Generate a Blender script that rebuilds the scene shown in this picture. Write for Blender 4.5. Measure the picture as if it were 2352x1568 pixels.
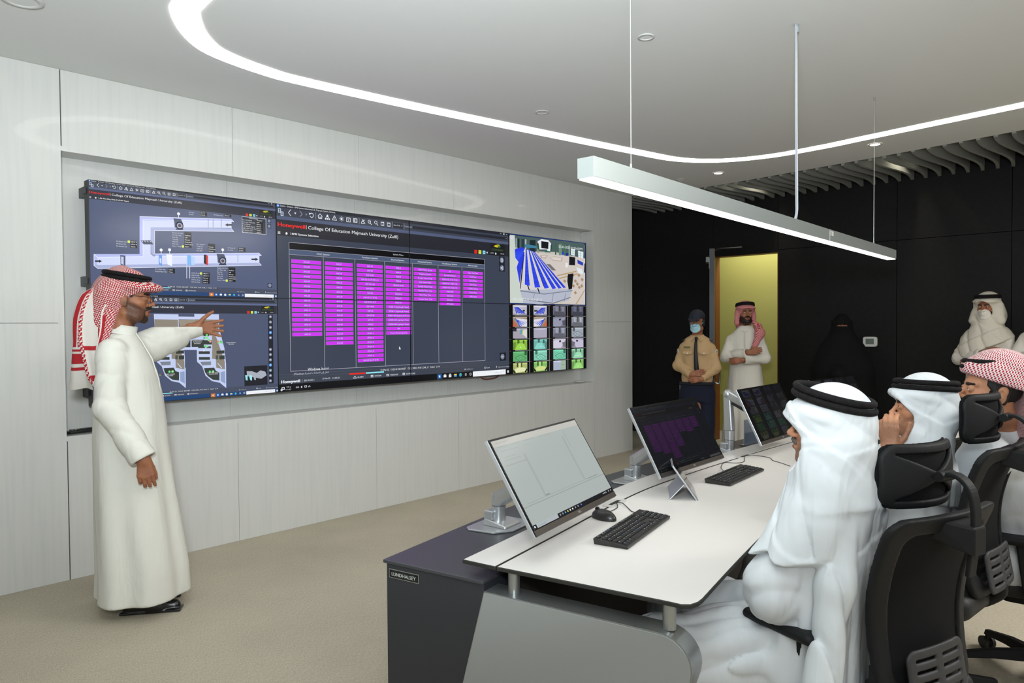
import bpy, bmesh, math, random
import numpy as np
from mathutils import Vector, Matrix, Euler, noise
random.seed(7)
for _o in list(bpy.data.objects): bpy.data.objects.remove(_o, do_unlink=True)
scene = bpy.context.scene
COL = scene.collection
# ------------------------------------------------------------------ camera
CAM_H = 1.495
F_PX, PITCH, ROLL, YAW = 1635.14, .0227, -.0068, .7625
_F = np.array([math.cos(YAW), math.sin(YAW), 0.]); _R = np.array([math.sin(YAW), -math.cos(YAW), 0.]); _U = np.array([0, 0, 1.])
FW = _F*math.cos(PITCH)-_U*math.sin(PITCH); UP = _U*math.cos(PITCH)+_F*math.sin(PITCH)
RT = _R*math.cos(ROLL)+UP*math.sin(ROLL); UT = UP*math.cos(ROLL)-_R*math.sin(ROLL)
cam_data = bpy.data.cameras.new('camera'); cam = bpy.data.objects.new('camera', cam_data); COL.objects.link(cam)
cam_data.sensor_width = 36.0; cam_data.lens = F_PX/2352*36.0
cam_data.clip_start = .05; cam_data.clip_end = 60
cam.matrix_world = Matrix(((RT[0], UT[0], -FW[0], 0), (RT[1], UT[1], -FW[1], 0), (RT[2], UT[2], -FW[2], CAM_H), (0, 0, 0, 1)))
scene.camera = cam
# ------------------------------------------------------------------ world, view
vs = scene.view_settings
scene.display_settings.display_device = 'sRGB'
vs.view_transform = 'Standard'; vs.look = 'None'; vs.exposure = 0.0; vs.gamma = 1.0; vs.use_curve_mapping = False
world = bpy.data.worlds.new('world'); scene.world = world; world.use_nodes = True
world.node_tree.nodes['Background'].inputs[0].default_value = (.93, .97, 1.0, 1)
world.node_tree.nodes['Background'].inputs[1].default_value = .36
# ------------------------------------------------------------------ camera flash and its bounce, plus unseen fill lights added for brightness
def area_light(name, loc, target, size, power, color, sy=None):
    l = bpy.data.lights.new(name, 'AREA'); l.energy = power; l.color = color
    l.shape = 'RECTANGLE'; l.size = size; l.size_y = sy or size
    o = bpy.data.objects.new(name, l); COL.objects.link(o); o.location = loc
    o.rotation_euler = (Vector(target)-Vector(loc)).to_track_quat('-Z', 'Y').to_euler()
    return o
area_light('camera_flash', (-.5, -.9, 2.1), (1.8, 3.2, 1.3), .5, 13, (.88, .95, 1.0))
_fb = area_light('flash_bounce', (-.1, .0, 1.9), (1.1, 1.5, 3.01), .3, 128, (.86, .95, 1.0))
_fb.data.spread = math.radians(128)
area_light('added_fill_behind_camera', (-.6, -1.3, 2.95), (-.6, -1.3, 0), 2.6, 36, (1.0, .98, .95), .8)  # unseen overhead fill, added to keep the room evenly lit from behind
area_light('added_fill_right', (4.6, -1.7, 2.95), (4.6, -1.7, 0), 2.4, 150, (1.0, .98, .95), .8)  # unseen fill beyond the right edge, added to brighten the far walls
# ------------------------------------------------------------------ measuring helpers (photo pixel -> place in the room)
CAMP = np.array([0, 0, CAM_H])
def _ray(x, y): return FW+RT*(x-1176)/F_PX-UT*(y-784)/F_PX
def at_z(x, y, z): d = _ray(x, y); return CAMP+d*(z-CAM_H)/d[2]
def at_x(x, y, X): d = _ray(x, y); return CAMP+d*X/d[0]
def at_y(x, y, Y): d = _ray(x, y); return CAMP+d*Y/d[1]
def at_d(x, y, dep): return CAMP+_ray(x, y)*dep
# ------------------------------------------------------------------ materials
def s2l(c): return c/12.92 if c <= .04045 else ((c+.055)/1.055)**2.4
def rgb(h):
    if isinstance(h, str): h = tuple(int(h[i:i+2], 16)/255 for i in (0, 2, 4)); return tuple(s2l(c) for c in h)
    return h
MATS = {}
def mat(name, col, rough=.5, metal=0., spec=.5, coat=0., coat_rough=.05, emit=None, estr=1., sheen=0., alpha=1., trans=0., sss=0.):
    if name in MATS: return MATS[name]
    m = bpy.data.materials.new(name); m.use_nodes = True
    b = m.node_tree.nodes['Principled BSDF']
    c = rgb(col); b.inputs['Base Color'].default_value = (*c, 1)
    b.inputs['Roughness'].default_value = rough; b.inputs['Metallic'].default_value = metal
    b.inputs['Specular IOR Level'].default_value = spec
    b.inputs['Coat Weight'].default_value = coat; b.inputs['Coat Roughness'].default_value = coat_rough
    b.inputs['Sheen Weight'].default_value = sheen
    b.inputs['Transmission Weight'].default_value = trans
    if sss: b.inputs['Subsurface Weight'].default_value = sss; b.inputs['Subsurface Radius'].default_value = (.012, .005, .003)
    if emit is not None:
        b.inputs['Emission Color'].default_value = (*rgb(emit), 1); b.inputs['Emission Strength'].default_value = estr
    MATS[name] = m
    return m
def emat(hexs, k=1.0):
    """a lit pixel colour of a display; glossy glass over it"""
    n = 'display_%s_%03d' % (hexs, round(k*100))
    if n in MATS: return MATS[n]
    m = bpy.data.materials.new(n); m.use_nodes = True
    b = m.node_tree.nodes['Principled BSDF']
    b.inputs['Base Color'].default_value = (.006, .006, .007, 1); b.inputs['Roughness'].default_value = .16
    b.inputs['Specular IOR Level'].default_value = .35
    b.inputs['Emission Color'].default_value = (*rgb(hexs), 1); b.inputs['Emission Strength'].default_value = k
    MATS[n] = m
    return m
def nodes(m): return m.node_tree.nodes, m.node_tree.links, m.node_tree.nodes['Principled BSDF']
def N(m, t, **kw):
    n = m.node_tree.nodes.new(t)
    for k, v in kw.items():
        if k in n.inputs: n.inputs[k].default_value = v
        else: setattr(n, k, v)
    return n
def bump(m, height_socket, strength, dist=.01):
    nn, ll, b = nodes(m); bp = N(m, 'ShaderNodeBump'); bp.inputs['Strength'].default_value = strength; bp.inputs['Distance'].default_value = dist
    ll.new(height_socket, bp.inputs['Height']); ll.new(bp.outputs[0], b.inputs['Normal'])
def noise_col(m, c1, c2, scale=(1, 1, 1), nscale=5., detail=4., bumps=0., coord='Object'):
    nn, ll, b = nodes(m); tc = N(m, 'ShaderNodeTexCoord'); mp = N(m, 'ShaderNodeMapping'); mp.inputs['Scale'].default_value = scale
    no = N(m, 'ShaderNodeTexNoise'); no.inputs['Scale'].default_value = nscale; no.inputs['Detail'].default_value = detail
    cr = N(m, 'ShaderNodeValToRGB'); cr.color_ramp.elements[0].position = .3; cr.color_ramp.elements[1].position = .7
    cr.color_ramp.elements[0].color = (*rgb(c1), 1); cr.color_ramp.elements[1].color = (*rgb(c2), 1)
    ll.new(tc.outputs[coord], mp.inputs[0]); ll.new(mp.outputs[0], no.inputs[0]); ll.new(no.outputs[0], cr.inputs[0]); ll.new(cr.outputs[0], b.inputs['Base Color'])
    if bumps: bump(m, no.outputs[0], bumps)
    return m
# ------------------------------------------------------------------ object helpers
def tag(o, label=None, cat=None, group=None, kind=None):
    if label: o['label'] = label
    if cat: o['category'] = cat
    if group: o['group'] = group
    if kind: o['kind'] = kind
    return o
def empty(name, loc=(0, 0, 0), rz=0., label=None, cat=None, group=None):
    o = bpy.data.objects.new(name, None); COL.objects.link(o); o.location = loc; o.rotation_euler = (0, 0, rz)
    o.empty_display_size = .1
    return tag(o, label, cat, group)
def mesh_obj(name, verts, faces, mats, parent=None, smooth=False, mi=None, world=False, uv=None):
    me = bpy.data.meshes.new(name)
    V = np.asarray(verts, dtype=float)
    if world and parent is not None:
        p = parent; ang = p.rotation_euler.z; c, s = math.cos(-ang), math.sin(-ang)
        V = V-np.array(p.location); V = np.stack([V[:, 0]*c-V[:, 1]*s, V[:, 0]*s+V[:, 1]*c, V[:, 2]], 1)
    me.from_pydata(V.tolist(), [], [list(map(int, f)) for f in faces])
    if not isinstance(mats, (list, tuple)): mats = [mats]
    for m in mats: me.materials.append(m)
    if mi is not None: me.polygons.foreach_set('material_index', np.asarray(mi, dtype=np.int32))
    if smooth: me.polygons.foreach_set('use_smooth', [True]*len(me.polygons))
    if uv is not None:
        ul = me.uv_layers.new(name='UVMap'); li = np.zeros(len(me.loops), dtype=np.int32); me.loops.foreach_get('vertex_index', li)
        ul.data.foreach_set('uv', np.asarray(uv, dtype=np.float32)[li].ravel())
    me.update()
    o = bpy.data.objects.new(name, me); COL.objects.link(o)
    if parent is not None: o.parent = parent
    return o
def copy_tree(o, parent=None):
    c = o.copy(); COL.objects.link(c)
    if parent is not None: c.parent = parent
    for ch in [x for x in bpy.data.objects if x.parent == o]: copy_tree(ch, c)
    return c
class MB:
    """collects shapes for ONE mesh"""
    def __init__(s): s.v = []; s.f = []; s.m = []; s.M = None; s.mi = 0
    def _add(s, vs_, fs):
        n = len(s.v)
        if s.M is not None: vs_ = [tuple(s.M @ Vector(v)) for v in vs_]
        s.v += [tuple(map(float, v)) for v in vs_]; s.f += [[i+n for i in f] for f in fs]; s.m += [s.mi]*len(fs)
        return s
    def box(s, x0, x1, y0, y1, z0, z1):
        return s._add([(x0, y0, z0), (x1, y0, z0), (x1, y1, z0), (x0, y1, z0), (x0, y0, z1), (x1, y0, z1), (x1, y1, z1), (x0, y1, z1)],
                      [(0, 3, 2, 1), (4, 5, 6, 7), (0, 1, 5, 4), (1, 2, 6, 5), (2, 3, 7, 6), (3, 0, 4, 7)])
    def rbox(s, x0, x1, y0, y1, z0, z1, r=.01, seg=3):
        """box with rounded vertical corners"""
        pts = []
        for cx, cy, a0 in ((x1-r, y1-r, 0), (x0+r, y1-r, 90), (x0+r, y0+r, 180), (x1-r, y0+r, 270)):
            for k in range(seg+1):
                a = math.radians(a0+90*k/seg); pts.append((cx+r*math.cos(a), cy+r*math.sin(a)))
        return s.prism(pts, z0, z1)
    def prism(s, pts, z0, z1):
        n = len(pts); V = [(p[0], p[1], z0) for p in pts]+[(p[0], p[1], z1) for p in pts]
        F = [list(range(n))[::-1], [i+n for i in range(n)]]+[(i, (i+1) % n, (i+1) % n+n, i+n) for i in range(n)]
        return s._add(V, F)
    def cyl(s, p0, p1, r0, r1=None, n=16, cap=True):
        r1 = r0 if r1 is None else r1
        p0 = Vector(p0); p1 = Vector(p1); d = (p1-p0).normalized(); a = d.orthogonal().normalized(); b = d.cross(a)
        V = []
        for p, r in ((p0, r0), (p1, r1)):
            for k in range(n):
                t = 2*math.pi*k/n; V.append(tuple(p+a*r*math.cos(t)+b*r*math.sin(t)))
        F = [(k, (k+1) % n, (k+1) % n+n, k+n) for k in range(n)]
        if cap: F += [list(range(n))[::-1], [k+n for k in range(n)]]
        return s._add(V, F)
    def tube(s, path, r, n=10, closed=False):
        P = [Vector(p) for p in path]; m = len(P); rr = r if hasattr(r, '__len__') else [r]*m
        V = []; prev = None
        for i in range(m):
            a_, b_ = (P[(i-1) % m], P[(i+1) % m]) if closed else (P[max(i-1, 0)], P[min(i+1, m-1)])
            d = (b_-a_).normalized()
            if prev is None: u = d.orthogonal().normalized()
            else: u = (prev-d*prev.dot(d)).normalized()
            prev = u; w = d.cross(u)
            for k in range(n):
                t = 2*math.pi*k/n; V.append(tuple(P[i]+(u*math.cos(t)+w*math.sin(t))*rr[i]))
        F = []
        for i in range(m if closed else m-1):
            j = (i+1) % m
            for k in range(n): F.append((i*n+k, i*n+(k+1) % n, j*n+(k+1) % n, j*n+k))
        if not closed: F += [list(range(n))[::-1], [(m-1)*n+k for k in range(n)]]
        return s._add(V, F)
    def sphere(s, c, r, n=16, m=10, sc=(1, 1, 1)):
        V = [(c[0], c[1], c[2]-r*sc[2])]; F = []
        for i in range(1, m):
            t = math.pi*i/m-math.pi/2
            for k in range(n):
                a = 2*math.pi*k/n; V.append((c[0]+r*sc[0]*math.cos(t)*math.cos(a), c[1]+r*sc[1]*math.cos(t)*math.sin(a), c[2]+r*sc[2]*math.sin(t)))
        V.append((c[0], c[1], c[2]+r*sc[2]))
        for k in range(n): F.append((0, 1+(k+1) % n, 1+k)); F.append((len(V)-1, 1+(m-2)*n+k, 1+(m-2)*n+(k+1) % n))
        for i in range(m-2):
            for k in range(n): F.append((1+i*n+k, 1+i*n+(k+1) % n, 1+(i+1)*n+(k+1) % n, 1+(i+1)*n+k))
        return s._add(V, F)
    def build(s, name, mats, parent=None, smooth=False, bevel=0., world=False, auto=False):
        o = mesh_obj(name, s.v, s.f, mats, parent, smooth, s.m, world)
        if bevel:
            md = o.modifiers.new('bevel', 'BEVEL'); md.width = bevel; md.segments = 2; md.limit_method = 'ANGLE'; md.angle_limit = math.radians(40)
        if auto: smooth_by_angle(o)
        return o
def smooth_by_angle(o, deg=35):
    me = o.data; bm = bmesh.new(); bm.from_mesh(me)
    for f in bm.faces: f.smooth = True
    for e in bm.edges:
        if len(e.link_faces) == 2 and e.calc_face_angle(0) > math.radians(deg): e.smooth = False
    bm.to_mesh(me); bm.free()
def offset_path(pts, d):
    """offset a 2D polyline to its left by d"""
    out = []
    for i in range(len(pts)):
        a = Vector(pts[max(i-1, 0)]); b = Vector(pts[min(i+1, len(pts)-1)]); t = (b-a).normalized()
        out.append((pts[i][0]-t.y*d, pts[i][1]+t.x*d))
    return out
def catmull(P, n=8, closed=False):
    P = [np.array(p, float) for p in P]; m = len(P); out = []
    for i in range(m if closed else m-1):
        g = lambda k: P[k % m] if closed else P[min(max(k, 0), m-1)]
        p0, p1, p2, p3 = g(i-1), g(i), g(i+1), g(i+2)
        for k in range(n):
            t = k/n; out.append(.5*((2*p1)+(-p0+p2)*t+(2*p0-5*p1+4*p2-p3)*t*t+(-p0+3*p1-3*p2+p3)*t**3))
    if not closed: out.append(P[-1])
    return [tuple(p) for p in out]
# ================================================================== THE ROOM
WALL_Y, XE, XB, CEIL = 4.805, 7.0986, 8.39, 3.01
NX0, NX1, NZ0, NZ1, ND = 1.212, 6.35, .857, 2.535, .19
# floor: woven carpet
M_carpet = mat('carpet', 'ada390', .95, spec=.1)
nn, ll, b = nodes(M_carpet)
tc = N(M_carpet, 'ShaderNodeTexCoord')
n1 = N(M_carpet, 'ShaderNodeTexNoise', Scale=190., Detail=2.); n2 = N(M_carpet, 'ShaderNodeTexNoise', Scale=1.3, Detail=5.)
mp = N(M_carpet, 'ShaderNodeMapping'); mp.inputs['Scale'].default_value = (1, .35, 1); mp.inputs['Rotation'].default_value = (0, 0, .5)
ll.new(tc.outputs['Object'], mp.inputs[0]); ll.new(mp.outputs[0], n1.inputs[0]); ll.new(tc.outputs['Object'], n2.inputs[0])
mx = N(M_carpet, 'ShaderNodeMixRGB'); mx.inputs[1].default_value = (*rgb('a09680'), 1); mx.inputs[2].default_value = (*rgb('dcd3c0'), 1)
ll.new(n1.outputs[0], mx.inputs[0])
mx2 = N(M_carpet, 'ShaderNodeMixRGB', blend_type='MULTIPLY'); mx2.inputs[0].default_value = .35
ll.new(mx.outputs[0], mx2.inputs[1]); ll.new(n2.outputs[0], mx2.inputs[2]); ll.new(mx2.outputs[0], b.inputs['Base Color']); bump(M_carpet, n1.outputs[0], .5, .004)
tag(MB().box(-3.0, 12.5, -4.0, 8.0, -.05, 0).build('floor', M_carpet), kind='structure')
# screen wall: whitewashed ash panels, satin lacquer
M_ash = mat('whitewashed_ash', 'd6d6d0', .32, spec=.5, coat=.22, coat_rough=.05)
nn, ll, b = nodes(M_ash)
tc = N(M_ash, 'ShaderNodeTexCoord'); mp = N(M_ash, 'ShaderNodeMapping'); mp.inputs['Scale'].default_value = (1, 1, .045)
nz = N(M_ash, 'ShaderNodeTexNoise', Scale=42., Detail=6.); nz2 = N(M_ash, 'ShaderNodeTexNoise', Scale=2.2, Detail=2.)
ll.new(tc.outputs['Object'], mp.inputs[0]); ll.new(mp.outputs[0], nz.inputs[0]); ll.new(tc.outputs['Object'], nz2.inputs[0])
cr = N(M_ash, 'ShaderNodeValToRGB'); cr.color_ramp.elements[0].position = .32; cr.color_ramp.elements[0].color = (*rgb('c8c8c4'), 1)
cr.color_ramp.elements[1].position = .55; cr.color_ramp.elements[1].color = (*rgb('cdccc7'), 1)
ll.new(nz.outputs[0], cr.inputs[0]); ll.new(cr.outputs[0], b.inputs['Base Color']); bump(M_ash, nz.outputs[0], .02, .003)
M_core = mat('panel_joint', '8f8f8a', .8)
g = .0012
def wall_panels():
    top_x = [-2.2, -.4, .6 if 0 else 1.218, 2.25, 3.28, 4.28, 5.32, 6.352, XE]
    w = MB(); y0, y1 = WALL_Y, WALL_Y+.04
    def pan(xa, xb, za, zb): w.box(xa+g, xb-g, y0, y1, za+g, zb-g)
    for xa, xb in ((-3.0, -.9), (-.9, .15), (.15, 1.214)): pan(xa, xb, 0, 1.527); pan(xa, xb, 1.527, CEIL)
    for xa, xb in zip(top_x[2:7], top_x[3:8]): pan(xa, xb, NZ1, CEIL)
    low = [1.218, 2.256, 3.42, 4.32, 5.37, 6.352]
    for xa, xb in zip(low, low[1:]): pan(xa, xb, 0, NZ0)
    pan(6.352, XE, 0, 1.527); pan(6.352, XE, 1.527, CEIL)
    # return at the free end of the wall
    w.box(XE-.012, XE, y0+.001, y0+.6, 0, CEIL)
    # niche: back panels, soffit, ledge, jambs
    nb = [NX0-.02, 2.29, 3.36, 4.36, 5.42, NX1]; yb = WALL_Y+ND
    for xa, xb in zip(nb, nb[1:]): w.box(xa+g*.7, xb-g*.7, yb, yb+.02, NZ0-.02, NZ1+.02)
    sx = [NX0, 2.25, 3.28, 4.28, 5.32, NX1]
    for xa, xb in zip(sx, sx[1:]): w.box(xa+g*.6, xb-g*.6, WALL_Y+.0005, yb, NZ1+.0022, NZ1+.03)
    w.box(NX0, NX1, WALL_Y+.0005, yb, NZ0-.03, NZ0-.0022)
    w.box(NX0-.03, NX0, WALL_Y+.0005, yb, NZ0, NZ1); w.box(NX1, NX1+.03, WALL_Y+.0005, yb, NZ0, NZ1)
    o = w.build('wall_back', M_ash)
    tag(o, kind='structure')
    k = MB(); k.box(-3.0, 1.2, y1, y1+.02, 0, CEIL); k.box(1.2, 6.36, y1, y1+.02, NZ1+.04, CEIL); k.box(1.2, 6.36, y1, y1+.02, 0, NZ0-.04); k.box(6.39, XE-.013, y1, y1+.02, 0, CEIL)
    k.build('panel_backing', M_core, o)
wall_panels()
# ceiling: plasterboard, its far edge gives way to the fins
M_plaster = mat('ceiling_paint', 'dcdddb', .75, spec=.25)
edge = [(7.10, 7.0), (7.105, 4.81), (7.2, 4.2), (7.22, 3.82), (7.19, 3.4), (7.15, 3.0), (7.06, 2.16), (6.97, 1.5), (6.89, .98), (6.70, 0), (6.45, -1.4), (6.1, -4)]
c = MB(); c.prism([(-3, 7.0), (-3, -4)]+[(x, y) for x, y in reversed(edge)], CEIL, CEIL+.05)
ce = tag(c.build('ceiling', M_plaster), kind='structure')
h = MB()
for (cx, cy, lx, ly) in ((5.05, 2.85, .6, .0), ):   # hairline access hatch
    p = [at_z(1585, 349-22, CEIL-.001), at_z(1650, 340, CEIL-.001)]
hatch = MB()
for a_, b_ in (((1530, 320), (1650, 300)), ((1590, 352), (1706, 333))):
    A_ = at_z(*a_, CEIL-.001); B_ = at_z(*b_, CEIL-.001); t = (B_-A_)/np.linalg.norm(B_-A_); nrm = np.array([-t[1], t[0], 0])*.003
    hatch._add([A_-nrm, B_-nrm, B_+nrm, A_+nrm], [(0, 1, 2, 3)])
hatch.build('hatch_outline', mat('hatch_line', 'dcdcd8', .6), ce)
# void above the fins and the black wall
M_void = mat('void_paint', '0c0d0d', .9, spec=.1)
v = MB(); v.box(6.3, 8.6, -4, 7, 3.42, 3.45); v.box(6.3, 6.34, -4, 7, 3.07, 3.42)
vo = tag(v.build('ceiling_void', M_void), kind='structure')
M_black = mat('black_wall', '161615', .6, spec=.18)
noise_col(M_black, '131312', '181817', nscale=30.)
bw = MB()
ys = [-4.0, -1.0, .15, 1.277, 2.297, 3.597]
for ya, yb_ in zip(ys, ys[1:]):
    for za, zb in ((0, 2.378), (2.378, 3.43)): bw.box(XB, XB+.05, ya+.003, yb_-.003, za+.003, zb-.003)
bw.box(XB, XB+.05, 3.6, 4.44, 2.35, 3.43); bw.box(XB, XB+.05, 4.443, 5.5, .003, 3.43); bw.box(XB, XB+.05, 5.503, 7.0, .003, 3.43)
wr = tag(bw.build('wall_right', M_black), kind='structure')
bb = MB(); bb.box(XB+.05, XB+.07, -4, 3.597, 0, 3.43); bb.box(XB+.05, XB+.07, 4.443, 7, 0, 3.43); bb.box(XB+.05, XB+.07, 3.59, 4.45, 2.36, 3.43)
bb.build('wall_backing', mat('backing_black', '060606', .9), wr)
tag(MB().box(XE+.0, 8.45, 6.9, 7.0, 0, 3.43).build('wall_alcove', M_black), kind='structure')
# door: frame, open black leaf, yellow corridor behind
M_wood = mat('brown_timber', '7a4413', .5); noise_col(M_wood, '6b3a10', '87501c', (30, 30, 2), 6.)
fr = MB(); fr.box(XB-.004, XB+.14, 4.425, 4.46, 0, 2.37); fr.box(XB+.004, XB+.14, 3.585, 3.605, 0, 2.37); fr.box(XB+.004, XB+.14, 3.597, 4.44, 2.345, 2.375)
tag(fr.build('trim_1', M_wood), kind='structure')
M_leaf = mat('door_leaf_black', '0f1011', .45, spec=.3); M_leafedge = mat('door_leaf_edge', '32363b', .5)
M_steel = mat('brushed_steel', 'a9a9a6', .28, metal=1.)
hx, hy, fx, fy = 8.37, 4.43, 7.435, 3.955
L = math.hypot(fx-hx, fy-hy); ang = math.atan2(fy-hy, fx-hx)
door = empty('door_1', (hx, hy, 0), ang); door['kind'] = 'structure'
l = MB(); l.box(0, L, -.025, .025, .01, 2.35); l.mi = 1; l.box(L, L+.003, -.025, .025, .01, 2.35); l.mi = 2; l.box(L-.03, L-.0, .0252, .032, .01, 2.35)
l.build('door_leaf', [M_leaf, M_leafedge, M_wood], door)
hd = MB(); hd.tube(catmull([(L-.1, .03, 1.02), (L-.1, .075, 1.03), (L-.1, .085, .98), (L-.1, .085, .86), (L-.1, .075, .81), (L-.1, .03, .82)], 5), .010); hd.build('door_handle', M_steel, door, smooth=True)
cl = MB(); cl.box(L-.5, L-.25, -.07, -.026, 2.22, 2.28); cl.build('door_closer', mat('closer_grey', '9a9d9c', .5), door)
ar = MB(); ar.tube([(L-.28, .03, 2.36), (L-.2, .09, 2.37), (L-.12, .33, 2.37)], .008, 8); ar.build('closer_arm', M_steel, door)
st = MB(); st.box(L-.16, L-.03, -.031, -.0255, 2.13, 2.25); st.build('white_notice', mat('notice_white', 'cfd4d2', .6), door)
# corridor behind the door
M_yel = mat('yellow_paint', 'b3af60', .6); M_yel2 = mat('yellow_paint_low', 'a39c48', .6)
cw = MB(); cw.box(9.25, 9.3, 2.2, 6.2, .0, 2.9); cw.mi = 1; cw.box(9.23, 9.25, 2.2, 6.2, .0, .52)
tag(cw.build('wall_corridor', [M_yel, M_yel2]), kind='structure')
tag(MB().box(XB+.07, 9.3, 2.2, 6.2, 2.9, 2.95).build('ceiling_corridor', M_plaster), kind='structure')
l_ = bpy.data.lights.new('corridor_ceiling_light', 'AREA'); l_.energy = 26; l_.size = .4; l_.shape = 'RECTANGLE'; l_.size_y = 1.6; l_.color = (1, .97, .88)
lo = bpy.data.objects.new('corridor_ceiling_light', l_); COL.objects.link(lo); lo.location = (8.8, 3.9, 2.88)
# ceiling fins: wavy boards across the strip between ceiling edge and black wall
M_fin = mat('fin_grey', '8d8f8a', .7, spec=.3)
def edge_x(y):
    e = sorted(edge, key=lambda p: p[1])
    return float(np.interp(y, [p[1] for p in e], [p[0] for p in e]))
def fin(i, yc):
    xa, xb = edge_x(yc)-.14, 8.375; n = 30; t = .015; V = []; F = []
    zb, zt = 3.0, 3.22
    for k in range(n+1):
        s = k/n; x = xa+(xb-xa)*s
        w = .040*math.sin(math.pi*2*(s*.98+.02)); nrm = 0
        yb_, yt = yc+w, yc-w
        z0 = zb
        V += [(x, yb_-t, z0), (x, yb_+t, z0), (x, yt+t, zt), (x, yt-t, zt)]
    # taper the near-wall end upwards a little
    for k in range(n):
        a = k*4
        for q in range(4): F.append((a+q, a+(q+1) % 4, a+4+(q+1) % 4, a+4+q))
    F += [(0, 3, 2, 1), (n*4, n*4+1, n*4+2, n*4+3)]
    V = [((x, y, z) if x > edge_x(yc)+.01 else (x, y, max(z, 3.065))) for x, y, z in V]
    o = mesh_obj('ceiling_fin', V, F, M_fin, None, True); smooth_by_angle(o, 50)
    return o
fy0 = 3.90; k = 0; FINS = []
order = [fy0-.1253*j for j in range(-11, 36)]
for j, y in enumerate(order):
    f_ = fin(j, y)
    tag(f_, 'grey wavy ceiling fin in the row between the white ceiling and the black wall', 'ceiling fin', 'ceiling fins above the black wall')
    FINS.append(f_)
# recessed light ring (one closed luminous loop set flush in the ceiling)
outer_v = [(1.335, 3.423), (1.379, 3.575), (1.522, 3.796), (1.72, 3.96), (2.06, 4.045), (2.372, 4.045), (3.341, 3.925), (4.317, 3.77), (5.3, 3.61), (5.85, 3.49), (6.19, 3.224), (6.36, 2.8), (6.36, 2.3), (6.305, 1.927), (6.154, .873)]
outer = catmull(outer_v+[(6.0, 0), (5.8, -.7), (5.3, -1.1), (4.7, -.8), (4.0, .1), (3.2, 1.2), (2.6, 1.9), (1.95, 2.42), (1.5, 2.8), (1.34, 3.1)], 6, True)
cen = np.mean(outer, 0)
def inset(P, d):
    m = len(P); out = []
    for i in range(m):
        a = np.array(P[i-1]); b2 = np.array(P[(i+1) % m]); t = (b2-a)/np.linalg.norm(b2-a); nr = np.array([t[1], -t[0]]); out.append(tuple(np.array(P[i])+nr*d))
    return out
inner = inset(outer, .128)
M_led = mat('led_diffuser', 'ffffff', .5, emit=(1.0, .985, .94), estr=6.6)
ring = MB(); m_ = len(outer)
V = [(x, y, CEIL-.004) for x, y in outer]+[(x, y, CEIL-.004) for x, y in inner]+[(x, y, CEIL-.0005) for x, y in outer]+[(x, y, CEIL-.0005) for x, y in inner]
F = []
for i in range(m_):
    j = (i+1) % m_; F += [(i, j, j+m_, i+m_), (i+2*m_, i+3*m_, j+3*m_, j+2*m_), (i, i+2*m_, j+2*m_, j), (i+m_, j+m_, j+3*m_, i+3*m_)]
ring._add(V, F)
tag(ring.build('light_ring', M_led), 'bright white loop of recessed strip light curving around the ceiling', 'ceiling light')
# ceiling downlights, speaker roses, spots on the fins
M_trimw = mat('downlight_trim', 'c8c8c4', .5); M_lamp = mat('downlight_lamp', 'ffffff', .5, emit=(1, .93, .8), estr=26)
def disc(name, x, y, r, z, lit, label, cat, group=None):
    e = empty(name, (x, y, z), 0, label, cat, group)
    o = MB(); n = 28
    V = [(r*q*math.cos(2*math.pi*k/n), r*q*math.sin(2*math.pi*k/n), zz) for q, zz in ((1, -.001), (.98, -.006), (.72, -.006), (.70, -.002)) for k in range(n)]
    F = [(a*n+k, a*n+(k+1) % n, (a+1)*n+(k+1) % n, (a+1)*n+k) for a in range(3) for k in range(n)]
    o._add(V, F); o.build('trim_ring', M_trimw, e, smooth=True)
    q = MB(); q.cyl((0, 0, -.0025), (0, 0, -.0015), r*.72, n=n); q.build('lamp' if lit else 'cover', M_lamp if lit else M_plaster, e)
    return e
P = at_z(1650, 397, CEIL); disc('downlight', P[0], P[1], .055, CEIL, True, 'small lit round downlight beyond the light ring, nearer the screen wall', 'downlight')
P = at_z(2010, 331, CEIL); disc('downlight', P[0], P[1], .055, CEIL, True, 'small lit round downlight beyond the light ring, above the pendant right end', 'downlight')
P = at_z(1484, 84, CEIL); disc('ceiling_speaker', P[0], P[1], .045, CEIL, False, 'pale round cover in the ceiling nearest the camera, inside the light ring', 'ceiling cover')
P = at_z(1245, 257, CEIL); disc('ceiling_speaker', P[0], P[1], .05, CEIL, False, 'pale round cover in the ceiling just inside the ring by the screen wall', 'ceiling cover')
P = at_z(1563, 412, CEIL); disc('ceiling_speaker', P[0], P[1], .05, CEIL, False, 'pale round cover in the ceiling outside the ring near the wall end', 'ceiling cover')
P = at_z(50, 0, CEIL); disc('ceiling_speaker', P[0], P[1], .09, CEIL, False, 'round cover in the ceiling at the top left corner', 'ceiling cover')
M_spotl = mat('fin_spot_lamp', 'ffffff', .5, emit=(1, .9, .72), estr=30)
for (px, py, which) in ((1745, 423, 'left of the hanging power cable'), (2070, 374, 'above the pendant right end')):
    q = at_z(px, py, 3.05); yl = round((q[1]-fy0)/.1253)*.1253+fy0
    e = empty('fin_spotlight', (q[0], yl+.063, 3.33), 0, 'glowing warm spotlight tucked between the ceiling fins, '+which, 'spotlight')
    MB().cyl((0, 0, .0), (0, 0, .085), .035).build('spot_body', mat('spot_black', '181818', .5), e)
    MB().cyl((0, 0, -.006), (0, 0, .0), .03).build('spot_lamp', M_spotl, e)
    sl = bpy.data.lights.new('fin_spot_beam', 'SPOT'); sl.energy = 26; sl.spot_size = math.radians(125); sl.spot_blend = .6; sl.color = (1, .9, .72); sl.shadow_soft_size = .03
    so = bpy.data.objects.new('fin_spot_beam', sl); COL.objects.link(so); so.location = (q[0], yl+.063, 3.315)
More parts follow.
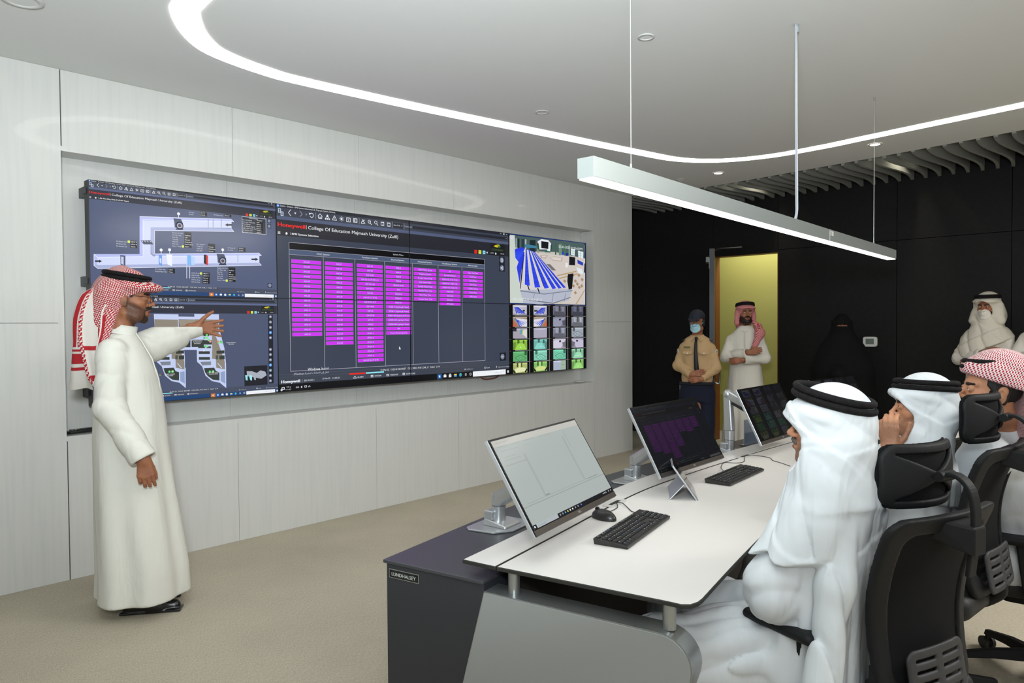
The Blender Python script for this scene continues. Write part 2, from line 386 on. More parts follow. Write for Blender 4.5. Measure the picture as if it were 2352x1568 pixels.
# thermostat and its plate
tw = empty('thermostat', (XB, 2.556, 1.288), 0, 'white rounded thermostat with a grey display on the black wall', 'thermostat')
M_wpl = mat('white_plastic', 'd9d8d2', .4)
a = MB(); pts = [( .072*math.copysign(abs(math.cos(t))**.35, math.cos(t)), .055*math.copysign(abs(math.sin(t))**.35, math.sin(t))) for t in [2*math.pi*k/40 for k in range(40)]]
a.M = Matrix.Translation((-.03, 0, 0)) @ Matrix.Rotation(math.radians(90), 4, 'Y') @ Matrix.Rotation(math.radians(90), 4, 'Z'); a.prism(pts, 0, .03); a.build('case', M_wpl, tw, bevel=.004)
MB().box(-.032, -.0305, -.042, .042, -.026, .034).build('display', mat('lcd_grey', '6f7a72', .3), tw)
# ------------------------------------------------------------------ linear pendant
PA, PB_ = Vector((1.784, 1.38, 0)), Vector((5.654, 1.584, 0)); dP = PB_-PA; PL = dP.length
pend = empty('linear_pendant', (PA.x, PA.y, 1.952), math.atan2(dP.y, dP.x), 'long silver linear pendant lamp hanging over the white desk', 'pendant lamp')
M_alu = mat('pendant_aluminium', 'aeb4b1', .38, metal=.55); M_white = mat('pendant_diffuser', 'ffffff', .5, emit=(1, .98, .93), estr=3.6)
pr_ = MB(); pr_.box(0, PL*.603, -.032, .032, .004, .068); pr_.box(PL*.6042, PL, -.032, .032, .004, .068); pr_.build('housing', M_alu, pend, bevel=.0012)
MB().box(.004, PL-.004, -.027, .027, 0, .0045).build('diffuser', M_white, pend)
jl = MB(); jl.box(PL*.6031, PL*.6041, -.0315, .0315, .003, .067); jl.build('joint_strip', mat('joint_light', 'e8e8e4', .4), pend)
stk = MB(); stk.box(PL*.607, PL*.6195, -.0335, -.0322, .035, .06); stk.mi = 1
for k in range(4): stk.box(PL*.6076, PL*.612, -.034, -.0336, .038+.005*k, .040+.005*k)
stk.build('rating_sticker', [mat('sticker_grey', 'c9c9c4', .6), mat('sticker_ink', '55554f', .6)], pend)
M_wire = mat('steel_wire', 'b9bcba', .35, metal=.8)
for (s_, dx) in ((.07, 0), (.875, 0)):
    w = MB(); x = PL*s_; w.cyl((x, 0, .068), (x, 0, 1.058), .0016, n=6); w.cyl((x, 0, .068), (x, 0, .092), .004, n=8); w.cyl((x, 0, 1.035), (x, 0, 1.058), .006, n=10)
    w.build('suspension_wire', M_wire, pend)
pc = MB(); x = PL*.594; bx = PL*.475
c1 = at_z(1828, 55, CEIL); cl_ = (c1-np.array([PA.x, PA.y, 0])); ang_ = -math.atan2(dP.y, dP.x)
cx_ = cl_[0]*math.cos(ang_)-cl_[1]*math.sin(ang_); cy_ = cl_[0]*math.sin(ang_)+cl_[1]*math.cos(ang_)
for k, (oy, ox) in enumerate(((-.004, -.012), (.004, .0), (.0, .012))):
    pc.tube(catmull([(cx_-.012, cy_, 1.056), (cx_+.004, cy_+oy*.7, 1.0), (cx_+.01, cy_+oy*.7, .6), (cx_+.02+ox*.3, cy_+oy, .2), (cx_+.02+ox*.5, cy_+oy, .11), (cx_+.02+ox*1.2, oy, .068)], 6), .0038, 8)
pc.cyl((cx_+.014, cy_, 1.02), (cx_+.014, cy_, 1.058), .010, n=12)
pc.build('power_cable', mat('cable_white', 'a9afb4', .5), pend, smooth=True)
# ================================================================== DISPLAY CONTENT (flat pictures on flat screens)
_TC = {}
def text_geo(s):
    if s in _TC: return _TC[s]
    cu = bpy.data.curves.new('t', 'FONT'); cu.body = s; cu.resolution_u = 2
    o = bpy.data.objects.new('t', cu); COL.objects.link(o)
    dg = bpy.context.evaluated_depsgraph_get(); me = o.evaluated_get(dg).to_mesh()
    V = np.array([v.co[:2] for v in me.vertices]) if len(me.vertices) else np.zeros((0, 2)); F = [list(p.vertices) for p in me.polygons]
    o.evaluated_get(dg).to_mesh_clear(); bpy.data.objects.remove(o, do_unlink=True); bpy.data.curves.remove(cu)
    _TC[s] = (V, F)
    return _TC[s]
class Canvas:
    """window coordinates 0..1 right, 0..1 down; clip = part of the window this panel shows"""
    def __init__(s, clip=(0, 0, 1, 1), k=1.0): s.it = []; s.clip = clip; s.k = k; s.sub = (0, 0, 1, 1)
    def T(s, x, y): a = s.sub; return a[0]+(a[2]-a[0])*x, a[1]+(a[3]-a[1])*y
    def rect(s, x0, y0, x1, y1, c, z=1):
        x0, y0 = s.T(x0, y0); x1, y1 = s.T(x1, y1); cx0, cy0, cx1, cy1 = s.clip
        x0, x1 = max(x0, cx0), min(x1, cx1); y0, y1 = max(y0, cy0), min(y1, cy1)
        if x1-x0 < 1e-6 or y1-y0 < 1e-6: return
        s.it.append(([(x0, y0), (x1, y0), (x1, y1), (x0, y1)], [(0, 3, 2, 1)], c, z))
    def poly(s, P, c, z=1):
        P = [s.T(*p) for p in P]; m = np.mean(P, 0)
        if not (s.clip[0] <= m[0] < s.clip[2] and s.clip[1] <= m[1] < s.clip[3]): return
        P = [(min(max(x, s.clip[0]), s.clip[2]), min(max(y, s.clip[1]), s.clip[3])) for x, y in P]
        s.it.append((P, [list(range(len(P)))], c, z))
    def line(s, P, w, c, z=2, asp=1.78):
        for a, b in zip(P, P[1:]):
            dx, dy = b[0]-a[0], (b[1]-a[1])/asp; L_ = math.hypot(dx, dy) or 1e-9; nx, ny = -dy/L_*w/2, dx/L_*w/2*asp
            s.poly([(a[0]-nx, a[1]-ny), (b[0]-nx, b[1]-ny), (b[0]+nx, b[1]+ny), (a[0]+nx, a[1]+ny)], c, z)
    def frame(s, x0, y0, x1, y1, w, c, z=2, asp=1.78):
        s.rect(x0, y0, x1, y0+w*asp, c, z); s.rect(x0, y1-w*asp, x1, y1, c, z); s.rect(x0, y0, x0+w, y1, c, z); s.rect(x1-w, y0, x1, y1, c, z)
    def circ(s, x, y, r, c, z=2, asp=1.78, n=18): s.poly([(x+r*math.cos(2*math.pi*k/n), y+r*asp*math.sin(2*math.pi*k/n)) for k in range(n)], c, z)
    def text(s, t, x0, x1, y0, y1, c='e8ebf2', z=3, bold=0):
        """fits the capital letters of t between y0 (top) and y1 (baseline), x0..x1"""
        V, F = text_geo(t)
        if len(V) == 0: return
        x0, y0 = s.T(x0, y0); x1, y1 = s.T(x1, y1)
        cx, cy = (x0+x1)/2, (y0+y1)/2
        if not (s.clip[0] <= cx < s.clip[2] and s.clip[1] <= cy < s.clip[3]): return
        mn, mx = V[:, 0].min(), V[:, 0].max(); cap = .73
        P = np.stack([x0+(V[:, 0]-mn)/(mx-mn)*(x1-x0), y1-V[:, 1]/cap*(y1-y0)], 1)
        s.it.append((P, [f[::-1] for f in F], c, z))
        for q in range(bold): s.it.append((P+np.array([(q+1)*.0006, 0]), [f[::-1] for f in F], c, z))
    def build(s, name, O, U, V, parent, step=.00035):
        """O: top-left corner of the whole window, U and V: full width and height vectors"""
        O = np.array(O, float); U = np.array(U, float); V = np.array(V, float); n = np.cross(V, U); n /= np.linalg.norm(n); n = -n if s.flip else n
        mats = {}; vv = []; ff = []; mi = []
        for P, F, c, z in s.it:
            if c not in mats: mats[c] = len(mats)
            b0 = len(vv)
            for x, y in P: vv.append(O+U*x+V*y+n*step*(z+.5))
            for f in F: ff.append([i+b0 for i in f]); mi.append(mats[c])
        return mesh_obj(name, vv, ff, [emat(c, s.k) for c in mats], parent, mi=mi, world=True)
    flip = False
def icons(c, cols='e6e9ef', tb=True):
    xs = dict(doc=.0166, back=.0449, d1=.0636, fwd=.0834, d2=.1008, ref=.1195, s1=.1345, home=.1493, net=.1755, warn=.201, sun=.227, cal=.2531, news=.2789, s2=.2942, tri=.3096, zin=.3351, zo=.361, w1=.3873, w2=.4132, s3=.4284, s4=.4781)
    y = .0395; W = cols; r = .0075; a = 1.78
    for dx, dy in ((-.004, -.012), (.004, .003)): c.frame(xs['doc']+dx-.005, y+dy-.004, xs['doc']+dx+.004, y+dy+.018, .0016, 'dfe9f4'); c.rect(xs['doc']+dx-.002, y+dy+.002, xs['doc']+dx+.002, y+dy+.012, '7fb2dd')
    c.line([(xs['back']+.004, y-.017), (xs['back']-.004, y), (xs['back']+.004, y+.017)], .0018, W)
    c.line([(xs['fwd']-.004, y-.015), (xs['fwd']+.004, y), (xs['fwd']-.004, y+.015)], .0013, 'aeb4c0')
    for q in ('d1', 'd2'): c.poly([(xs[q]-.0035, y-.004), (xs[q]+.0035, y-.004), (xs[q], y+.006)], W if q == 'd1' else '8c93a2', 2)
    arc = [(xs['ref']+.0065*math.cos(t), y+.0065*a*math.sin(t)) for t in [math.radians(q) for q in range(-150, 170, 30)]]
    c.line(arc, .0018, W); c.poly([(xs['ref']-.009, y-.012), (xs['ref']-.002, y-.009), (xs['ref']-.008, y)], W, 2)
    for q in ('s1', 's2', 's3', 's4'): c.rect(xs[q]-.0006, y-.019, xs[q]+.0006, y+.019, '9aa1ae', 2)
    x = xs['home']; c.line([(x-.008, y), (x, y-.014), (x+.008, y)], .0018, W); c.line([(x-.006, y), (x-.006, y+.012), (x+.006, y+.012), (x+.006, y)], .0018, W); c.rect(x-.002, y+.002, x+.002, y+.012, W)
    x = xs['net']; c.circ(x, y-.008, .0032, W); c.line([(x-.006, y+.008), (x-.004, y-.002), (x+.004, y-.002), (x+.006, y+.008)], .0016, W); [c.circ(x+q, y+.010, .0026, W) for q in (-.0065, 0, .0065)]
    x = xs['warn']; c.line([(x-.008, y+.012), (x, y-.014), (x+.008, y+.012), (x-.008, y+.012)], .0017, W); c.rect(x-.0008, y-.004, x+.0008, y+.007, W)
    x = xs['sun']; c.circ(x, y, .0038, W); [c.line([(x+.0055*math.cos(t), y+.0055*a*math.sin(t)), (x+.0082*math.cos(t), y+.0082*a*math.sin(t))], .0014, W) for t in [math.pi/4*q for q in range(8)]]
    x = xs['cal']; c.frame(x-.0078, y-.012, x+.0078, y+.014, .0018, W); c.rect(x-.0078, y-.012, x+.0078, y-.007, W); c.text('7', x-.003, x+.003, y-.003, y+.010, W)
    x = xs['news']; c.frame(x-.0078, y-.012, x+.0078, y+.012, .0018, W); c.frame(x-.005, y-.006, x, y+.006, .0014, W); [c.rect(x+.0015, y+q, x+.005, y+q+.0025, W) for q in (-.006, -.001, .004)]
    x = xs['tri']; c.line([(x-.008, y+.012), (x-.001, y-.012), (x+.005, y+.012), (x-.008, y+.012)], .0017, W); c.line([(x-.004, y+.004), (x+.007, y-.01)], .0014, W); c.line([(x+.001, y), (x+.008, y+.01)], .0014, W)
    for q in ('zin', 'zo'):
        x = xs[q]; c.line([(x-.001+.0052*math.cos(t), y-.003+.0052*a*math.sin(t)) for t in [math.pi/6*z for z in range(13)]], .0016, W); c.line([(x+.003, y+.005), (x+.0078, y+.014)], .002, W)
    c.rect(xs['zin']-.0035, y-.004, xs['zin']+.0015, y-.001, W, 3)
    for q in ('w1', 'w2'): x = xs[q]; c.frame(x-.0065, y-.011, x+.0065, y+.012, .0015, W); c.rect(x-.0065, y-.011, x+.0065, y-.005, W); c.rect(x-.003, y+.003, x+.003, y+.009, W)
    c.rect(.432, .024, .474, .054, '23262f', 2); c.text('Zoom To Fit', .434, .461, .034, .043); c.poly([(.467, .037), (.471, .037), (.469, .043)], W, 3)
    c.text('Command', .4805, .512, .033, .043, 'b9bfca')
    c.rect(.5165, .0305, .991, .0485, '23262f', 2); c.poly([(.985, .037), (.988, .037), (.9865, .043)], W, 3)
def header(c, title, page, bg='4a5470', left=False, short=False):
    c.rect(0, 0, 1, .018, '23252f'); c.rect(0, .018, 1, .0625, '434a5b' if left else '3a404e'); c.rect(0, .0625, 1, .081, '5c678c' if left else '515b78'); c.rect(0, .081, 1, .166, '2b2d3a' if left else '26272f')
    c.rect(0, .166, 1, .9073, bg)
    c.rect(.003, .001, .0115, .016, '3f86e0', 2); c.circ(.0072, .0085, .0022, 'dfe9f4', 3)
    c.text(title, .0139, .2034 if not left else .32, .0028, .0125, 'dfe2ea')
    for x in (.956, .974, .99): c.rect(x-.003, .009, x+.003, .0115, 'dfe2ea', 2)
    c.frame(.9705, .004, .9775, .014, .0012, 'dfe2ea')
    icons(c)
    c.text('Honeywell', .0052, .0957, .0962, .1175, 'f2322e', bold=2 if not left else 1)
    c.rect(.1006, .0968, .1016, .1196, 'e8ebf2', 2)
    c.text('College Of Education Majmaah University (Zulfi)', .1069, .4522, .0985, .118, 'f0f2f6')
    for q in range(3): c.rect(.0055, .146+.0048*q, .0135, .1485+.0048*q, 'e8ebf2', 2)
    c.poly([(.029, .1525), (.0338, .1445), (.0386, .1525), (.0365, .1525), (.0365, .1585), (.031, .1585), (.031, .1525)], 'e8ebf2', 2)
    c.rect(.046, .1445, .0468, .1595, 'c8ccd5', 2)
    c.text(page, .0514, .142 if not left else .185, .146, .1565, 'f0f2f6', bold=1)
    # university mark: hill and palm in yellow and green
    c.rect(.898, .084, .978, .166, '1c1d20', 2)
    c.poly([(.9157, .103), (.924, .095), (.934, .0905), (.943, .096), (.939, .109), (.928, .108)], 'd8b92c', 3); c.poly([(.931, .094), (.938, .087), (.948, .088), (.951, .098), (.944, .101)], '9aa63a', 4)
    c.poly([(.943, .104), (.952, .099), (.9583, .1), (.951, .108), (.942, .1095)], '2f6f36', 3)
    c.rect(.905, .1205, .9716, .1235, '3d5c2e', 3); c.text('MAJMAAH UNIVERSITY', .9035, .971, .1275, .1325, '5f7a45', 3)
    y0, y1 = .1405, .164
    for x, col in ((.8124, 'f32317'), (.8343, 'e5ee52'), (.8564, '8adcf0')): c.rect(x, y0, x+.0143, y1, col, 3); c.rect(x+.0035, .149, x+.0108, .153, '3c3f2f', 4)
    c.circ(.8804, .151, .0036, 'd5d9e2'); c.text('33.8°C', .8995, .917, .147, .154); c.circ(.9277, .153, .0042, 'e8ebf2'); c.text('40%', .9527, .975, .147, .154)
def footer(c, col='424857', task='0e0f14', left=False):
    c.rect(0, .9073, 1, .9598, col); c.rect(0, .9073, 1, .9083, '5b6273', 2); c.rect(0, .9225, 1, .9232, '5b6273', 2); c.rect(0, .9598, 1, 1, task)
    c.text('Honeywell', .0099, .0713, .9375, .9535, 'eef0f5', bold=2); c.rect(.0795, .9395, .0802, .9535, 'b7bcc8', 2)
    c.text('EBI R500.1', .0866, .1209, .9415, .951, 'd5d9e2'); c.text('21-Mar-22', .1503, .178, .938, .947, 'e8ebf2'); c.text('13:55:21', .187, .2131, .939, .948, 'e8ebf2')
    c.rect(.2487, .923, .312, .931, 'f32317', 3); c.rect(.314, .923, .3864, .931, '8ee6f2', 3)
    x = .2705; c.line([(x-.006, .953), (x, .9395), (x+.006, .953), (x-.006, .953)], .0013, 'e8ebf2'); c.text('ALARM', .28, .3033, .943, .952)
    c.frame(.333, .941, .343, .954, .0014, 'e8ebf2'); c.line([(.335, .948), (.338, .944), (.341, .948)], .0012, 'e8ebf2'); c.text('SYSTEM', .3485, .3752, .943, .952)
    c.frame(.397, .941, .408, .953, .0014, 'e8ebf2'); c.rect(.399, .944, .404, .946, 'e8ebf2'); c.text('MESSAGE', .413, .4461, .943, .952)
    c.frame(.4655, .941, .4755, .954, .0014, 'e8ebf2'); c.circ(.4705, .946, .0018, 'e8ebf2'); c.text('DOWNLOAD', .481, .521, .943, .952)
    c.text('21-Mar-22  13:52:44  BACNET   COE_VR01_F107_CH8_11   Failed   U 14', .3728, .634, .9095, .92, 'f0f2f6')
    for q in range(6): c.rect(.7563+.003*(q % 3), .940+.005*(q//3), .7583+.003*(q % 3), .943+.005*(q//3), 'c8ccd5', 2)
    c.text('zulfebisrvra', .768, .8008, .94, .947, 'c8ccd5'); c.frame(.8605, .936, .8705, .946, .0012, 'd5d9e2'); c.rect(.864, .947, .867, .9485, 'd5d9e2', 2); c.text('Stn04', .874, .8896, .94, .947, 'd5d9e2')
    c.circ(.927, .938, .0018, 'd5d9e2'); c.poly([(.9245, .947), (.9295, .947), (.927, .941)], 'd5d9e2', 2); c.text('\\Administrator (Mngr)', .935, .999, .94, .947, 'd5d9e2')
    # taskbar (right to left)
    c.rect(.6212, .961, .6453, .998, '2a4f86' if left else '23405f', 2); c.rect(.627, .968, .639, .990, '3f86e0', 3); c.circ(.633, .979, .0035, 'dcecf8', 4)
    if left: c.rect(.594, .961, .6185, .998, 'd07a35', 2); c.circ(.606, .979, .004, 'f0e0d0', 3)
    x = .6593; c.rect(x-.0065, .973, x+.0065, .987, 'f0f2f6', 2); c.line([(x-.006, .974), (x, .966), (x+.006, .974)], .0014, 'f0f2f6', 3)
    x = .6842; c.rect(x-.006, .972, x+.006, .989, 'f0f2f6', 2); c.frame(x-.0025, .966, x+.0025, .973, .001, 'f0f2f6'); c.rect(x-.0008, .975, x+.0008, .985, '33363f', 3)
    x = .7104; c.rect(x-.0065, .970, x+.0065, .988, 'f2cf58', 2); c.rect(x-.0065, .978, x+.0065, .988, '59a7dc', 3)
    x = .7357; c.circ(x, .979, .0068, '2e8fd6'); c.circ(x+.0015, .975, .004, '46c58a', 3)
    x = .7626; c.frame(x-.004, .972, x+.004, .986, .0012, 'c8ccd5'); c.rect(x-.004, .978, x+.004, .98, 'c8ccd5', 2)
    x = .7873; c.line([(x+.0042*math.cos(t), .979+.0042*1.78*math.sin(t)) for t in [math.pi/6*z for z in range(13)]], .0016, 'e8ebf2')
    c.rect(.7996, .9628, .9789, .9973, 'eef1f6', 2); c.text('اكتب هنا للبحث'[::-1] if 0 else ARAB['search'], .911, .957, .974, .984, '9aa1ad', 3)
    c.line([(.968+.002*math.cos(t), .977+.002*1.78*math.sin(t)) for t in [math.pi/4*z for z in range(9)]], .0008, '9aa1ad', 3)
    for q in range(4): c.rect(.9877+.0048*(q % 2), .9715+.0085*(q//2), .992+.0048*(q % 2), .9792+.0085*(q//2), 'e8ebf2', 3)
    if not left:
        c.frame(.011, .9745, .0205, .988, .002, 'e8ebf2'); c.circ(.0105, .989, .0035, 'c8ccd5'); c.text('٠١:٥٥ م', .026, .041, .9705, .978); c.text('١٨/٠٨/٤٣', .024, .042, .985, .992)
        c.text('ENG', .0585, .0685, .976, .985); c.poly([(.075, .979), (.079, .973), (.079, .987), (.075, .983)], 'e8ebf2', 2); c.frame(.087, .974, .0955, .984, .0012, 'e8ebf2'); c.line([(.1005, .984), (.1039, .976), (.1073, .984)], .0014, 'e8ebf2')
# Arabic in presentation forms, laid out left to right as it reads on the screen
ARAB = {'search': ''.join(reversed('ﺍﻛﺘﺐ ﻫﻨﺎ ﻟﻠﺒﺤﺚ')), 'act': ''.join(reversed('ﺗﻨﺸﻴﻂ')), 'go': ''.join(reversed('ﺍﻧﺘﻘﻞ ﺇﻟﻰ ﺍﻹﻋﺪﺍﺩﺍﺕ ﻟﺘﻨﺸﻴﻂ'))}
COLS = [
 ((.0489, .1507), ['AHU-%02d' % i for i in range(1, 17)]),
 ((.1648, .2664), ['AHU-%02d' % i for i in range(17, 32)]+['FCU-01', 'FCU-02', 'FCU-03']),
 ((.2836, .3854), ['EAF-19', 'EAF-02', 'EAF-02-01', 'EAF-02-02, 09-02 & 11', 'EAF-03 & 04', 'EAF-08-01', 'EAF-06', 'EAF-07-01, 07-02', 'EAF-07-04 & 17', 'EAF-18-02', 'EAF-25', 'EAF-07-05', 'EAF-12', 'FAF-02', 'SEF-01', 'PF-01-1', 'PF-01-2', 'PF-01-3', 'PF-01-4', 'PF-01-5', 'PF-01-6', 'EAF-07-06, 07 & 08']),
 ((.3986, .505), ['MDB-01', 'MDB-02', 'MDB-03', 'MDB-04', 'MDB-S01 & S02', 'EMDB', 'SMDB-AC-G', 'SMDB-AC-F', 'SMDB-AC-S', 'SMDB- G [Lighting & Power]', 'SMDB- F [Lighting & Power]', 'SMDB- S&R [Lighting & Power]', 'ESMDB-G&F [Lighting & Power', 'ESMDB-S&R [Lighting & Power', 'RMU', 'Power Monitoring Units']),
 ((.5189, .6219), ['Chilled Water System', 'Irrigation System', 'Portable Water Pumps', 'Flush Water Pumps', 'Portable Water Pumps', 'Portable Water Tank', 'Flush Water Tank', 'Portable Water Tank']),
 ((.6364, .7385), ['ATS', 'Fire Alarm System', 'FM200-G128, G126, TR Rm', 'FM200-F071, F082, F105', 'FM200-F155, F158, F172', 'FM200-S035', 'Generators', 'Elevator', 'LPG System']),
 ((.754, .8555), ['Upper Roof Floor', 'Roof Floor', 'Second Floor', 'First Floor', 'Chiller Station', 'Ground Floor', 'BMS Legends'])]
def bms(c, small=False):
    header(c, 'Station - Default - BMS System Selection(CoE_Majmaah_System_Sel.htm)', 'BMS System Selection', '3b4252'); footer(c, '3d4350', '0c0c10')
    if not small:
        c.rect(.041, .1981, .8656, .2356, '050507', 2); c.rect(.041, .2356, .8656, .2629, '4d5a75', 2)
    c.frame(.0405, .1975, .8656, .893, .0012, 'b9b6c6', 3); c.rect(.041, .235, .865, .2365, 'b9b6c6', 3); c.rect(.041, .2622, .865, .2637, 'b9b6c6', 3)
    for x in (.1586, .2757, .3935, .5128, .6305, .7477): c.rect(x-.0007, .263, x+.0007, .893, 'aaa6b8', 3)
    c.text('System Menu', .4298, .4735, .2125, .2205)
    for t, a, b2 in (('HVAC Systems', .1357, .1812), ('Ventilation Systems', .3025, .3661), ('Electrical Systems', .4215, .4774), ('Mechanical Systems', .5378, .6021), ('Miscellaneous Systems', .6504, .7237), ('BMS Floorplan', .7803, .8275)): c.text(t, a, b2, .2445, .2535, 'f0f2f6')
    for (a, b2), L_ in COLS:
        for i, t in enumerate(L_):
            y = .2888+.02635*i; c.rect(a-.0008, y-.0012, b2+.0006, y+.0196, '8d7f93', 2); c.rect(a, y, b2, y+.0188, 'cf33f2', 3)
            w = min(.0031*len(t)*1.05, (b2-a)*.96) if len(t) > 8 else .0035*len(t); m = (a+b2)/2
            c.text(t, m-w/2, m+w/2, y+.005, y+.0138, 'a9dcf5' if not small else '9fb8e0', 4)
    c.rect(.9454, .169, .9784, .274, '23252c', 2); c.rect(.9462, .8439, .981, .9002, '1b1d22', 2)
    for y, k_ in ((.1947, 0), (.2493, 1), (.8719, 2)):
        c.circ(.9614, y, .011, '747d93', 3)
        if k_ == 0: c.frame(.957, y-.011, .966, y+.011, .0014, 'eef0f5', 4)
        elif k_ == 1: c.line([(.966, y-.008), (.958, y), (.966, y+.008)], .0016, 'eef0f5', 4); [c.circ(xx, yy, .0022, 'eef0f5', 4) for xx, yy in ((.966, y-.008), (.958, y), (.966, y+.008))]
        else: c.text('30+', .9555, .9675, y-.006, y+.006, 'eef0f5', 4)
    c.text('Windows', .0992, .142, .878, .894, 'eef0f5', 4); c.text(ARAB['act'], .146, .1737, .878, .890, 'eef0f5', 4)
    c.text('.Windows', .0502, .0865, .902, .914, 'c5c9d3', 4); c.text(ARAB['go'], .0885, .1735, .902, .912, 'c5c9d3', 4)
    c.poly([(.4515, .777), (.4515, .796), (.4541, .792), (.4557, .798), (.457, .797), (.4555, .791), (.4583, .79)], 'f4f4f6', 5)
def zq(ox, oy, sc, col, row):
    """photo-zoom point -> window coordinate of one panel"""
    def f(x, y):
        P = at_y(ox+x/sc, oy+y/sc, 4.8053); return ((P[0]-(SX0+col*PW))/PW, (SZ0-row*PH-P[2])/PH)
    return f
SX0, SZ0, PW, PH = 1.3523, 2.3881, 1.2134, .6846
def ahu(c):
    header(c, 'Station - Default - Air Handling Unit-01 (CAV Type)(CoE_Majmaah_E01_AHU_01.htm)', 'Air Handling Unit-01 (CAV Type)', '515b79', True); footer(c, '454c60', '1f4272', True)
    q = zq(180, 400, 4.9, 0, 0)
    P = lambda L_, col, z=2: c.poly([q(*p) for p in L_], col, z)
    A, B_, C_ = 'b6bff2', 'd3dbfb', 'a9b3da'
    P([(176, 898), (690, 898), (690, 475), (1720, 506), (1752, 534), (728, 520), (728, 925), (215, 935)], A); P([(728, 506), (1722, 520), (1722, 605), (815, 597), (815, 895), (850, 925), (728, 925)], B_)
    P([(690, 475), (728, 505), (728, 925), (694, 898)], A, 3); P([(815, 597), (858, 630), (858, 925), (818, 890)], C_, 3); P([(815, 597), (1725, 610), (1752, 645), (858, 632)], C_, 3)
    P([(176, 898), (215, 935), (215, 1020), (176, 1026)], A, 3); P([(215, 930), (2035, 912), (2035, 995), (215, 1022)], B_, 3); P([(215, 1022), (2035, 995), (2062, 1025), (218, 1060), (178, 1026)], C_, 3)
    P([(858, 893), (2035, 887), (2062, 916), (866, 925)], A, 4)
    for L_ in ([(690, 475), (1720, 506), (1752, 534), (728, 510), (728, 925), (215, 935), (176, 898)], [(858, 632), (1752, 645)], [(858, 632), (858, 895), (2035, 887), (2062, 916), (866, 925)], [(176, 898), (176, 1026), (218, 1060), (2062, 1025), (2035, 995), (2035, 887)], [(1722, 520), (1722, 612), (1752, 645)]):
        c.line([q(*p) for p in L_], .0022, 'f0f3ff', 5)
    for cx, cy in ((1140, 578), (1625, 975)):
        P([(cx-70, cy-82), (cx+15, cy-75), (cx+40, cy-20), (cx+10, cy+25), (cx-55, cy+20), (cx-60, cy-40)], '444c63', 6)
        x, y = q(cx, cy); c.circ(x, y, .021, '333a4d', 6); c.circ(x, y, .0145, 'aab0c2', 7); c.circ(x, y, .009, '51333f', 8); P([(cx-38, cy+30), (cx+38, cy+30), (cx+42, cy+48), (cx-45, cy+48)], '333a4d', 6)
    for cx, cy in ((1128, 445), (932, 852), (1027, 850), (1625, 850)): x, y = q(cx, cy); c.circ(x, y, .0078, 'f0f3ff', 6); c.rect(x-.0012, y+.01, x+.0012, y+.04, 'f0f3ff', 6)
    for cx, cy, w in ((1650, 570, -1), (268, 978, 1), (2028, 957, 1)): P([(cx, cy), (cx-35*w, cy-18), (cx-35*w, cy-9), (cx-80*w, cy-9), (cx-80*w, cy+9), (cx-35*w, cy+9), (cx-35*w, cy+18)], '1e2230', 6)
    P([(472, 908), (530, 915), (530, 1042), (475, 1015)], '4c5570', 6); P([(480, 925), (510, 930), (510, 1020), (480, 1005)], 'c3cbe8', 7); P([(700, 745), (812, 742), (846, 790), (735, 788)], '3b435a', 6)
    [P([(710+30*k, 750), (722+30*k, 750), (730+30*k, 768)], 'dfe4fa', 7) for k in range(4)]
    P([(905, 905), (942, 908), (942, 1035), (905, 1015)], '6f9fe8', 6); P([(915, 940), (935, 950), (935, 1010), (915, 990)], 'cfe0fa', 7); P([(990, 900), (1055, 905), (1055, 1035), (1005, 1015)], 'eef3ff', 6)
    P([(1225, 905), (1270, 915), (1270, 1035), (1228, 1015)], '78b6f2', 6); P([(1272, 925), (1310, 925), (1310, 1020), (1272, 1020)], 'b9d3fb', 5)
    P([(1412, 905), (1445, 905), (1445, 1020), (1412, 1000)], '15171d', 6); P([(1440, 910), (1460, 915), (1460, 1025), (1440, 1015)], 'e0302a', 7)
    for x in (1220, 1253): P([(x-4, 950), (x+4, 950), (x+4, 1172), (x-4, 1172)], 'cdd5f0', 6)
    for x in (1462, 1516, 1610, 1795): P([(x-2, 505 if x < 1700 else 905), (x+2, 505 if x < 1700 else 905), (x+2, 600 if x < 1700 else 990), (x-2, 600 if x < 1700 else 990)], '5a617c', 6)
    def rows(x, y, names, xv, vals, dy=25, yel=()):
        for i, (a, v) in enumerate(zip(names, vals)):
            u0, v0 = q(x, y+i*dy); u1, _ = q(x+len(a)*8.2, y+i*dy); c.text(a, u0, u1, v0-.0055, v0+.006, 'dfe2ea', 4)
            ux, vx = q(xv, y+i*dy+6); ux2, _ = q(xv+78, y); c.rect(ux, vx-.0115, ux2, vx+.0125, '15171d', 3); c.text(v, ux+.003, ux+.003+len(v)*.0042, vx-.0055, vx+.0065, 'f0f2f6', 4)
            if i in yel: uy, vy = q(xv-30, y+i*dy+6); c.rect(uy, vy-.011, uy+.0115, vy+.0105, 'dcec5a', 4)
    rows(1060, 655, ['Return Air Fan', 'Air Flow Sts', 'Run Sts', 'Trip Sts', 'Auto Sts', 'Fail Alm', 'Start / Stop'], 1195, ['', 'NotFlow', 'Off', 'Normal', 'NotInAuto', 'FailToStrt', 'Start'], yel=(6,))
    rows(430, 752, ['RA Damper Ctrl', 'RA Damper FBk', 'RA Damper Fail'], 585, ['100.0 %', '100.0 %', 'Alarm'], 27, (0,))
    rows(1333, 785, ['Ele. Heater', 'Trip Sts', 'Auto Sts', 'Fail Alm'], 1462, ['', 'Normal', 'NotInAuto', 'Normal'], 24); rows(1683, 826, ['SA Temp SP', 'SA Temp'], 1805, ['22.0°C', '26.4°C'], 25)
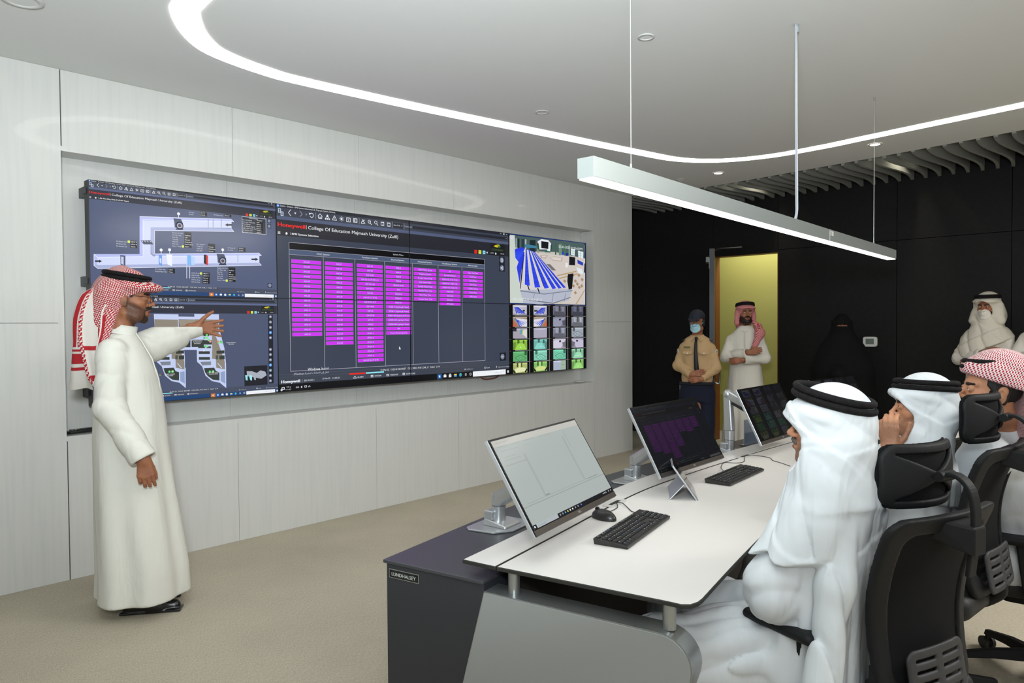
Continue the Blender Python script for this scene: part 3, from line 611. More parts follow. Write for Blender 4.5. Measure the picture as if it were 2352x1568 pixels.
    rows(1245, 425, ['RA Temp', 'RA Hum'], 1370, ['25.1°C', '51.0 %'], 24); rows(1527, 455, ['RA Smoke Alm'], 1645, ['Normal']); rows(865, 1065, ['Pre Filter Sts', 'Final Filter Sts'], 1010, ['Clean', 'Clean'], 26)
    rows(385, 1074, ['FA Damper Ctrl', 'FA Damper FBk', 'FA Damper Fail'], 540, ['90.0 %', '', ''], 26, (0,)); rows(1272, 1110, ['CHW Vlv Ctrl', 'CHW Vlv FBk', 'CHW Vlv Fail', 'CHW Sup Temp', 'CHW Ret Temp'], 1400, ['100.0 %', '100.0 %', 'Normal', '20.0°C', '26.0°C'], 25, (0,))
    rows(1563, 1052, ['Supply Air Fan', 'Air Flow Sts', 'Run Sts', 'Trip Sts', 'Auto Sts', 'Fail Alm', 'Start / Stop'], 1690, ['', 'NotFlow', 'Off', 'Normal', 'NotInAuto', 'FailToStrt', 'Start'], 23, yel=(6,))
    a = q(1840, 468); b2 = q(2115, 680); c.rect(a[0], a[1]+.004, b2[0], b2[1], '2a2e3c', 2); c.frame(a[0], a[1]+.004, b2[0], b2[1], .002, 'd5d9e2', 6)
    u = q(1925, 492); c.text('System Parameters', u[0], u[0]+.052, u[1]-.006, u[1]+.006, 'f0f2f6', 5)
    rows(1848, 510, ['Time Schedule', 'Operator Override', 'Plant Reset', 'Fire Alarm Signal', 'High Limit Temp Cut', 'SA Fan Run Hrs', 'RA Fan Run Hrs'], 2002, ['Occupied', 'Auto', 'Normal', 'Normal', 'Normal', '23465 h', '40018 h'], 23)
    for y in (525, 585): u = q(2148, y); c.rect(u[0]-.012, u[1]-.021, u[0]+.012, u[1]+.021, '22242c', 3); c.circ(u[0], u[1], .0095, '848da4', 4)
    u = q(2156, 1250); c.rect(u[0]-.014, u[1]-.022, u[0]+.014, u[1]+.022, '22242c', 3); c.circ(u[0], u[1], .0105, '848da4', 4)
def plan(c):
    header(c, 'Station - Default - First Floor Plan(CoE_Majmaah_First_Floor_Plan.htm)', 'First Floor Plan', '4c5570', True); footer(c, '454c60', '1f4272', True)
    q = zq(180, 640, 4.9, 0, 1)
    P = lambda L_, col, z=2: c.poly([q(*p) for p in L_], col, z)
    Wl, Fl, Rm = 'c3cff0', '8d8578', '363d38'
    def wing(dx, dxb, dy):
        s_ = lambda x, y: (x+dx+(dxb-dx)*max(0, (y-400))/800, y+dy)
        W = lambda L_, col, z: P([s_(*p) for p in L_], col, z)
        W([(850, 395), (1128, 400), (1128, 560), (1180, 780), (1195, 960), (1190, 1230), (1120, 1170), (1030, 1150), (960, 1090), (925, 985), (870, 935), (865, 760)], Wl, 2)
        W([(855, 455), (1120, 460), (1120, 640), (860, 640)], Fl, 3); W([(1045, 640), (1085, 640), (1082, 1000), (1180, 1020), (1180, 930), (1060, 900), (1038, 900)], Fl, 3)
        W([(900, 690), (1040, 690), (1040, 740), (900, 740)], Rm, 4)
        for y, h_ in ((815, 32), (880, 32)): W([(890, y), (1015, y), (1015, y+h_), (890, y+h_)], Rm, 4)
        W([(885, 760), (965, 760), (965, 780), (885, 780)], Rm, 4); W([(980, 760), (1030, 760), (1030, 780), (980, 780)], Rm, 4)
        W([(1090, 810), (1180, 805), (1180, 840), (1090, 845)], Rm, 4); W([(1120, 865), (1180, 860), (1180, 905), (1120, 908)], Rm, 4); W([(1080, 860), (1108, 858), (1108, 905), (1080, 908)], '4d5650', 4)
        W([(905, 935), (1025, 930), (1025, 970), (925, 975)], '7d8490', 4)
        W([(945, 1005), (1060, 1000), (1080, 1040), (1118, 1050), (1115, 1145), (1040, 1135), (985, 1095), (955, 1050)], Rm, 4); W([(1130, 1050), (1180, 1040), (1180, 1180), (1130, 1150)], '8fa0c8', 4)
        W([(1095, 950), (1105, 950), (1150, 1000), (1140, 1005)], Wl, 5)
        for x, y, col in ((1010, 1045, '4fd06a'), (1045, 1043, '8fe08a'), (1003, 690, '5fd86a'), (1022, 705, 'e58a8a'), (1115, 717, '5fd86a'), (1150, 717, '5fd86a')):
            u = q(*s_(x, y)); c.circ(u[0], u[1], .0065, col, 6); c.rect(u[0]-.001, u[1]-.005, u[0]+.001, u[1]+.005, 'e8f5e8', 7)
    wing(0, 20, 0); wing(455, 475, 0)
    P([(1128, 425), (1420, 430), (1420, 460), (1128, 455)], Wl, 2); P([(1140, 650), (1500, 650), (1510, 800), (1180, 800)], Wl, 3); P([(1150, 690), (1262, 690), (1262, 770), (1150, 770)], Rm, 5); P([(1275, 685), (1412, 685), (1412, 768), (1275, 768)], Rm, 5)
    P([(1340, 600), (1470, 600), (1470, 645), (1340, 645)], Rm, 5); P([(1200, 800), (1335, 800), (1335, 1000), (1200, 1000)], '4c5570', 4); P([(1128, 460), (1420, 460), (1330, 650), (1160, 650)], '998f80', 2)
    for t, x0, x1, y in (('Phonetics', 905, 962, 715), ('Laboratory', 905, 966, 733), ('IT Laboratory', 1175, 1255, 693), ('IT Laboratory Special', 1278, 1396, 693), ('For Windows (1)', 1292, 1388, 710), ('Environment', 1303, 1377, 727), ('Training', 1352, 1402, 622), ('Laboratory', 1346, 1410, 638), ('English Language', 982, 1085, 1073), ('Laboratory', 1000, 1068, 1090), ('IT Laboratory Special for', 1455, 1590, 1058), ('Linux Environment', 1470, 1572, 1072), ('Project Preparation', 1667, 1772, 718), ('Laboratory', 1690, 1750, 734)):
        a = q(x0, y); b2 = q(x1, y); c.text(t, a[0], b2[0], a[1]-.006, a[1]+.006, 'f0f2f6', 7)
    for x, y, col in ((1445, 633, '6fe07a'), (1418, 666, '4fd06a'), (1448, 663, '8fe08a'), (1423, 760, '4fd06a'), (1453, 758, '8fe08a'), (1575, 706, 'e58a8a'), (1605, 706, '4fd06a'), (1520, 610, '6fe07a'), (1542, 636, 'e58a8a')): u = q(x, y); c.circ(u[0], u[1], .0062, col, 8)
    a = q(2135, 405); b2 = q(2200, 1175); c.rect(a[0], a[1], b2[0], b2[1], '1c1e26', 3)
    for y, col in ((427, '8a90a4'), (487, '8a90a4'), (547, '8a90a4'), (605, '5aa0f5'), (663, '8a90a4'), (795, '8a90a4'), (853, '8a90a4'), (912, '8a90a4'), (970, '62a6f7'), (1030, '7d9ca4'), (1088, '8a90a4'), (1148, '8a90a4')):
        u = q(2163, y); c.circ(u[0], u[1], .0088, col, 4); c.rect(u[0]-.003, u[1]-.004, u[0]+.003, u[1]+.004, 'e8ebf2', 5)
    a = q(1868, 985); b2 = q(2130, 1190); c.rect(a[0], a[1], b2[0], b2[1], '1d1f26', 3)
    P([(1895, 1040), (1955, 1040), (2010, 1060), (2050, 1030), (2105, 1045), (2120, 1085), (2060, 1125), (1985, 1110), (1900, 1095)], 'a9aebb', 4); P([(1878, 1085), (1905, 1085), (1905, 1145), (1885, 1140)], '9fe6ee', 5); P([(1920, 1085), (1955, 1085), (1955, 1145), (1935, 1140)], '9fe6ee', 5)
    P([(1970, 1090), (1995, 1090), (2000, 1140), (1980, 1135)], 'a9aebb', 5)
    u = q(1415, 805); c.poly([(u[0]-.003, u[1]-.012), (u[0]-.003, u[1]+.012), (u[0]+.004, u[1]+.005)], 'f4f4f6', 9)
def cctv_big(c):
    q = zq(1150, 520, 4.482, 3, 0); P = lambda L_, col, z=3: c.poly([q(*p) for p in L_], col, z)
    c.rect(0, 0, 1, 1, '1f3a86', 0); c.rect(.006, .012, .994, .99, '0b0d10', 1)
    c.rect(.012, .035, .99, .985, 'c3bdb6', 2)
    P([(95, 85), (865, 175), (868, 330), (560, 262), (350, 255), (95, 200)], '4b5f5e', 3)
    for x, w, col in ((155, 12, '8ea6a6'), (175, 20, '1b2a33'), (215, 30, '2b3c44'), (250, 16, 'aab4b4'), (300, 60, '1e2b2e'), (375, 20, '8d8f80'), (560, 14, '3c6350'), (600, 30, '6f8d7b'), (650, 25, '46705a'), (700, 14, '7d9b8a')): P([(x, 100+x*.13), (x+w, 100+x*.13), (x+w, 240+x*.09), (x, 240+x*.09)], col, 4)
    P([(250, 180), (370, 200), (370, 225), (250, 215)], '3f7f9c', 5)
    P([(95, 85), (145, 90), (160, 400), (235, 790), (100, 785)], 'c9d2c9', 5)
    P([(385, 150), (420, 130), (490, 140), (520, 175), (510, 255), (480, 250), (480, 235), (395, 235)], 'e3e6ee', 5); P([(418, 150), (493, 160), (490, 232), (418, 222)], '15181c', 6)
    P([(372, 170), (392, 175), (400, 245), (380, 230)], '1d4a36', 6); P([(515, 190), (530, 190), (525, 250), (512, 255)], '1d4a36', 6); P([(455, 252), (512, 256), (512, 268), (455, 266)], '1f6b4c', 6)
    P([(340, 262), (870, 330), (870, 800), (640, 790), (520, 420)], 'cfc7c0', 4)
    P([(405, 300), (450, 290), (490, 300), (460, 330), (420, 325)], 'b39a92', 5); P([(420, 303), (450, 296), (478, 303), (458, 320), (428, 318)], 'd6d0c8', 6); P([(500, 320), (560, 308), (640, 325), (630, 360), (540, 350)], 'b8a39a', 5); P([(510, 322), (560, 313), (628, 328), (620, 352), (545, 344)], 'd8d1c9', 6)
    P([(470, 385), (510, 388), (572, 452), (530, 450)], '77716f', 5)
    for a, b2 in (((580, 500), (780, 455)), ((600, 530), (790, 480)), ((770, 800), (870, 640))):
        P([a, b2, (b2[0]+2, b2[1]+12), (a[0]+6, a[1]+12)], 'b99c78', 5)
    for x, y in ((660, 560), (700, 520), (750, 610), (770, 680), (810, 625), (770, 560), (805, 500), (840, 545), (745, 500), (835, 610), (790, 590)): P([(x-16, y), (x, y-18), (x+16, y+4), (x, y+20)], 'a88a68', 6)
    P([(725, 228), (765, 235), (762, 302), (724, 290)], 'e6edf5', 5); P([(797, 248), (852, 262), (850, 330), (800, 315)], 'e6edf5', 5); [P([(725, 228+y), (765, 235+y), (765, 238+y), (725, 231+y)], '7fae9f', 6) for y in (20, 42)]; P([(743, 228), (747, 229), (746, 300), (742, 299)], '7fae9f', 6)
    [P([(797, 248+y), (852, 262+y), (852, 265+y), (797, 251+y)], '7fae9f', 6) for y in (22, 44)]; P([(822, 255), (827, 256), (826, 325), (821, 324)], '7fae9f', 6)
    P([(632, 262), (650, 265), (650, 290), (634, 295)], '2338c9', 6); P([(668, 272), (700, 275), (700, 300), (670, 305)], '1f2f8c', 6); P([(790, 340), (850, 372), (848, 405), (792, 380)], '3140b5', 6)
    P([(706, 308), (768, 318), (765, 400), (704, 396)], '17191f', 7); P([(780, 420), (838, 440), (850, 490), (800, 480)], 'dfe8ef', 5); P([(668, 372), (690, 375), (692, 420), (668, 422)], 'e8e8e8', 6); P([(863, 380), (872, 382), (870, 480), (858, 470)], '15181c', 7)
    P([(200, 655), (720, 640), (738, 655), (700, 760), (420, 800), (235, 790)], 'b4b9c9', 6); P([(200, 655), (450, 690), (738, 655), (738, 664), (450, 700), (203, 668)], '7a8194', 7); P([(235, 745), (540, 785), (720, 725), (720, 733), (540, 795), (237, 755)], '6b7184', 7)
    for x in (345, 540, 665): P([(x, 690), (x+5, 690), (x-8, 775), (x-14, 775)], '7d8393', 7)
    rows = [((258, 232), (268, 232), (300, 610), (248, 598)), ((285, 236), (296, 240), (408, 625), (352, 628)), ((308, 242), (318, 248), (498, 632), (452, 640)), ((322, 248), (332, 253), (572, 636), (534, 645)), ((334, 252), (342, 256), (628, 632), (595, 640)), ((343, 256), (350, 260), (672, 628), (645, 632))]
    c_ = q(0, 0)
    P([(150, 235), (215, 212), (255, 228), (205, 420), (200, 650), (160, 420)], 'd2d0d2', 5); P([(270, 240), (350, 262), (668, 620), (430, 690), (205, 650), (240, 240)], 'd2d0d2', 5)
    P([(145, 235), (215, 212), (250, 225), (235, 260), (150, 300)], '2b3fe0', 7); P([(150, 260), (240, 245), (215, 330), (195, 380), (150, 320)], '3450ea', 7); P([(195, 330), (240, 262), (245, 300), (215, 440), (195, 585), (165, 420)], '2b3fe0', 8)
    P([(233, 262), (243, 262), (243, 300), (207, 640), (200, 640), (205, 560)], '15181c', 8)
    for (a, b2, d2, e2) in rows:
        P([a, b2, d2, e2], '2f46e6', 8)
        for k in range(1, 12):
            s_ = (k/12)**1.7; l0 = (a[0]+(e2[0]-a[0])*s_, a[1]+(e2[1]-a[1])*s_); l1 = (b2[0]+(d2[0]-b2[0])*s_, b2[1]+(d2[1]-b2[1])*s_); w = 1+3*s_
            P([l0, l1, (l1[0], l1[1]+w), (l0[0], l0[1]+w)], '1a2790', 9)
        if a[0] > 300: P([a, (a[0]+2, a[1]), (e2[0]+4, e2[1]), (e2[0]-14, e2[1]-30)], '141d66', 9)
        else: P([(e2[0]+22, e2[1]+4), (e2[0]+36, e2[1]+8), (e2[0]+52, e2[1]+58), (e2[0]+42, e2[1]+58)], '15181c', 9)
    P([(692, 490), (748, 482), (742, 560), (735, 640), (700, 650), (685, 560)], '121417', 9)
    a = q(596, 178); b2 = q(840, 235); c.text('21-03-2022 01:55:43 PM', a[0], b2[0], a[1]+.02, a[1]+.058, 'eef0f4', 10)
    a = q(132, 730); b2 = q(424, 760); c.text('MU-MAJMAAH-AD-GF-13', a[0], b2[0], a[1]-.0, a[1]+.042, 'dfe2e6', 10)
    a = q(95, 80); c.rect(.015, .04, .055, .075, 'd5d2ea', 9)
CAMT = [('stand', 'b9b6c4', 0), ('stand2', 'b9b6c4', 1), ('room', '6c6c7c', 0), ('room', '575a6a', 1), ('seats', '9a8c7c', 0), ('seats', '9a8c7c', 1), ('hall', '77788a', 0), ('room', '8a8c96', 1),
        ('lobby', 'a69fae', 0), ('plain', 'a9a6b8', 0), ('room', '7f8292', 1), ('floor', '9aa4ae', 0), ('corr', '86b545', 0), ('corr', '6fb0a8', 1), ('hall', 'a7a3b2', 0), ('hall', '9b97a8', 1),
        ('floor', '62ad70', 1), ('floor', '82c9b2', 0), ('floor', '6fc3a4', 1), ('corr2', '84b898', 0), ('exit', 'aab573', 0), ('exit', '83b866', 1), ('plain2', 'aab3c6', 0), ('corr', '83b866', 0)]
def shade(h, f):
    f = min(f, 1.25)
    return '%02x%02x%02x' % tuple(max(0, min(255, int(int(h[i:i+2], 16)*f))) for i in (0, 2, 4))
def cctv_grid(c):
    c.rect(0, 0, 1, 1, '07080a', 0)
    for r in range(6):
        for k in range(4):
            kind, col, v = CAMT[r*4+k]; x0 = k/4; y0 = r/6
            old = c.sub; a0 = c.T(x0+.045, y0+.016); a1 = c.T(x0+.213, y0+.160); c.rect(x0+.24, y0+.01, x0+.246, y0+1/6, '8f9196', 2) if k < 3 else None
            c.rect(x0+.07, y0+.001, x0+.25, y0+.006, 'a9abb0', 2); c.rect(x0+.004, y0+.004, x0+.02, y0+.010, '4a7a4a' if (r+k) % 2 else 'a03028', 2)
            c.sub = (*a0, *a1); R = lambda *a, z=3: c.rect(*a[:4], a[4], z); G = lambda L_, col_, z=3: c.poly(L_, col_, z)
            R(0, 0, 1, 1, col); m = (lambda x: 1-x) if v else (lambda x: x)
            G([(0, 0), (1, 0), (1, .12), (.5, .2), (0, .12)], shade(col, 1.15), 4)
            if kind in ('stand', 'stand2'):
                G([(m(.1), .25), (m(.35), .12), (m(.95), .75), (m(.3), .95)], 'dcdbe6', 4)
                for q_ in range(6): G([(m(.1+.05*q_), .2), (m(.14+.05*q_), .18), (m(.32+.115*q_), .8), (m(.24+.115*q_), .84)], '3548c8', 5)
                R(.7 if not v else .05, .45, .85 if not v else .3, .62, '2a2c33', z=5); R(0, .85, 1, 1, shade(col, .8), z=4)
            elif kind == 'seats':
                G([(m(0), .3), (m(.35), .95), (m(0), 1)], 'c2684a', 4); G([(m(.15), .15), (m(1), .25), (m(1), 1), (m(.5), .95)], 'dcdbe6', 5)
                for q_ in range(5): G([(m(.15), .16+.02*q_), (m(.2), .14+.03*q_), (m(.55+.12*q_), .98-.1*q_), (m(.46+.12*q_), .98-.1*q_)], '3d51cf', 6)
            elif kind == 'room':
                for q_ in range(3): G([(.2+.25*q_, .0), (.34+.25*q_, .0), (.36+.25*q_, .55), (.22+.25*q_, .55)], shade(col, 1.6 if q_ != 1 else .6), 5)
                G([(0, 1), (.1, .55), (.9, .6), (1, 1)], shade(col, .75), 4)
            elif kind == 'corr' or kind == 'corr2':
                G([(m(.1), 1), (m(.4), .35), (m(.75), .35), (m(.95), 1)], shade(col, 1.2), 5); R(.3, 0, .45, .35, shade(col, .6), z=5); R(.7, .05, .8, .4, shade(col, .5), z=5); G([(m(0), .3), (m(.2), .2), (m(.15), 1), (m(0), 1)], shade(col, .8), 4); G([(.5, .7), (.56, .7), (.56, .78), (.5, .78)], 'f2f6ea', 6)
            elif kind == 'floor':
                G([(.1, .6), (.55, .35), (.95, .7), (.45, 1)], shade(col, .72), 5); G([(.18, .62), (.55, .42), (.86, .7), (.46, .94)], shade(col, 1.1), 6); G([(.34, .66), (.54, .55), (.7, .7), (.48, .83)], shade(col, .72), 7); G([(.4, .67), (.54, .6), (.63, .7), (.49, .78)], shade(col, 1.1), 8); R(m(.15)-.05, 0, m(.15)+.12, .4, shade(col, .55), z=5)
            elif kind == 'exit':
                G([(.1, .6), (.4, .45), (.85, .5), (.95, .85), (.2, .95)], 'e2e6b4' if not v else 'd0dd8a', 5); R(.4, 0, .5, .45, shade(col, 1.25), z=5); R(.25, .0, .35, .4, shade(col, .4), z=5); R(.55, 0, .64, .42, shade(col, .5), z=5); G([(0, .6), (.18, .95), (.1, 1), (0, .9)], '15181c', 6); G([(.8, .9), (.95, .6), (1, .7), (.9, 1)], '15181c', 6)
            elif kind == 'plain2': R(.58, 0, 1, 1, '9fb2a4', z=5); R(.74, .4, .78, .5, '33363f', z=6)
            elif kind == 'lobby': G([(.5, .1), (.7, .1), (.62, .6), (.5, .55)], '5fa6a8', 5); G([(.7, .2), (1, .1), (1, 1), (.66, .6)], 'd8d8d2', 5); G([(.66, .2), (.72, .15), (.68, .6), (.64, .6)], 'd8c24a', 6); R(0, 0, .25, .3, '2c2e3c', z=5)
            elif kind == 'hall': G([(m(0), .2), (m(1), .0), (m(.6), 1), (m(0), 1)], shade(col, 1.25), 4); G([(m(.45), .2), (m(.62), .15), (m(.62), .35), (m(.48), .38)], '2a2c33', 5); G([(m(.7), .4), (m(1), .3), (m(1), .9), (m(.8), .9)], shade(col, .7), 5)
            c.sub = old
# ------------------------------------------------------------------ the eight wall display panels
M_disp = mat('display_housing', '26272a', .5); M_bezel = mat('display_bezel', '08080a', .35); M_brk = mat('bracket_grey', '4a4b4d', .5, metal=.4)
where = [['top left, showing the grey air duct diagram', 'top row, second from left, with magenta rows under a big red title', 'top row, third from left, with the three short magenta columns', 'top right, showing a hall with blue seats'],
         ['bottom left, showing the white building floor plan', 'bottom row, second from left, with the long magenta column ends', 'bottom row, third from left, nearly empty with a white search box', 'bottom right, showing a grid of small camera pictures']]
for r in range(2):
    for k in range(4):
        x0 = SX0+k*PW; z1 = SZ0-r*PH; y = 4.8053
        e = empty('wall_display', (x0+PW/2, y+.05, z1-PH), 0, 'wall display '+where[r][k], 'display', 'panels of the screen wall')
        MB().box(x0, x0+PW, y+.003, y+.075, z1-PH, z1).build('housing', M_disp, e, world=True)
        b = MB(); w = .0022; yy0, yy1 = y-.0045, y+.003
        b.box(x0, x0+PW, yy0, yy1, z1-w, z1); b.box(x0, x0+PW, yy0, yy1, z1-PH, z1-PH+w); b.box(x0, x0+w, yy0, yy1, z1-PH, z1); b.box(x0+PW-w, x0+PW, yy0, yy1, z1-PH, z1)
        b.build('bezel', M_bezel, e, world=True)
        if k in (1, 2):
            c = Canvas(((k-1)/2, r/2, k/2, (r+1)/2)); bms(c); c.build('screen_image', (SX0+PW, y+.003, SZ0), (2*PW, 0, 0), (0, 0, -2*PH), e)
        else:
            c = Canvas(); {(0, 0): ahu, (0, 1): plan, (3, 0): cctv_big, (3, 1): cctv_grid}[(k, r)](c)
            c.build('screen_image', (x0, y+.003, z1), (PW, 0, 0), (0, 0, -PH), e)
        for zz in (z1-.06, z1-PH+.08):
            m = MB(); m.box(x0-.010 if k == 0 else x0+.05, (x0 if k == 0 else x0+.12), y+.045, y+.085, zz-.018, zz+.018); m.box(x0+.001 if k == 0 else x0+.06, x0+.03 if k == 0 else x0+.11, y+.0755, WALL_Y+ND-.001, zz-.03, zz+.03)
            m.build('mount_bracket', M_brk, e, world=True)
# red cable hanging behind the lower edge, remote control and white cover on the ledge
A_ = at_y(1105, 866, 4.93); B_ = at_y(1145, 862, 4.93)
rc = MB(); rc.tube(catmull([(A_[0]-.05, 4.93, A_[2]+.06), (A_[0], 4.93, A_[2]), (A_[0]+.06, 4.93, A_[2]-.022), (B_[0]-.05, 4.93, B_[2]-.02), (B_[0], 4.93, B_[2]+.005), (B_[0]+.03, 4.93, B_[2]+.06)], 6), .005, 8)
tag(rc.build('hanging_cable', mat('cable_red', '7a2018', .5), smooth=True), 'short dark red cable sagging below the screen wall bottom edge', 'cable')
re = empty('remote_control', (1.335, 4.90, NZ0), math.radians(14), 'black remote control lying on the white ledge behind the presenter', 'remote control')
a = MB(); a.M = Matrix.Identity(4)
V = []; F = []; n = 14
for k in range(n+1):
    s = k/n; x = -.11+.23*s; w = .026+.006*math.sin(math.pi*s*.9+.3); hgt = .020+.006*math.sin(s*math.pi)
    for q in range(10):
        t = 2*math.pi*q/10; V.append((x, w*math.copysign(abs(math.cos(t))**.6, math.cos(t)), hgt/2+.001+hgt/2*math.copysign(abs(math.sin(t))**.6, math.sin(t))))
for k in range(n):
    for q in range(10): F.append((k*10+q, k*10+(q+1) % 10, (k+1)*10+(q+1) % 10, (k+1)*10+q))
F += [list(range(10)), [n*10+q for q in range(10)][::-1]]
mesh_obj('remote_body', V, F, mat('remote_black', '141416', .35), re, True)
bt = MB()
for i in range(9):
    for j in range(3):
        bt.mi = 1 if (i, j) in ((1, 0), (6, 1), (8, 2)) else 0; bt.box(-.085+.02*i, -.074+.02*i, -.014+.011*j, -.007+.011*j, .022, .0275)
bt.build('remote_buttons', [mat('button_grey', '5c5c60', .5), mat('button_yellow', 'b09a3c', .5)], re)['kind'] = 'stuff'
cv = MB(); P = at_z(1340, 875, NZ0); cv.sphere((0, 0, .012), .06, 20, 8, (1.3, .8, .2)); o = cv.build('cable_cover', M_ash, smooth=True); o.location = (6.21, 4.90, NZ0)
tag(o, 'small pale oval cap lying on the ledge at the niche right end', 'cap')
# ================================================================== THE CONTROL DESK
M_dtop = mat('desk_white_laminate', 'd4d0cb', .38, spec=.4); M_edge = mat('desk_dark_edge', '23241f', .6); M_dark = mat('desk_anthracite', '2d2f33', .42, spec=.4)
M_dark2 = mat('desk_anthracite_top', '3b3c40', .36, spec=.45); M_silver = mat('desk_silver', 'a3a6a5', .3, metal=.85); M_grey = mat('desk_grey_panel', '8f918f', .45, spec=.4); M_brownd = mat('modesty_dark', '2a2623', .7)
def mirror(P, cx=3.85): return [(2*cx-x, y) for x, y in reversed(P)]
rear_l = catmull([(1.517, 1.675), (1.912, 1.752), (2.35, 1.842), (2.70, 1.9), (3.05, 1.936), (3.45, 1.95), (3.85, 1.955)], 4)
rear = rear_l+mirror(rear_l)[1:]
joint_l = catmull([(1.54, 1.547), (2.0, 1.641), (2.342, 1.713), (2.71, 1.775), (3.05, 1.80), (3.45, 1.812), (3.85, 1.815)], 4)
joint = joint_l+mirror(joint_l)[1:]
front_l = catmull([(1.74, .952), (2.129, 1.032), (2.5, 1.10), (2.9, 1.15), (3.4, 1.18), (3.85, 1.185)], 4)
corner = [(1.657+.002, 1.01), (1.664, .975), (1.682, .955), (1.71, .949)]
front = corner+front_l+mirror(front_l)[1:]+mirror(corner)
desk = empty('control_desk', (3.85, 1.6, 0), 0, 'long white-topped control room desk with dark cabinets and a silver end leg', 'desk')
def top_part(name, a, b2, z0=.737, z1=.75):
    m = MB(); m.mi = 0; P = list(a)+list(reversed(b2)); n = len(P)
    m.prism(P, z0, z1); 
    o = m.build(name, [M_dtop, M_edge], desk, world=True)
    for p in o.data.polygons:
        if abs(p.normal.z) < .5: p.material_index = 1
    o.data.update()
    md = o.modifiers.new('bevel', 'BEVEL'); md.width = .003; md.segments = 2; md.limit_method = 'ANGLE'; md.angle_limit = math.radians(50); md.material = 1
    return o
j2 = [(x, y+.002) for x, y in joint]
top_part('rear_shelf_strip', rear, j2); top_part('desk_top', [(x, y-.002) for x, y in joint], [(1.545, 1.53)]+front+[(2*3.85-1.545, 1.53)])
# dark lower surface and cabinets
dl = catmull([(1.437, 1.99), (1.95, 2.102), (2.31, 2.17), (2.7, 2.212), (3.06, 2.235), (3.45, 2.25), (3.85, 2.255)], 3); dr = dl+mirror(dl)[1:]
fl = catmull([(1.522, 1.585), (2.0, 1.68), (2.342, 1.745), (2.71, 1.81), (3.05, 1.84), (3.45, 1.852), (3.85, 1.855)], 3); fr_ = fl+mirror(fl)[1:]
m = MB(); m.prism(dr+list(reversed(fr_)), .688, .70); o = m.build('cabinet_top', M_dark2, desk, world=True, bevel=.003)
def shrink(P, dx): return [(x+dx if x < 3.85 else x-dx, y) for x, y in P]
m = MB(); m.prism(shrink([(x, y-.012) for x, y in dr], .008)+list(reversed(shrink([(x, y+.004) for x, y in fr_], .008))), .02, .688); m.build('cabinet', M_dark, desk, world=True)
# maker's plate on the cabinet end
Pe0 = np.array([1.445, 1.978, 0]); Pe1 = np.array([1.530, 1.589, 0]); te = (Pe1-Pe0)/np.linalg.norm(Pe1-Pe0)
pe = empty('tmp'); bpy.data.objects.remove(pe, do_unlink=True)
class Plate(Canvas): pass
ne = np.array([te[1], -te[0], 0]); ne = ne if ne[0] < 0 else -ne
def plate():
    h = .03; w = .128; O = Pe0+te*.012+np.array([0, 0, .672])+ne*.0005
    m = MB()
    def slab(a, b2, za, zb, d): 
        p = [O+te*a, O+te*b2, O+te*b2+ne*d, O+te*a+ne*d]; m.prism([(q[0], q[1]) for q in p], .672+za, .672+zb)
    m.mi = 0; slab(0, w, -h, 0, .002); m.mi = 1; slab(.0022, w-.0022, -h+.0022, -.0022, .0026)
    o = m.build('maker_plate', [mat('plate_frame', 'b5b8b5', .3, metal=.8), mat('plate_black', '101214', .4), mat('plate_letters', 'b9bdb9', .4)], desk, world=True)
    for t, a, b2, th in (('LUND', .012, .056, 1), ('HALSEY', .058, .116, 0)):
        V, F = text_geo(t); mn, mx = V[:, 0].min(), V[:, 0].max()
        vv = [O+te*(a+(x-mn)/(mx-mn)*(b2-a))+np.array([0, 0, -.0215+y/.73*.0125])+ne*.0030 for x, y in V]
        mesh_obj('plate_lettering', vv, F, M_pl, desk, world=True)
        if th: mesh_obj('plate_lettering', [v+te*.0007 for v in vv], F, M_pl, desk, world=True)
M_pl = mat('plate_letters', 'c5c9c5', .4); plate()
# end legs: leaning silver-edged panels, rails and spacers
def end_leg(sgn):
    X = (lambda x: x) if sgn > 0 else (lambda x: 7.7-x)
    A = np.array([1.522, 1.585]); B2 = np.array([1.652, .935]); t2 = (B2-A)/np.linalg.norm(B2-A); L2 = np.linalg.norm(B2-A); nn2 = np.array([-t2[1], t2[0]]); nn2 = nn2 if nn2[0] > 0 else -nn2
    zt = .668; lean = .44
    def prof(dz=0, ins=0):
        P = [(0+ins, zt-ins)]
        r = .09; cx, cz = L2-r, zt-r
        for k in range(9): a = math.radians(90-k*(90+14)/8); P.append((cx+(r-ins)*math.cos(a), cz+(r-ins)*math.sin(a)))
        P += [(L2-lean*.62*(zt)-.0-ins, 0.0), (-lean*.62*zt+ins, 0.0)]
        return P
    def slab(P, d0, d1):
        n = len(P); V = []
        for d in (d0, d1):
            for s_, z in P: q = A+t2*s_+nn2*d; V.append((X(q[0]), q[1], z))
        F = [list(range(n)), [i+n for i in range(n)][::-1]]+[(i, i+n, (i+1) % n+n, (i+1) % n) for i in range(n)]
        return V, F
    m = MB(); m.mi = 0; m._add(*slab(prof(), .004, .085)); m.mi = 1; m._add(*slab(prof(ins=.004), -.0005, .005))
    o = m.build('end_leg', [M_silver, M_grey], desk, world=True)
    smooth_by_angle(o, 30)
    for s_ in (.085, .585):
        m = MB(); q = A+t2*s_+nn2*.045; m.cyl((X(q[0]), q[1], zt), (X(q[0]), q[1], .737), .0185, n=20); m.build('leg_spacer', M_silver, desk, world=True, auto=True)
end_leg(1); end_leg(-1)
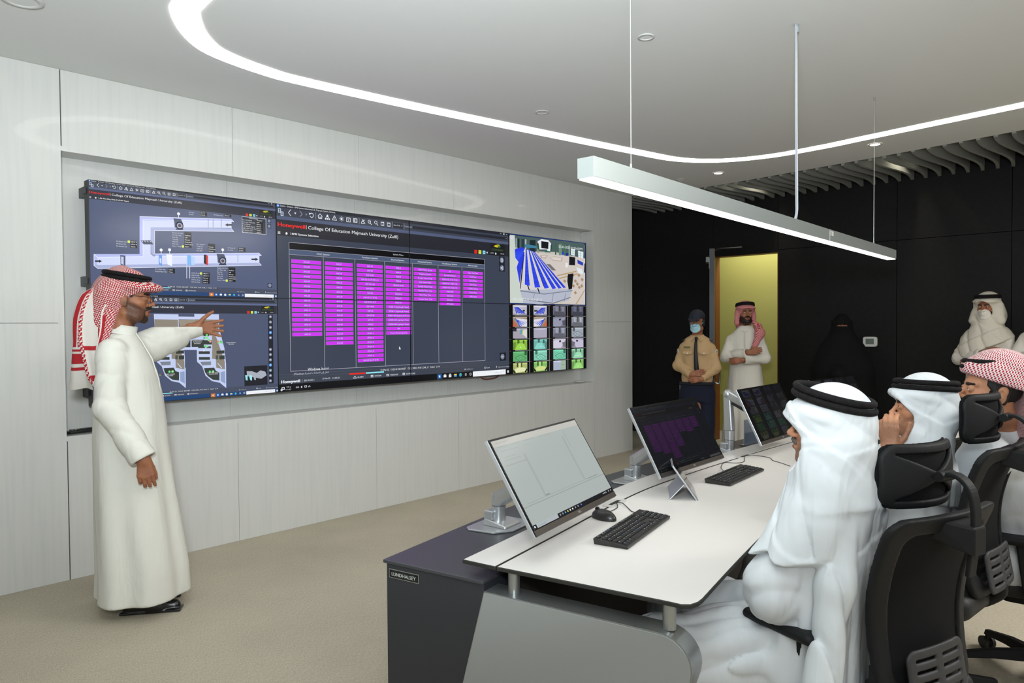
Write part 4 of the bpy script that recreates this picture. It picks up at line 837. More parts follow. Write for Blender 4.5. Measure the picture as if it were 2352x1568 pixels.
# dark modesty panel and under-top beam
mp_l = [(x, y-.006) for x, y in fl]; mpp = mp_l+mirror(mp_l)[1:]
m = MB(); m.prism(shrink(mpp, .12)+list(reversed(shrink([(x, y-.02) for x, y in mpp], .12))), .05, .69); m.build('modesty_panel', M_brownd, desk, world=True)
m = MB()
for off in (.10, .42):
    P = offset_path(fr_, -off); Q = offset_path(fr_, -off-.05); P = [p for p in P if 1.68 < p[0] < 6.02]; Q = [p for p in Q if 1.68 < p[0] < 6.02]; n = min(len(P), len(Q)); m.prism(P[:n]+list(reversed(Q[:n])), .70, .7365)
m.build('under_beam', M_edge, desk, world=True)
# cable ports in the joint line
def port(x, y, ang, label):
    e = empty('cable_port', (x, y, .75), ang, label, 'cable port')
    a = MB(); a.prism([(.075*math.copysign(abs(math.cos(t))**.5, math.cos(t)), .032*math.copysign(abs(math.sin(t))**.6, math.sin(t))) for t in [2*math.pi*k/32 for k in range(32)]], .0003, .0025)
    a.build('port_plate', mat('port_plate_white', 'c2c0bb', .35), e)
    MB().box(-.045, .045, -.008, .008, .0025, .0032).build('port_slot', mat('slot_black', '1b1b1a', .8), e)
port(2.43, 1.735, .19, 'oval pale cable port in the desk beside the nearest mouse'); port(3.785, 1.81, 0, 'oval pale cable port in the desk behind the second keyboard')
# ------------------------------------------------------------------ monitors on arms
M_mface = mat('monitor_bezel', '0b0b0c', .25); M_mback = mat('monitor_silver', 'b9bbbd', .35, metal=.6); M_chin = mat('monitor_chin', '5b534d', .3, metal=.5)
M_arm = mat('arm_silver', 'b7b9ba', .33, metal=.75); M_armb = mat('arm_joint_black', '1a1b1c', .5)
def monitor(C_, a, b2, label, draw, k=1.0, W=.611, H=.335, arm=None, group='desk monitors'):
    """C_: centre of the face, a: heading of its right edge, b2: lean back"""
    e = empty('desk_monitor', (C_[0], C_[1], C_[2]), a, label, 'monitor', group)
    R = Matrix.Rotation(-b2, 4, 'X')      # local: x right, z up, face towards -y; leaning back
    def add(m): m.M = R; return m
    m = add(MB()); m.box(-W/2, W/2, .004, .018, -H/2, H/2); m.box(-W/2+.15, W/2-.15, .018, .045, -.1, .1); m.build('back_shell', M_mback, e, bevel=.002)
    m = add(MB()); m.box(-W/2+.002, W/2-.002, 0, .004, -H/2+.002, H/2-.001); m.build('bezel', M_mface, e)
    m = add(MB()); m.box(-W/2+.002, W/2-.002, -.0012, 0, -H/2+.002, -H/2+.021); m.build('chin', M_chin, e)
    V, F = text_geo('DELL'); mn, mx = V[:, 0].min(), V[:, 0].max(); w = .022
    vv = [tuple(R @ Vector(((x-mn)/(mx-mn)*w-w/2, -.0018, -H/2+.0085+y/.73*.0075))) for x, y in V]
    mesh_obj('maker_logo', vv, F, mat('logo_silver', 'd5d5d5', .3, metal=.5), e)
    if draw:
        c = Canvas(k=k); draw(c)
        x0, x1, z0, z1 = -W/2+.008, W/2-.008, -H/2+.024, H/2-.008
        O = R @ Vector((x0, -.0004, z1)); U = R.to_3x3() @ Vector((x1-x0, 0, 0)); Vv = R.to_3x3() @ Vector((0, 0, z0-z1))
        rz = Matrix.Rotation(a, 3, 'Z'); Ow = rz @ O+Vector(C_)
        c.build('screen_image', tuple(Ow), tuple(rz @ U), tuple(rz @ Vv), e, step=.0001)
    return e
def notepad(c):
    c.rect(0, 0, 1, 1, 'a3aba8', 0); c.rect(0, 0, 1, .07, 'b5b5ae', 1)
    for x, y, w in ((.03, .03, .12), (.03, .08, .1), (.17, .08, .09), (.3, .08, .12), (.48, .08, .15), (.05, .13, .18), (.3, .13, .05), (.05, .2, .12), (.05, .235, .16)): c.rect(x, y, x+w, y+.006, '989e9a', 2)
    c.rect(.24, .22, .26, .74, '9aa19e', 2); c.rect(.73, .16, .75, .74, '9aa19e', 2); c.rect(.78, .09, .7815, .3, '5d615f', 2)
    c.rect(.03, .29, .26, .3, '979d9a', 2); c.rect(.0, .76, 1, .768, '8f9693', 2); c.rect(.05, .735, .74, .74, '949a97', 2); c.rect(.25, .72, .30, .732, '7d8481', 2); c.rect(.76, .735, .92, .742, '7d8481', 2)
    c.rect(0, .955, 1, 1, '17171a', 3); c.rect(.035, .955, .27, .998, 'a7aeb2', 4); [c.rect(x, .968, x+.012, .987, col, 4) for x, col in ((.008, 'dfe6ee'), (.29, '8e959b'), (.32, '8e959b'), (.35, '4aa3d8'), (.38, 'd8c25a'), (.41, 'e5e5e5'), (.44, 'e5e5e5'), (.475, '8e959b'), (.51, '8e959b'), (.55, '5a7bd0'))]
    c.text('Type here to search', .05, .13, .972, .984, '6a7074', 5); [c.rect(x, .97, x+.01, .985, 'b5babd', 4) for x in (.86, .88, .9, .94, .97)]
def bms_dim(c): bms(c, True)
m1 = monitor((1.887, 1.586, .99), .211, .553, 'large tilted desk monitor nearest the camera with a pale grey screen', notepad, 1.1)
m2 = monitor((2.946, 1.731, .98), .038, .503, 'tilted desk monitor in the middle showing a dim purple system table', bms_dim, .05)
m3 = monitor((4.076, 1.784, .975), .028, .461, 'tilted desk monitor beside the bent arm showing dark camera pictures', cctv_grid, .035)
m4 = monitor((5.03, 1.702, .975), -.132, .502, 'farthest desk monitor, partly behind the nearest seated man', cctv_grid, .03)
def arm(bx, by, bz, mon, label, H1=.15, ang=.1, style=0, bent=None):
    e = empty('monitor_arm', (bx, by, bz), ang, label, 'monitor arm', 'silver monitor arms')
    a = MB(); P = [(-.125, .06), (-.10, .085), (.09, .085), (.115, .06), (.11, -.06), (.06, -.10), (-.05, -.10), (-.115, -.05)]; a.prism(P, .0005, .008); a.build('base_plate', M_arm, e, bevel=.003)
    a = MB(); V = [(-.05, .045, .008), (.05, .045, .008), (.06, -.07, .008), (-.06, -.07, .008), (-.045, .04, .035), (.045, .04, .035), (.052, -.065, .018), (-.052, -.065, .018)]; a._add(V, [(0, 3, 2, 1), (4, 5, 6, 7), (0, 1, 5, 4), (1, 2, 6, 5), (2, 3, 7, 6), (3, 0, 4, 7)]); a.box(-.045, .0, .0, .042, .03, .065); a.build('clamp_foot', M_arm, e, bevel=.004)
    a = MB(); a.cyl((0, 0, .02), (0, 0, .082), .028, n=24); a.cyl((0, 0, .085), (0, 0, H1+.02), .030, n=24); a.build('post', M_arm, e, auto=True)
    a = MB(); a.cyl((0, 0, .0815), (0, 0, .0855), .0265, n=20); a.build('collar', M_armb, e)
    mc = np.array(mon.location)-np.array(e.location); c_, s_ = math.cos(-ang), math.sin(-ang); mc = np.array([mc[0]*c_-mc[1]*s_, mc[0]*s_+mc[1]*c_, mc[2]])
    back = mc+np.array([0, .05, -.02])
    def link(p, q, w0, w1, h0, h1, name, m_=M_arm):
        p = Vector(p); q = Vector(q); d = (q-p); d.normalize(); side = d.cross(Vector((0, 0, 1))).normalized(); up = side.cross(d).normalized()
        a = MB(); n = 14; V = []
        for c0, w, h in ((p, w0, h0), (q, w1, h1)):
            for k in range(n):
                t = 2*math.pi*k/n; V.append(tuple(c0+side*w*math.copysign(abs(math.cos(t))**.45, math.cos(t))+up*h*math.copysign(abs(math.sin(t))**.45, math.sin(t))))
        a._add(V, [(k, (k+1) % n, (k+1) % n+n, k+n) for k in range(n)]+[list(range(n))[::-1], [k+n for k in range(n)]]); a.build(name, m_, e, bevel=.004)
    if style == 0:
        el = np.array([0, 0, H1+.02]); link(el+np.array([0, 0, -.02]), back, .026, .02, .030, .022, 'upper_arm')
        MB().sphere(tuple(back), .03, 14, 10).build('tilt_head', M_armb, e, smooth=True)
    else:
        el = bent-np.array(e.location); el = np.array([el[0]*c_-el[1]*s_, el[0]*s_+el[1]*c_, el[2]])
        link((0, 0, H1+.02), el, .026, .022, .030, .024, 'lower_arm'); link(el, back, .024, .02, .028, .02, 'upper_arm'); link(el+(back-el)*.12+np.array([0, 0, -.035]), back-(back-el)*.1+np.array([0, 0, -.035]), .012, .012, .012, .012, 'cable_channel', M_armb)
        MB().sphere(tuple(back), .03, 14, 10).build('tilt_head', M_armb, e, smooth=True); MB().sphere(tuple(el), .03, 14, 10).build('elbow', M_arm, e, smooth=True)
    return e
arm(1.995, 1.985, .70, m1, 'silver monitor arm behind the nearest monitor', .105, .19)
arm(3.04, 2.04, .70, m2, 'silver monitor arm behind the middle monitor with the purple table', .105, .1)
P3 = at_z(1676, 1040, .70); E3 = at_d(1672, 905, float(np.dot(P3-CAMP, FW)))
arm(P3[0], P3[1], .70, m3, 'tall bent silver monitor arm raised in front of the standing men', .12, 0, 1, np.array(E3))
arm(5.2, 2.14, .70, m4, 'silver monitor arm at the far end of the desk, mostly hidden', .105, -.15)
# clear leaflet stand on the dark surface
P = at_z(1708, 1024, .70); e = empty('leaflet_stand', (P[0]+.12, P[1]-.02, .70), -.1, 'small clear leaflet stand with a grey card on the dark cabinet top behind a monitor', 'leaflet stand')
MB().box(-.13, .10, -.002, .002, .008, .17).build('grey_card', mat('card_grey', '8d94a3', .4), e); m = MB(); m.box(-.13, .10, -.05, .03, .0005, .006); m.box(-.13, .10, -.005, -.003, .006, .175); m.build('clear_holder', mat('clear_acrylic', 'e8eef2', .05, trans=1.0), e)
# ------------------------------------------------------------------ keyboards
M_kb = mat('keyboard_body', '23211f', .4); M_key = mat('keycap_black', '1b1a19', .45, spec=.4); M_leg_ = mat('key_legend', 'b9bcc2', .5); M_legb = mat('key_legend_blue', '5f8fc4', .5)
def keyboard(x, y, a, label):
    e = empty('keyboard', (x, y, .75), a, label, 'keyboard', 'black desk keyboards')
    W, D = .44, .127; hz = lambda yy: .012+.010*(yy+D/2)/D
    m = MB(); V = []
    P = [(-W/2, -D/2), (W/2, -D/2), (W/2, D/2), (-W/2, D/2)]
    V = [(px*.985, py*.96, .0005) for px, py in P]+[(px, py, hz(py)) for px, py in P]; m._add(V, [(3, 2, 1, 0), (4, 5, 6, 7), (0, 1, 5, 4), (1, 2, 6, 5), (2, 3, 7, 6), (3, 0, 4, 7)]); m.build('keyboard_body', M_kb, e, bevel=.003)
    keys = []; p = .0187
    rows = [(.049, [1, -1, 1, 1, 1, 1, -.5, 1, 1, 1, 1, -.5, 1, 1, 1, 1]), (.025, [1]*13+[2]), (.0065, [1.5]+[1]*12+[1.5]), (-.012, [1.75]+[1]*11+[2.25]), (-.0305, [2.25]+[1]*10+[2.75]), (-.049, [1.25, 1.25, 1.25, 6.25, 1.25, 1.25, 1.25, 1.25])]
    for yy, ws in rows:
        xx = -W/2+.008; dp = .013 if yy > .04 else .0165
        for w in ws:
            if w > 0: keys.append((xx, xx+w*p-.0022, yy-dp/2, yy+dp/2))
            xx += abs(w)*p
    for r, yy in enumerate((.025, .0065, -.012, -.0305, -.049)):
        for k in range(3):
            if (r < 2) or (r == 3 and k == 1) or r == 4: keys.append((.0715+k*p, .0715+(k+1)*p-.0022, yy-.00825, yy+.00825))
        for k in range(4):
            if r != 4 or k > 0 or True: keys.append((.136+k*p, .136+(k+1)*p-.0022, yy-.00825, yy+.00825))
    for k in range(3): keys.append((.0715+k*p, .0715+(k+1)*p-.0022, .0425, .0555))
    m = MB(); lg = MB()
    for (xa, xb, ya, yb_) in keys:
        za, zb = hz(ya), hz(yb_); t = .0045; i_ = .0014
        m._add([(xa, ya, za-.001), (xb, ya, za-.001), (xb, yb_, zb-.001), (xa, yb_, zb-.001), (xa+i_, ya+i_, za+t), (xb-i_, ya+i_, za+t), (xb-i_, yb_-i_, zb+t), (xa+i_, yb_-i_, zb+t)], [(4, 5, 6, 7), (0, 1, 5, 4), (1, 2, 6, 5), (2, 3, 7, 6), (3, 0, 4, 7)])
        if xb-xa < .05:
            lg.mi = 1 if random.random() < .12 else 0; z = hz(yb_)+t+.0002; cx = xa+.004; s_ = .0036
            zf = lambda yy: hz(yy)+t+.0003
            for dx, dy in ((0, -.0055), (.0055, -.0055))[:2 if random.random() < .7 else 1]:
                y_ = yb_+dy; lg._add([(cx+dx, y_, zf(y_)), (cx+dx+.0028, y_, zf(y_)), (cx+dx+.0028, y_+.0026, zf(y_+.0026)), (cx+dx, y_+.0026, zf(y_+.0026))], [(0, 1, 2, 3)])
    k_ = m.build('keycaps', M_key, e); k_['kind'] = 'stuff'; l_ = lg.build('key_legends', [M_leg_, M_legb], e); l_['kind'] = 'stuff'
    return e
keyboard(2.150, 1.450, .225, 'black keyboard lying nearest the camera, in front of the pale grey monitor')
keyboard(3.245, 1.600, .08, 'black keyboard on the white desk beside the tablet')
keyboard(4.55, 1.42, -.05, 'black keyboard seen behind the raised hand of the second seated man')
# mouse and cables
e = empty('computer_mouse', (2.205, 1.625, .75), 1.5, 'small black wired mouse beside the nearest keyboard', 'mouse')
m = MB(); V = []; n = 20
m.sphere((0, 0, .004), .058, 24, 12, (1.0, .56, .58)); m.v = [(x, y*(1-.10*abs(x)/.058), max(z, .001)) for x, y, z in m.v]; m.build('mouse_body', mat('mouse_black', '1d1c1b', .35), e, smooth=True)
m = MB(); m.cyl((.032, -.004, .032), (.032, .004, .032), .009, n=14); m.build('scroll_wheel', mat('wheel_black', '0f0f0f', .6), e)
M_cab = mat('cable_black', '2a2a2a', .5)
def cable(pts, label, group=None, r=.0018, z=.7525):
    m = MB(); m.tube(catmull([(x, y, z if len(p) < 3 else p[2]) for p in pts for x, y in (p[:2],)] if 0 else [(p[0], p[1], p[2] if len(p) > 2 else z) for p in pts], 8), r, 6)
    return tag(m.build('desk_cable', M_cab, smooth=True), label, 'cable', group)
cable([(2.425, 1.732, .752), (2.41, 1.71, .757), (2.37, 1.68), (2.30, 1.665), (2.245, 1.652, .757), (2.225, 1.645, .762)], 'thin black cable from the port to the nearest mouse')
cable([(2.43, 1.732, .752), (2.43, 1.70, .758), (2.40, 1.65), (2.36, 1.60), (2.35, 1.55, .757), (2.33, 1.535, .762)], 'thin black cable from the port to the nearest keyboard')
cable([(3.785, 1.81, .753)]+[tuple(at_z(px, py, .7525)[:2]) for px, py in ((1710, 1052), (1708, 1060), (1690, 1063), (1664, 1062), (1656, 1073))]+[(3.27, 1.675, .765)], 'thin black cable winding from the far port to the keyboard beside the tablet')
cable([(3.80, 1.81, .753)]+[tuple(at_z(px, py, .7525)[:2]) for px, py in ((1740, 1046), (1768, 1051), (1775, 1057), (1792, 1062), (1815, 1070))], 'thin black cable running from the far port towards the nearest seated man')
# tablet with its kickstand
ta = math.atan2(.55, .83); tb = empty('tablet', (2.698, 1.497, .7505), ta, 'small silver tablet propped open on its kickstand between the two keyboards', 'tablet')
lean = math.radians(35); R = Matrix.Rotation(-lean, 4, 'X')
m = MB(); m.M = R; m.rbox(0, .245, 0, .0085, .001, .178, .004); m.build('tablet_body', mat('tablet_silver', 'b9bcc2', .35, metal=.6), tb)
m = MB(); m.M = R; m.box(.001, .244, -.0008, 0, .002, .177); m.build('tablet_glass', mat('tablet_glass_black', '050506', .06), tb)
m = MB(); Q0 = R @ Vector((.002, .010, .085)); kx = .243
V = [tuple(Q0), (Q0.x+kx, Q0.y, Q0.z), (Q0.x+kx, .115, .001), (Q0.x, .115, .001)]; V += [(x, y+.003, z+.002) for x, y, z in V]; m._add(V, [(0, 1, 2, 3), (7, 6, 5, 4), (0, 4, 5, 1), (1, 5, 6, 2), (2, 6, 7, 3), (3, 7, 4, 0)]); m.build('kickstand', mat('tablet_silver', 'b9bcc2'), tb)
# ================================================================== SCULPTING: distance fields turned into meshes
f32 = np.float32
class G:
    """sample points"""
    def __init__(s, x, y, z): s.x, s.y, s.z = x, y, z
    def local(s, c, R):
        x, y, z = s.x-f32(c[0]), s.y-f32(c[1]), s.z-f32(c[2]); R = np.asarray(R, f32)
        return G(x*R[0, 0]+y*R[1, 0]+z*R[2, 0], x*R[0, 1]+y*R[1, 1]+z*R[2, 1], x*R[0, 2]+y*R[1, 2]+z*R[2, 2])
def cap(g, a, b2, r0, r1=None):
    r1 = r0 if r1 is None else r1
    a = np.array(a, f32); d = np.array(b2, f32)-a; L2 = max(float(d@d), 1e-9)
    px, py, pz = g.x-a[0], g.y-a[1], g.z-a[2]
    h = np.clip((px*d[0]+py*d[1]+pz*d[2])/f32(L2), 0, 1)
    return np.sqrt((px-h*d[0])**2+(py-h*d[1])**2+(pz-h*d[2])**2)-(f32(r0)+f32(r1-r0)*h)
def ell(g, c, r):
    x, y, z = (g.x-f32(c[0]))/f32(r[0]), (g.y-f32(c[1]))/f32(r[1]), (g.z-f32(c[2]))/f32(r[2])
    k0 = np.sqrt(x*x+y*y+z*z)+f32(1e-6); k1 = np.sqrt((x/f32(r[0]))**2+(y/f32(r[1]))**2+(z/f32(r[2]))**2)+f32(1e-6)
    return k0*(k0-1)/k1
def smin(a, b2, k): h = np.maximum(f32(k)-np.abs(a-b2), 0)/f32(k); return np.minimum(a, b2)-h*h*f32(k*.25)
def smax(a, b2, k): return -smin(-a, -b2, k)
def plane(g, p, n):
    n = np.array(n, float); n /= np.linalg.norm(n); return (g.x-f32(p[0]))*f32(n[0])+(g.y-f32(p[1]))*f32(n[1])+(g.z-f32(p[2]))*f32(n[2])
def bx(g, c, h, r=0.):
    qx, qy, qz = np.abs(g.x-f32(c[0]))-f32(h[0]-r), np.abs(g.y-f32(c[1]))-f32(h[1]-r), np.abs(g.z-f32(c[2]))-f32(h[2]-r)
    return np.sqrt(np.maximum(qx, 0)**2+np.maximum(qy, 0)**2+np.maximum(qz, 0)**2)+np.minimum(np.maximum(qx, np.maximum(qy, qz)), 0)-f32(r)
def loft(g, rows, folds=None, pw=2.0):
    """rows: (z, cx, cy, half depth, half width); folds(theta, z) adds to the radius"""
    rows = np.array(sorted(rows), f32); z = g.z
    I = lambda k: np.interp(z, rows[:, 0], rows[:, k]).astype(f32)
    x, y, a, b2 = g.x-I(1), g.y-I(2), I(3), I(4)
    if folds is not None: add = folds(np.arctan2(y, x), z); a = a+add; b2 = b2+add
    k = (np.abs(x/a)**f32(pw)+np.abs(y/b2)**f32(pw))**f32(1/pw)+f32(1e-6)
    d = (k-1)*np.minimum(a, b2)*f32(.95)
    return np.maximum(d, np.maximum(rows[0, 0]-z, z-rows[-1, 0]))
def waves(g, comps):
    """sum of sharp-crested ripples: (amplitude, (kx, ky, kz), phase, warp)"""
    o = f32(0)
    for A, k, ph, w in comps:
        t = g.x*f32(k[0])+g.y*f32(k[1])+g.z*f32(k[2])+f32(ph)+f32(w)*np.sin(g.z*f32(9)+g.x*f32(7)+f32(ph*3))+f32(w)*np.sin(g.y*f32(11)-g.z*f32(5)+f32(ph))
        s_ = np.abs(np.sin(t*f32(.5))); o = o+f32(A)*(1-2*s_*(2-s_))
    return o
def drape(g, cx, cy, n, A, ph=0., slant=0., z0=None, z1=None, wob=.9):
    th = np.arctan2(g.y-f32(cy), g.x-f32(cx)); t = th*f32(n)+f32(ph)+f32(slant)*g.z+f32(wob)*np.sin(g.z*f32(6)+f32(ph))+f32(wob*.8)*np.sin(th*f32(2.6)+f32(ph*2)+g.z*f32(4))
    s_ = np.abs(np.sin(t*f32(.5))); k = f32(1) if z0 is None else np.clip((f32(z0)-g.z)/f32(z0-z1), f32(.1), 1); amp = f32(.6)+f32(.4)*np.sin(t*f32(.37)+f32(1.3)+g.z*f32(3))
    return f32(A)*k*amp*(1-2*s_*(2-s_))
def surf(fn, lo, hi, h):
    """naive surface nets"""
    nx, ny, nz = [int(math.ceil((hi[i]-lo[i])/h))+1 for i in range(3)]
    xs = (lo[0]+h*np.arange(nx)).astype(f32); ys_ = (lo[1]+h*np.arange(ny)).astype(f32); zs = (lo[2]+h*np.arange(nz)).astype(f32)
    X_, Y_, Z_ = np.meshgrid(xs, ys_, zs, indexing='ij'); D = np.asarray(fn(G(X_, Y_, Z_)), f32)
    D[0], D[-1], D[:, 0], D[:, -1], D[:, :, 0], D[:, :, -1] = [1e-3]*6 if False else [np.maximum(q, 1e-4) for q in (D[0], D[-1], D[:, 0], D[:, -1], D[:, :, 0], D[:, :, -1])]
    S = D < 0; C0 = S[:-1, :-1, :-1]; cnt = np.zeros(C0.shape, np.int8)
    for i in (0, 1):
        for j in (0, 1):
            for k in (0, 1): cnt += S[i:nx-1+i, j:ny-1+j, k:nz-1+k]
    act = (cnt > 0) & (cnt < 8); idx = -np.ones(act.shape, np.int64); A = np.argwhere(act); idx[act] = np.arange(len(A))
    acc = np.zeros((len(A), 3)); num = np.zeros(len(A)); a0, a1, a2 = A.T
    cor = [(i, j, k) for i in (0, 1) for j in (0, 1) for k in (0, 1)]
    val = {c: D[a0+c[0], a1+c[1], a2+c[2]].astype(float) for c in cor}
    for c in cor:
        for ax in range(3):
            if c[ax] == 0:
                d2 = list(c); d2[ax] = 1; d2 = tuple(d2); u, v = val[c], val[d2]; m = (u < 0) != (v < 0)
                t = np.where(m, u/(np.where(m, u-v, 1)), 0); p = np.array(c, float)[None, :]+np.zeros((len(A), 3)); p[:, ax] += t
                acc[m] += p[m]; num[m] += 1
    V = (A+acc/num[:, None])*h+np.array(lo)
    Fs = []
    for ax in range(3):
        o1, o2 = [q for q in range(3) if q != ax]
        s0 = [slice(1, -1)]*3; s0[ax] = slice(0, -1); s1 = list(s0); s1[ax] = slice(1, None)
        a_, b_ = S[tuple(s0)], S[tuple(s1)]; E_ = np.argwhere(a_ != b_)
        if len(E_) == 0: continue
        base = E_.copy(); base[:, o1] += 1; base[:, o2] += 1
        def cell(d1, d2): q = base.copy(); q[:, o1] -= d1; q[:, o2] -= d2; return idx[q[:, 0], q[:, 1], q[:, 2]]
        F = np.stack([cell(0, 0), cell(1, 0), cell(1, 1), cell(0, 1)], 1)
        ins = a_[tuple(E_.T)]; fl = ins if ax != 1 else ~ins
        F[fl] = F[fl]; F[~fl] = F[~fl][:, ::-1]; Fs.append(F[(F >= 0).all(1)])
    F = np.concatenate(Fs)
    return V, F
def relax(V, F, it=2, w=.5):
    for _ in range(it):
        acc = np.zeros_like(V); n = np.zeros(len(V))
        for i in range(4): j = (i+1) % 4; np.add.at(acc, F[:, i], V[F[:, j]]); np.add.at(acc, F[:, j], V[F[:, i]]); np.add.at(n, F[:, i], 1); np.add.at(n, F[:, j], 1)
        V = V*(1-w)+w*acc/np.maximum(n, 1)[:, None]
    return V
def drop_bits(V, F, minf=60):
    par = np.arange(len(V))
    E_ = np.concatenate([F[:, [0, 1]], F[:, [1, 2]], F[:, [2, 3]]])
    for _ in range(200):
        m = np.minimum(par[E_[:, 0]], par[E_[:, 1]]); old = par.copy(); np.minimum.at(par, E_[:, 0], m); np.minimum.at(par, E_[:, 1], m); par = par[par]
        if (par == old).all(): break
    lab, cnt = np.unique(par[F[:, 0]], return_counts=True); ok = set(lab[cnt >= minf]); keep = np.isin(par[F[:, 0]], list(ok)); F = F[keep]
    used = np.unique(F); mp_ = -np.ones(len(V), int); mp_[used] = np.arange(len(used)); return V[used], mp_[F]
def sculpt(name, parts, mats, parent, mi_fn=None, uv_fn=None, it=1, minf=60):
    """parts: list of (field, lo, hi, step) joined in ONE mesh"""
    VV = []; FF = []; n = 0
    for fn, lo, hi, h in parts:
        V, F = surf(fn, lo, hi, h); V = relax(V, F, it); V, F = drop_bits(V, F, minf); VV.append(V); FF.append(F+n); n += len(V)
    V = np.concatenate(VV); F = np.concatenate(FF)
    mi = None if mi_fn is None else mi_fn(V[F].mean(1)); uv = None if uv_fn is None else uv_fn(V)
    me = bpy.data.meshes.new(name); me.vertices.add(len(V)); me.vertices.foreach_set('co', V.ravel())
    me.loops.add(F.size); me.loops.foreach_set('vertex_index', F.ravel().astype(np.int32)); me.polygons.add(len(F))
    me.polygons.foreach_set('loop_start', (np.arange(len(F))*4).astype(np.int32)); me.polygons.foreach_set('loop_total', np.full(len(F), 4, np.int32))
    for m in (mats if isinstance(mats, (list, tuple)) else [mats]): me.materials.append(m)
    me.update(calc_edges=True); me.polygons.foreach_set('use_smooth', np.ones(len(F), bool))
    if mi is not None: me.polygons.foreach_set('material_index', np.asarray(mi, np.int32))
    if uv is not None: ul = me.uv_layers.new(name='UVMap'); ul.data.foreach_set('uv', uv[F.ravel()].astype(np.float32).ravel())
    me.validate(); o = bpy.data.objects.new(name, me); COL.objects.link(o); o.parent = parent
    return o
def Rzyx(yaw=0, pitch=0, roll=0):
    """local x forward; pitch>0 looks down, roll>0 tips to the left shoulder"""
    return np.array((Matrix.Rotation(yaw, 3, 'Z') @ Matrix.Rotation(pitch, 3, 'Y') @ Matrix.Rotation(-roll, 3, 'X')))
# ------------------------------------------------------------------ head, hands
def head_f(g, beard=0., open_=0.):
    d = ell(g, (-.012, 0, .040), (.096, .076, .084))
    d = smin(d, ell(g, (.022, 0, -.030), (.064, .058, .080)), .03)
    d = smin(d, ell(g, (.044, 0, -.080), (.040, .042, .034)), .03)
    d = smin(d, cap(g, (.074, -.008, -.103-open_*.3), (.074, .008, -.103-open_*.3), .014), .02)
    for s in (1, -1):
        d = smin(d, ell(g, (.052, s*.040, -.024), (.026, .020, .018)), .02)
        d = smin(d, cap(g, (.080, s*.012, .021), (.070, s*.046, .020), .0085, .007), .014)
        d = smin(d, cap(g, (.0, s*.056, -.075), (.045, s*.042, -.092), .016, .014), .03)
    for s in (1, -1): d = smax(d, -ell(g, (.094, s*.031, .000), (.018, .019, .011)), .012)
    d = smin(d, cap(g, (.082, 0, .016), (.106, 0, -.024), .0060, .0082), .012)
    d = smin(d, ell(g, (.108, 0, -.028), (.010, .010, .009)), .008)
    for s in (1, -1): d = smin(d, ell(g, (.096, s*.012, -.031), (.011, .0075, .008)), .006); d = smax(d, -ell(g, (.103, s*.0065, -.038), (.005, .0035, .004)), .003)
    d = smin(d, ell(g, (.078, 0, -.060), (.020, .026, .018)), .012)
    d = smin(d, cap(g, (.090, -.017, -.0555), (.096, 0, -.052), .0042, .0055), .005); d = smin(d, cap(g, (.090, .017, -.0555), (.096, 0, -.052), .0042, .0055), .005)
    z2 = -.068-open_; d = smin(d, cap(g, (.088, -.014, z2+.003), (.093, 0, z2), .0048, .0062), .005); d = smin(d, cap(g, (.088, .014, z2+.003), (.093, 0, z2), .0048, .0062), .005)
    d = smax(d, -ell(g, (.099, 0, -.0605-open_*.45), (.014, .017, .0022+open_*.45)), .003)
    for s in (1, -1):   # lids
        lid = np.maximum(ell(g, (.078, s*.031, .001), (.0145, .0155, .0135)), -bx(g, (.100, s*.031, -.0002), (.012, .0125, .0036), .003)); d = smin(d, lid, .004)
        ear = ell(g, (-.006, s*.0765, -.012), (.018, .0075, .031)); ear = smin(ear, ell(g, (-.010, s*.083, .006), (.016, .005, .018)), .006); ear = smax(ear, -ell(g, (-.002, s*.087, -.008), (.009, .006, .016)), .004); ear = smin(ear, ell(g, (.002, s*.077, -.036), (.009, .006, .010)), .006)
        d = smin(d, ear, .008)
    return d
def hand_chains(curl=(.3, .35, .4, .45), spread=.08, thumb=(.5, .25), side=1, sc=1.):
    """capsule list in hand space: x to the fingertips, z out of the back of the hand, thumb at +y*side"""
    out = []; ys_ = (.030, .010, -.010, -.028); Ls = (.074, .082, .076, .060)
    for i in range(4):
        y = ys_[i]*side; base = np.array([.090-(.006 if i in (0,) else 0)-(.010 if i == 3 else 0), y, 0]); out.append(((.004, y*.55, 0), tuple(base), .0135, .0115))
        a = (1.5-i)*spread*side; t = curl[i]; p = base; ang_ = t*.6
        for q, fr in enumerate((.45, .30, .25)):
            d = np.array([math.cos(a)*math.cos(ang_), math.sin(a)*math.cos(ang_), -math.sin(ang_)]); e_ = p+d*Ls[i]*fr
            r = (.0098, .0088, .0082, .0072)[q]; r2 = (.0088, .0082, .0068)[q]; out.append((tuple(p), tuple(e_), r, r2)); p = e_; ang_ += t
    p = np.array([.012, .018*side, -.008]); a = thumb[0]; el_ = -.25
    for L_, r, r2, da in ((.045, .0145, .0115, 0), (.034, .0112, .0100, -thumb[1]), (.027, .0100, .0080, -thumb[1])):
        a += da; d = np.array([math.cos(a)*math.cos(el_), math.sin(a)*side*math.cos(el_), math.sin(el_)]); e_ = p+d*L_; out.append((tuple(p), tuple(e_), r, r2)); p = e_
    return [(tuple(np.array(a_)*sc), tuple(np.array(b_)*sc), r*sc, r2*sc) for a_, b_, r, r2 in out]
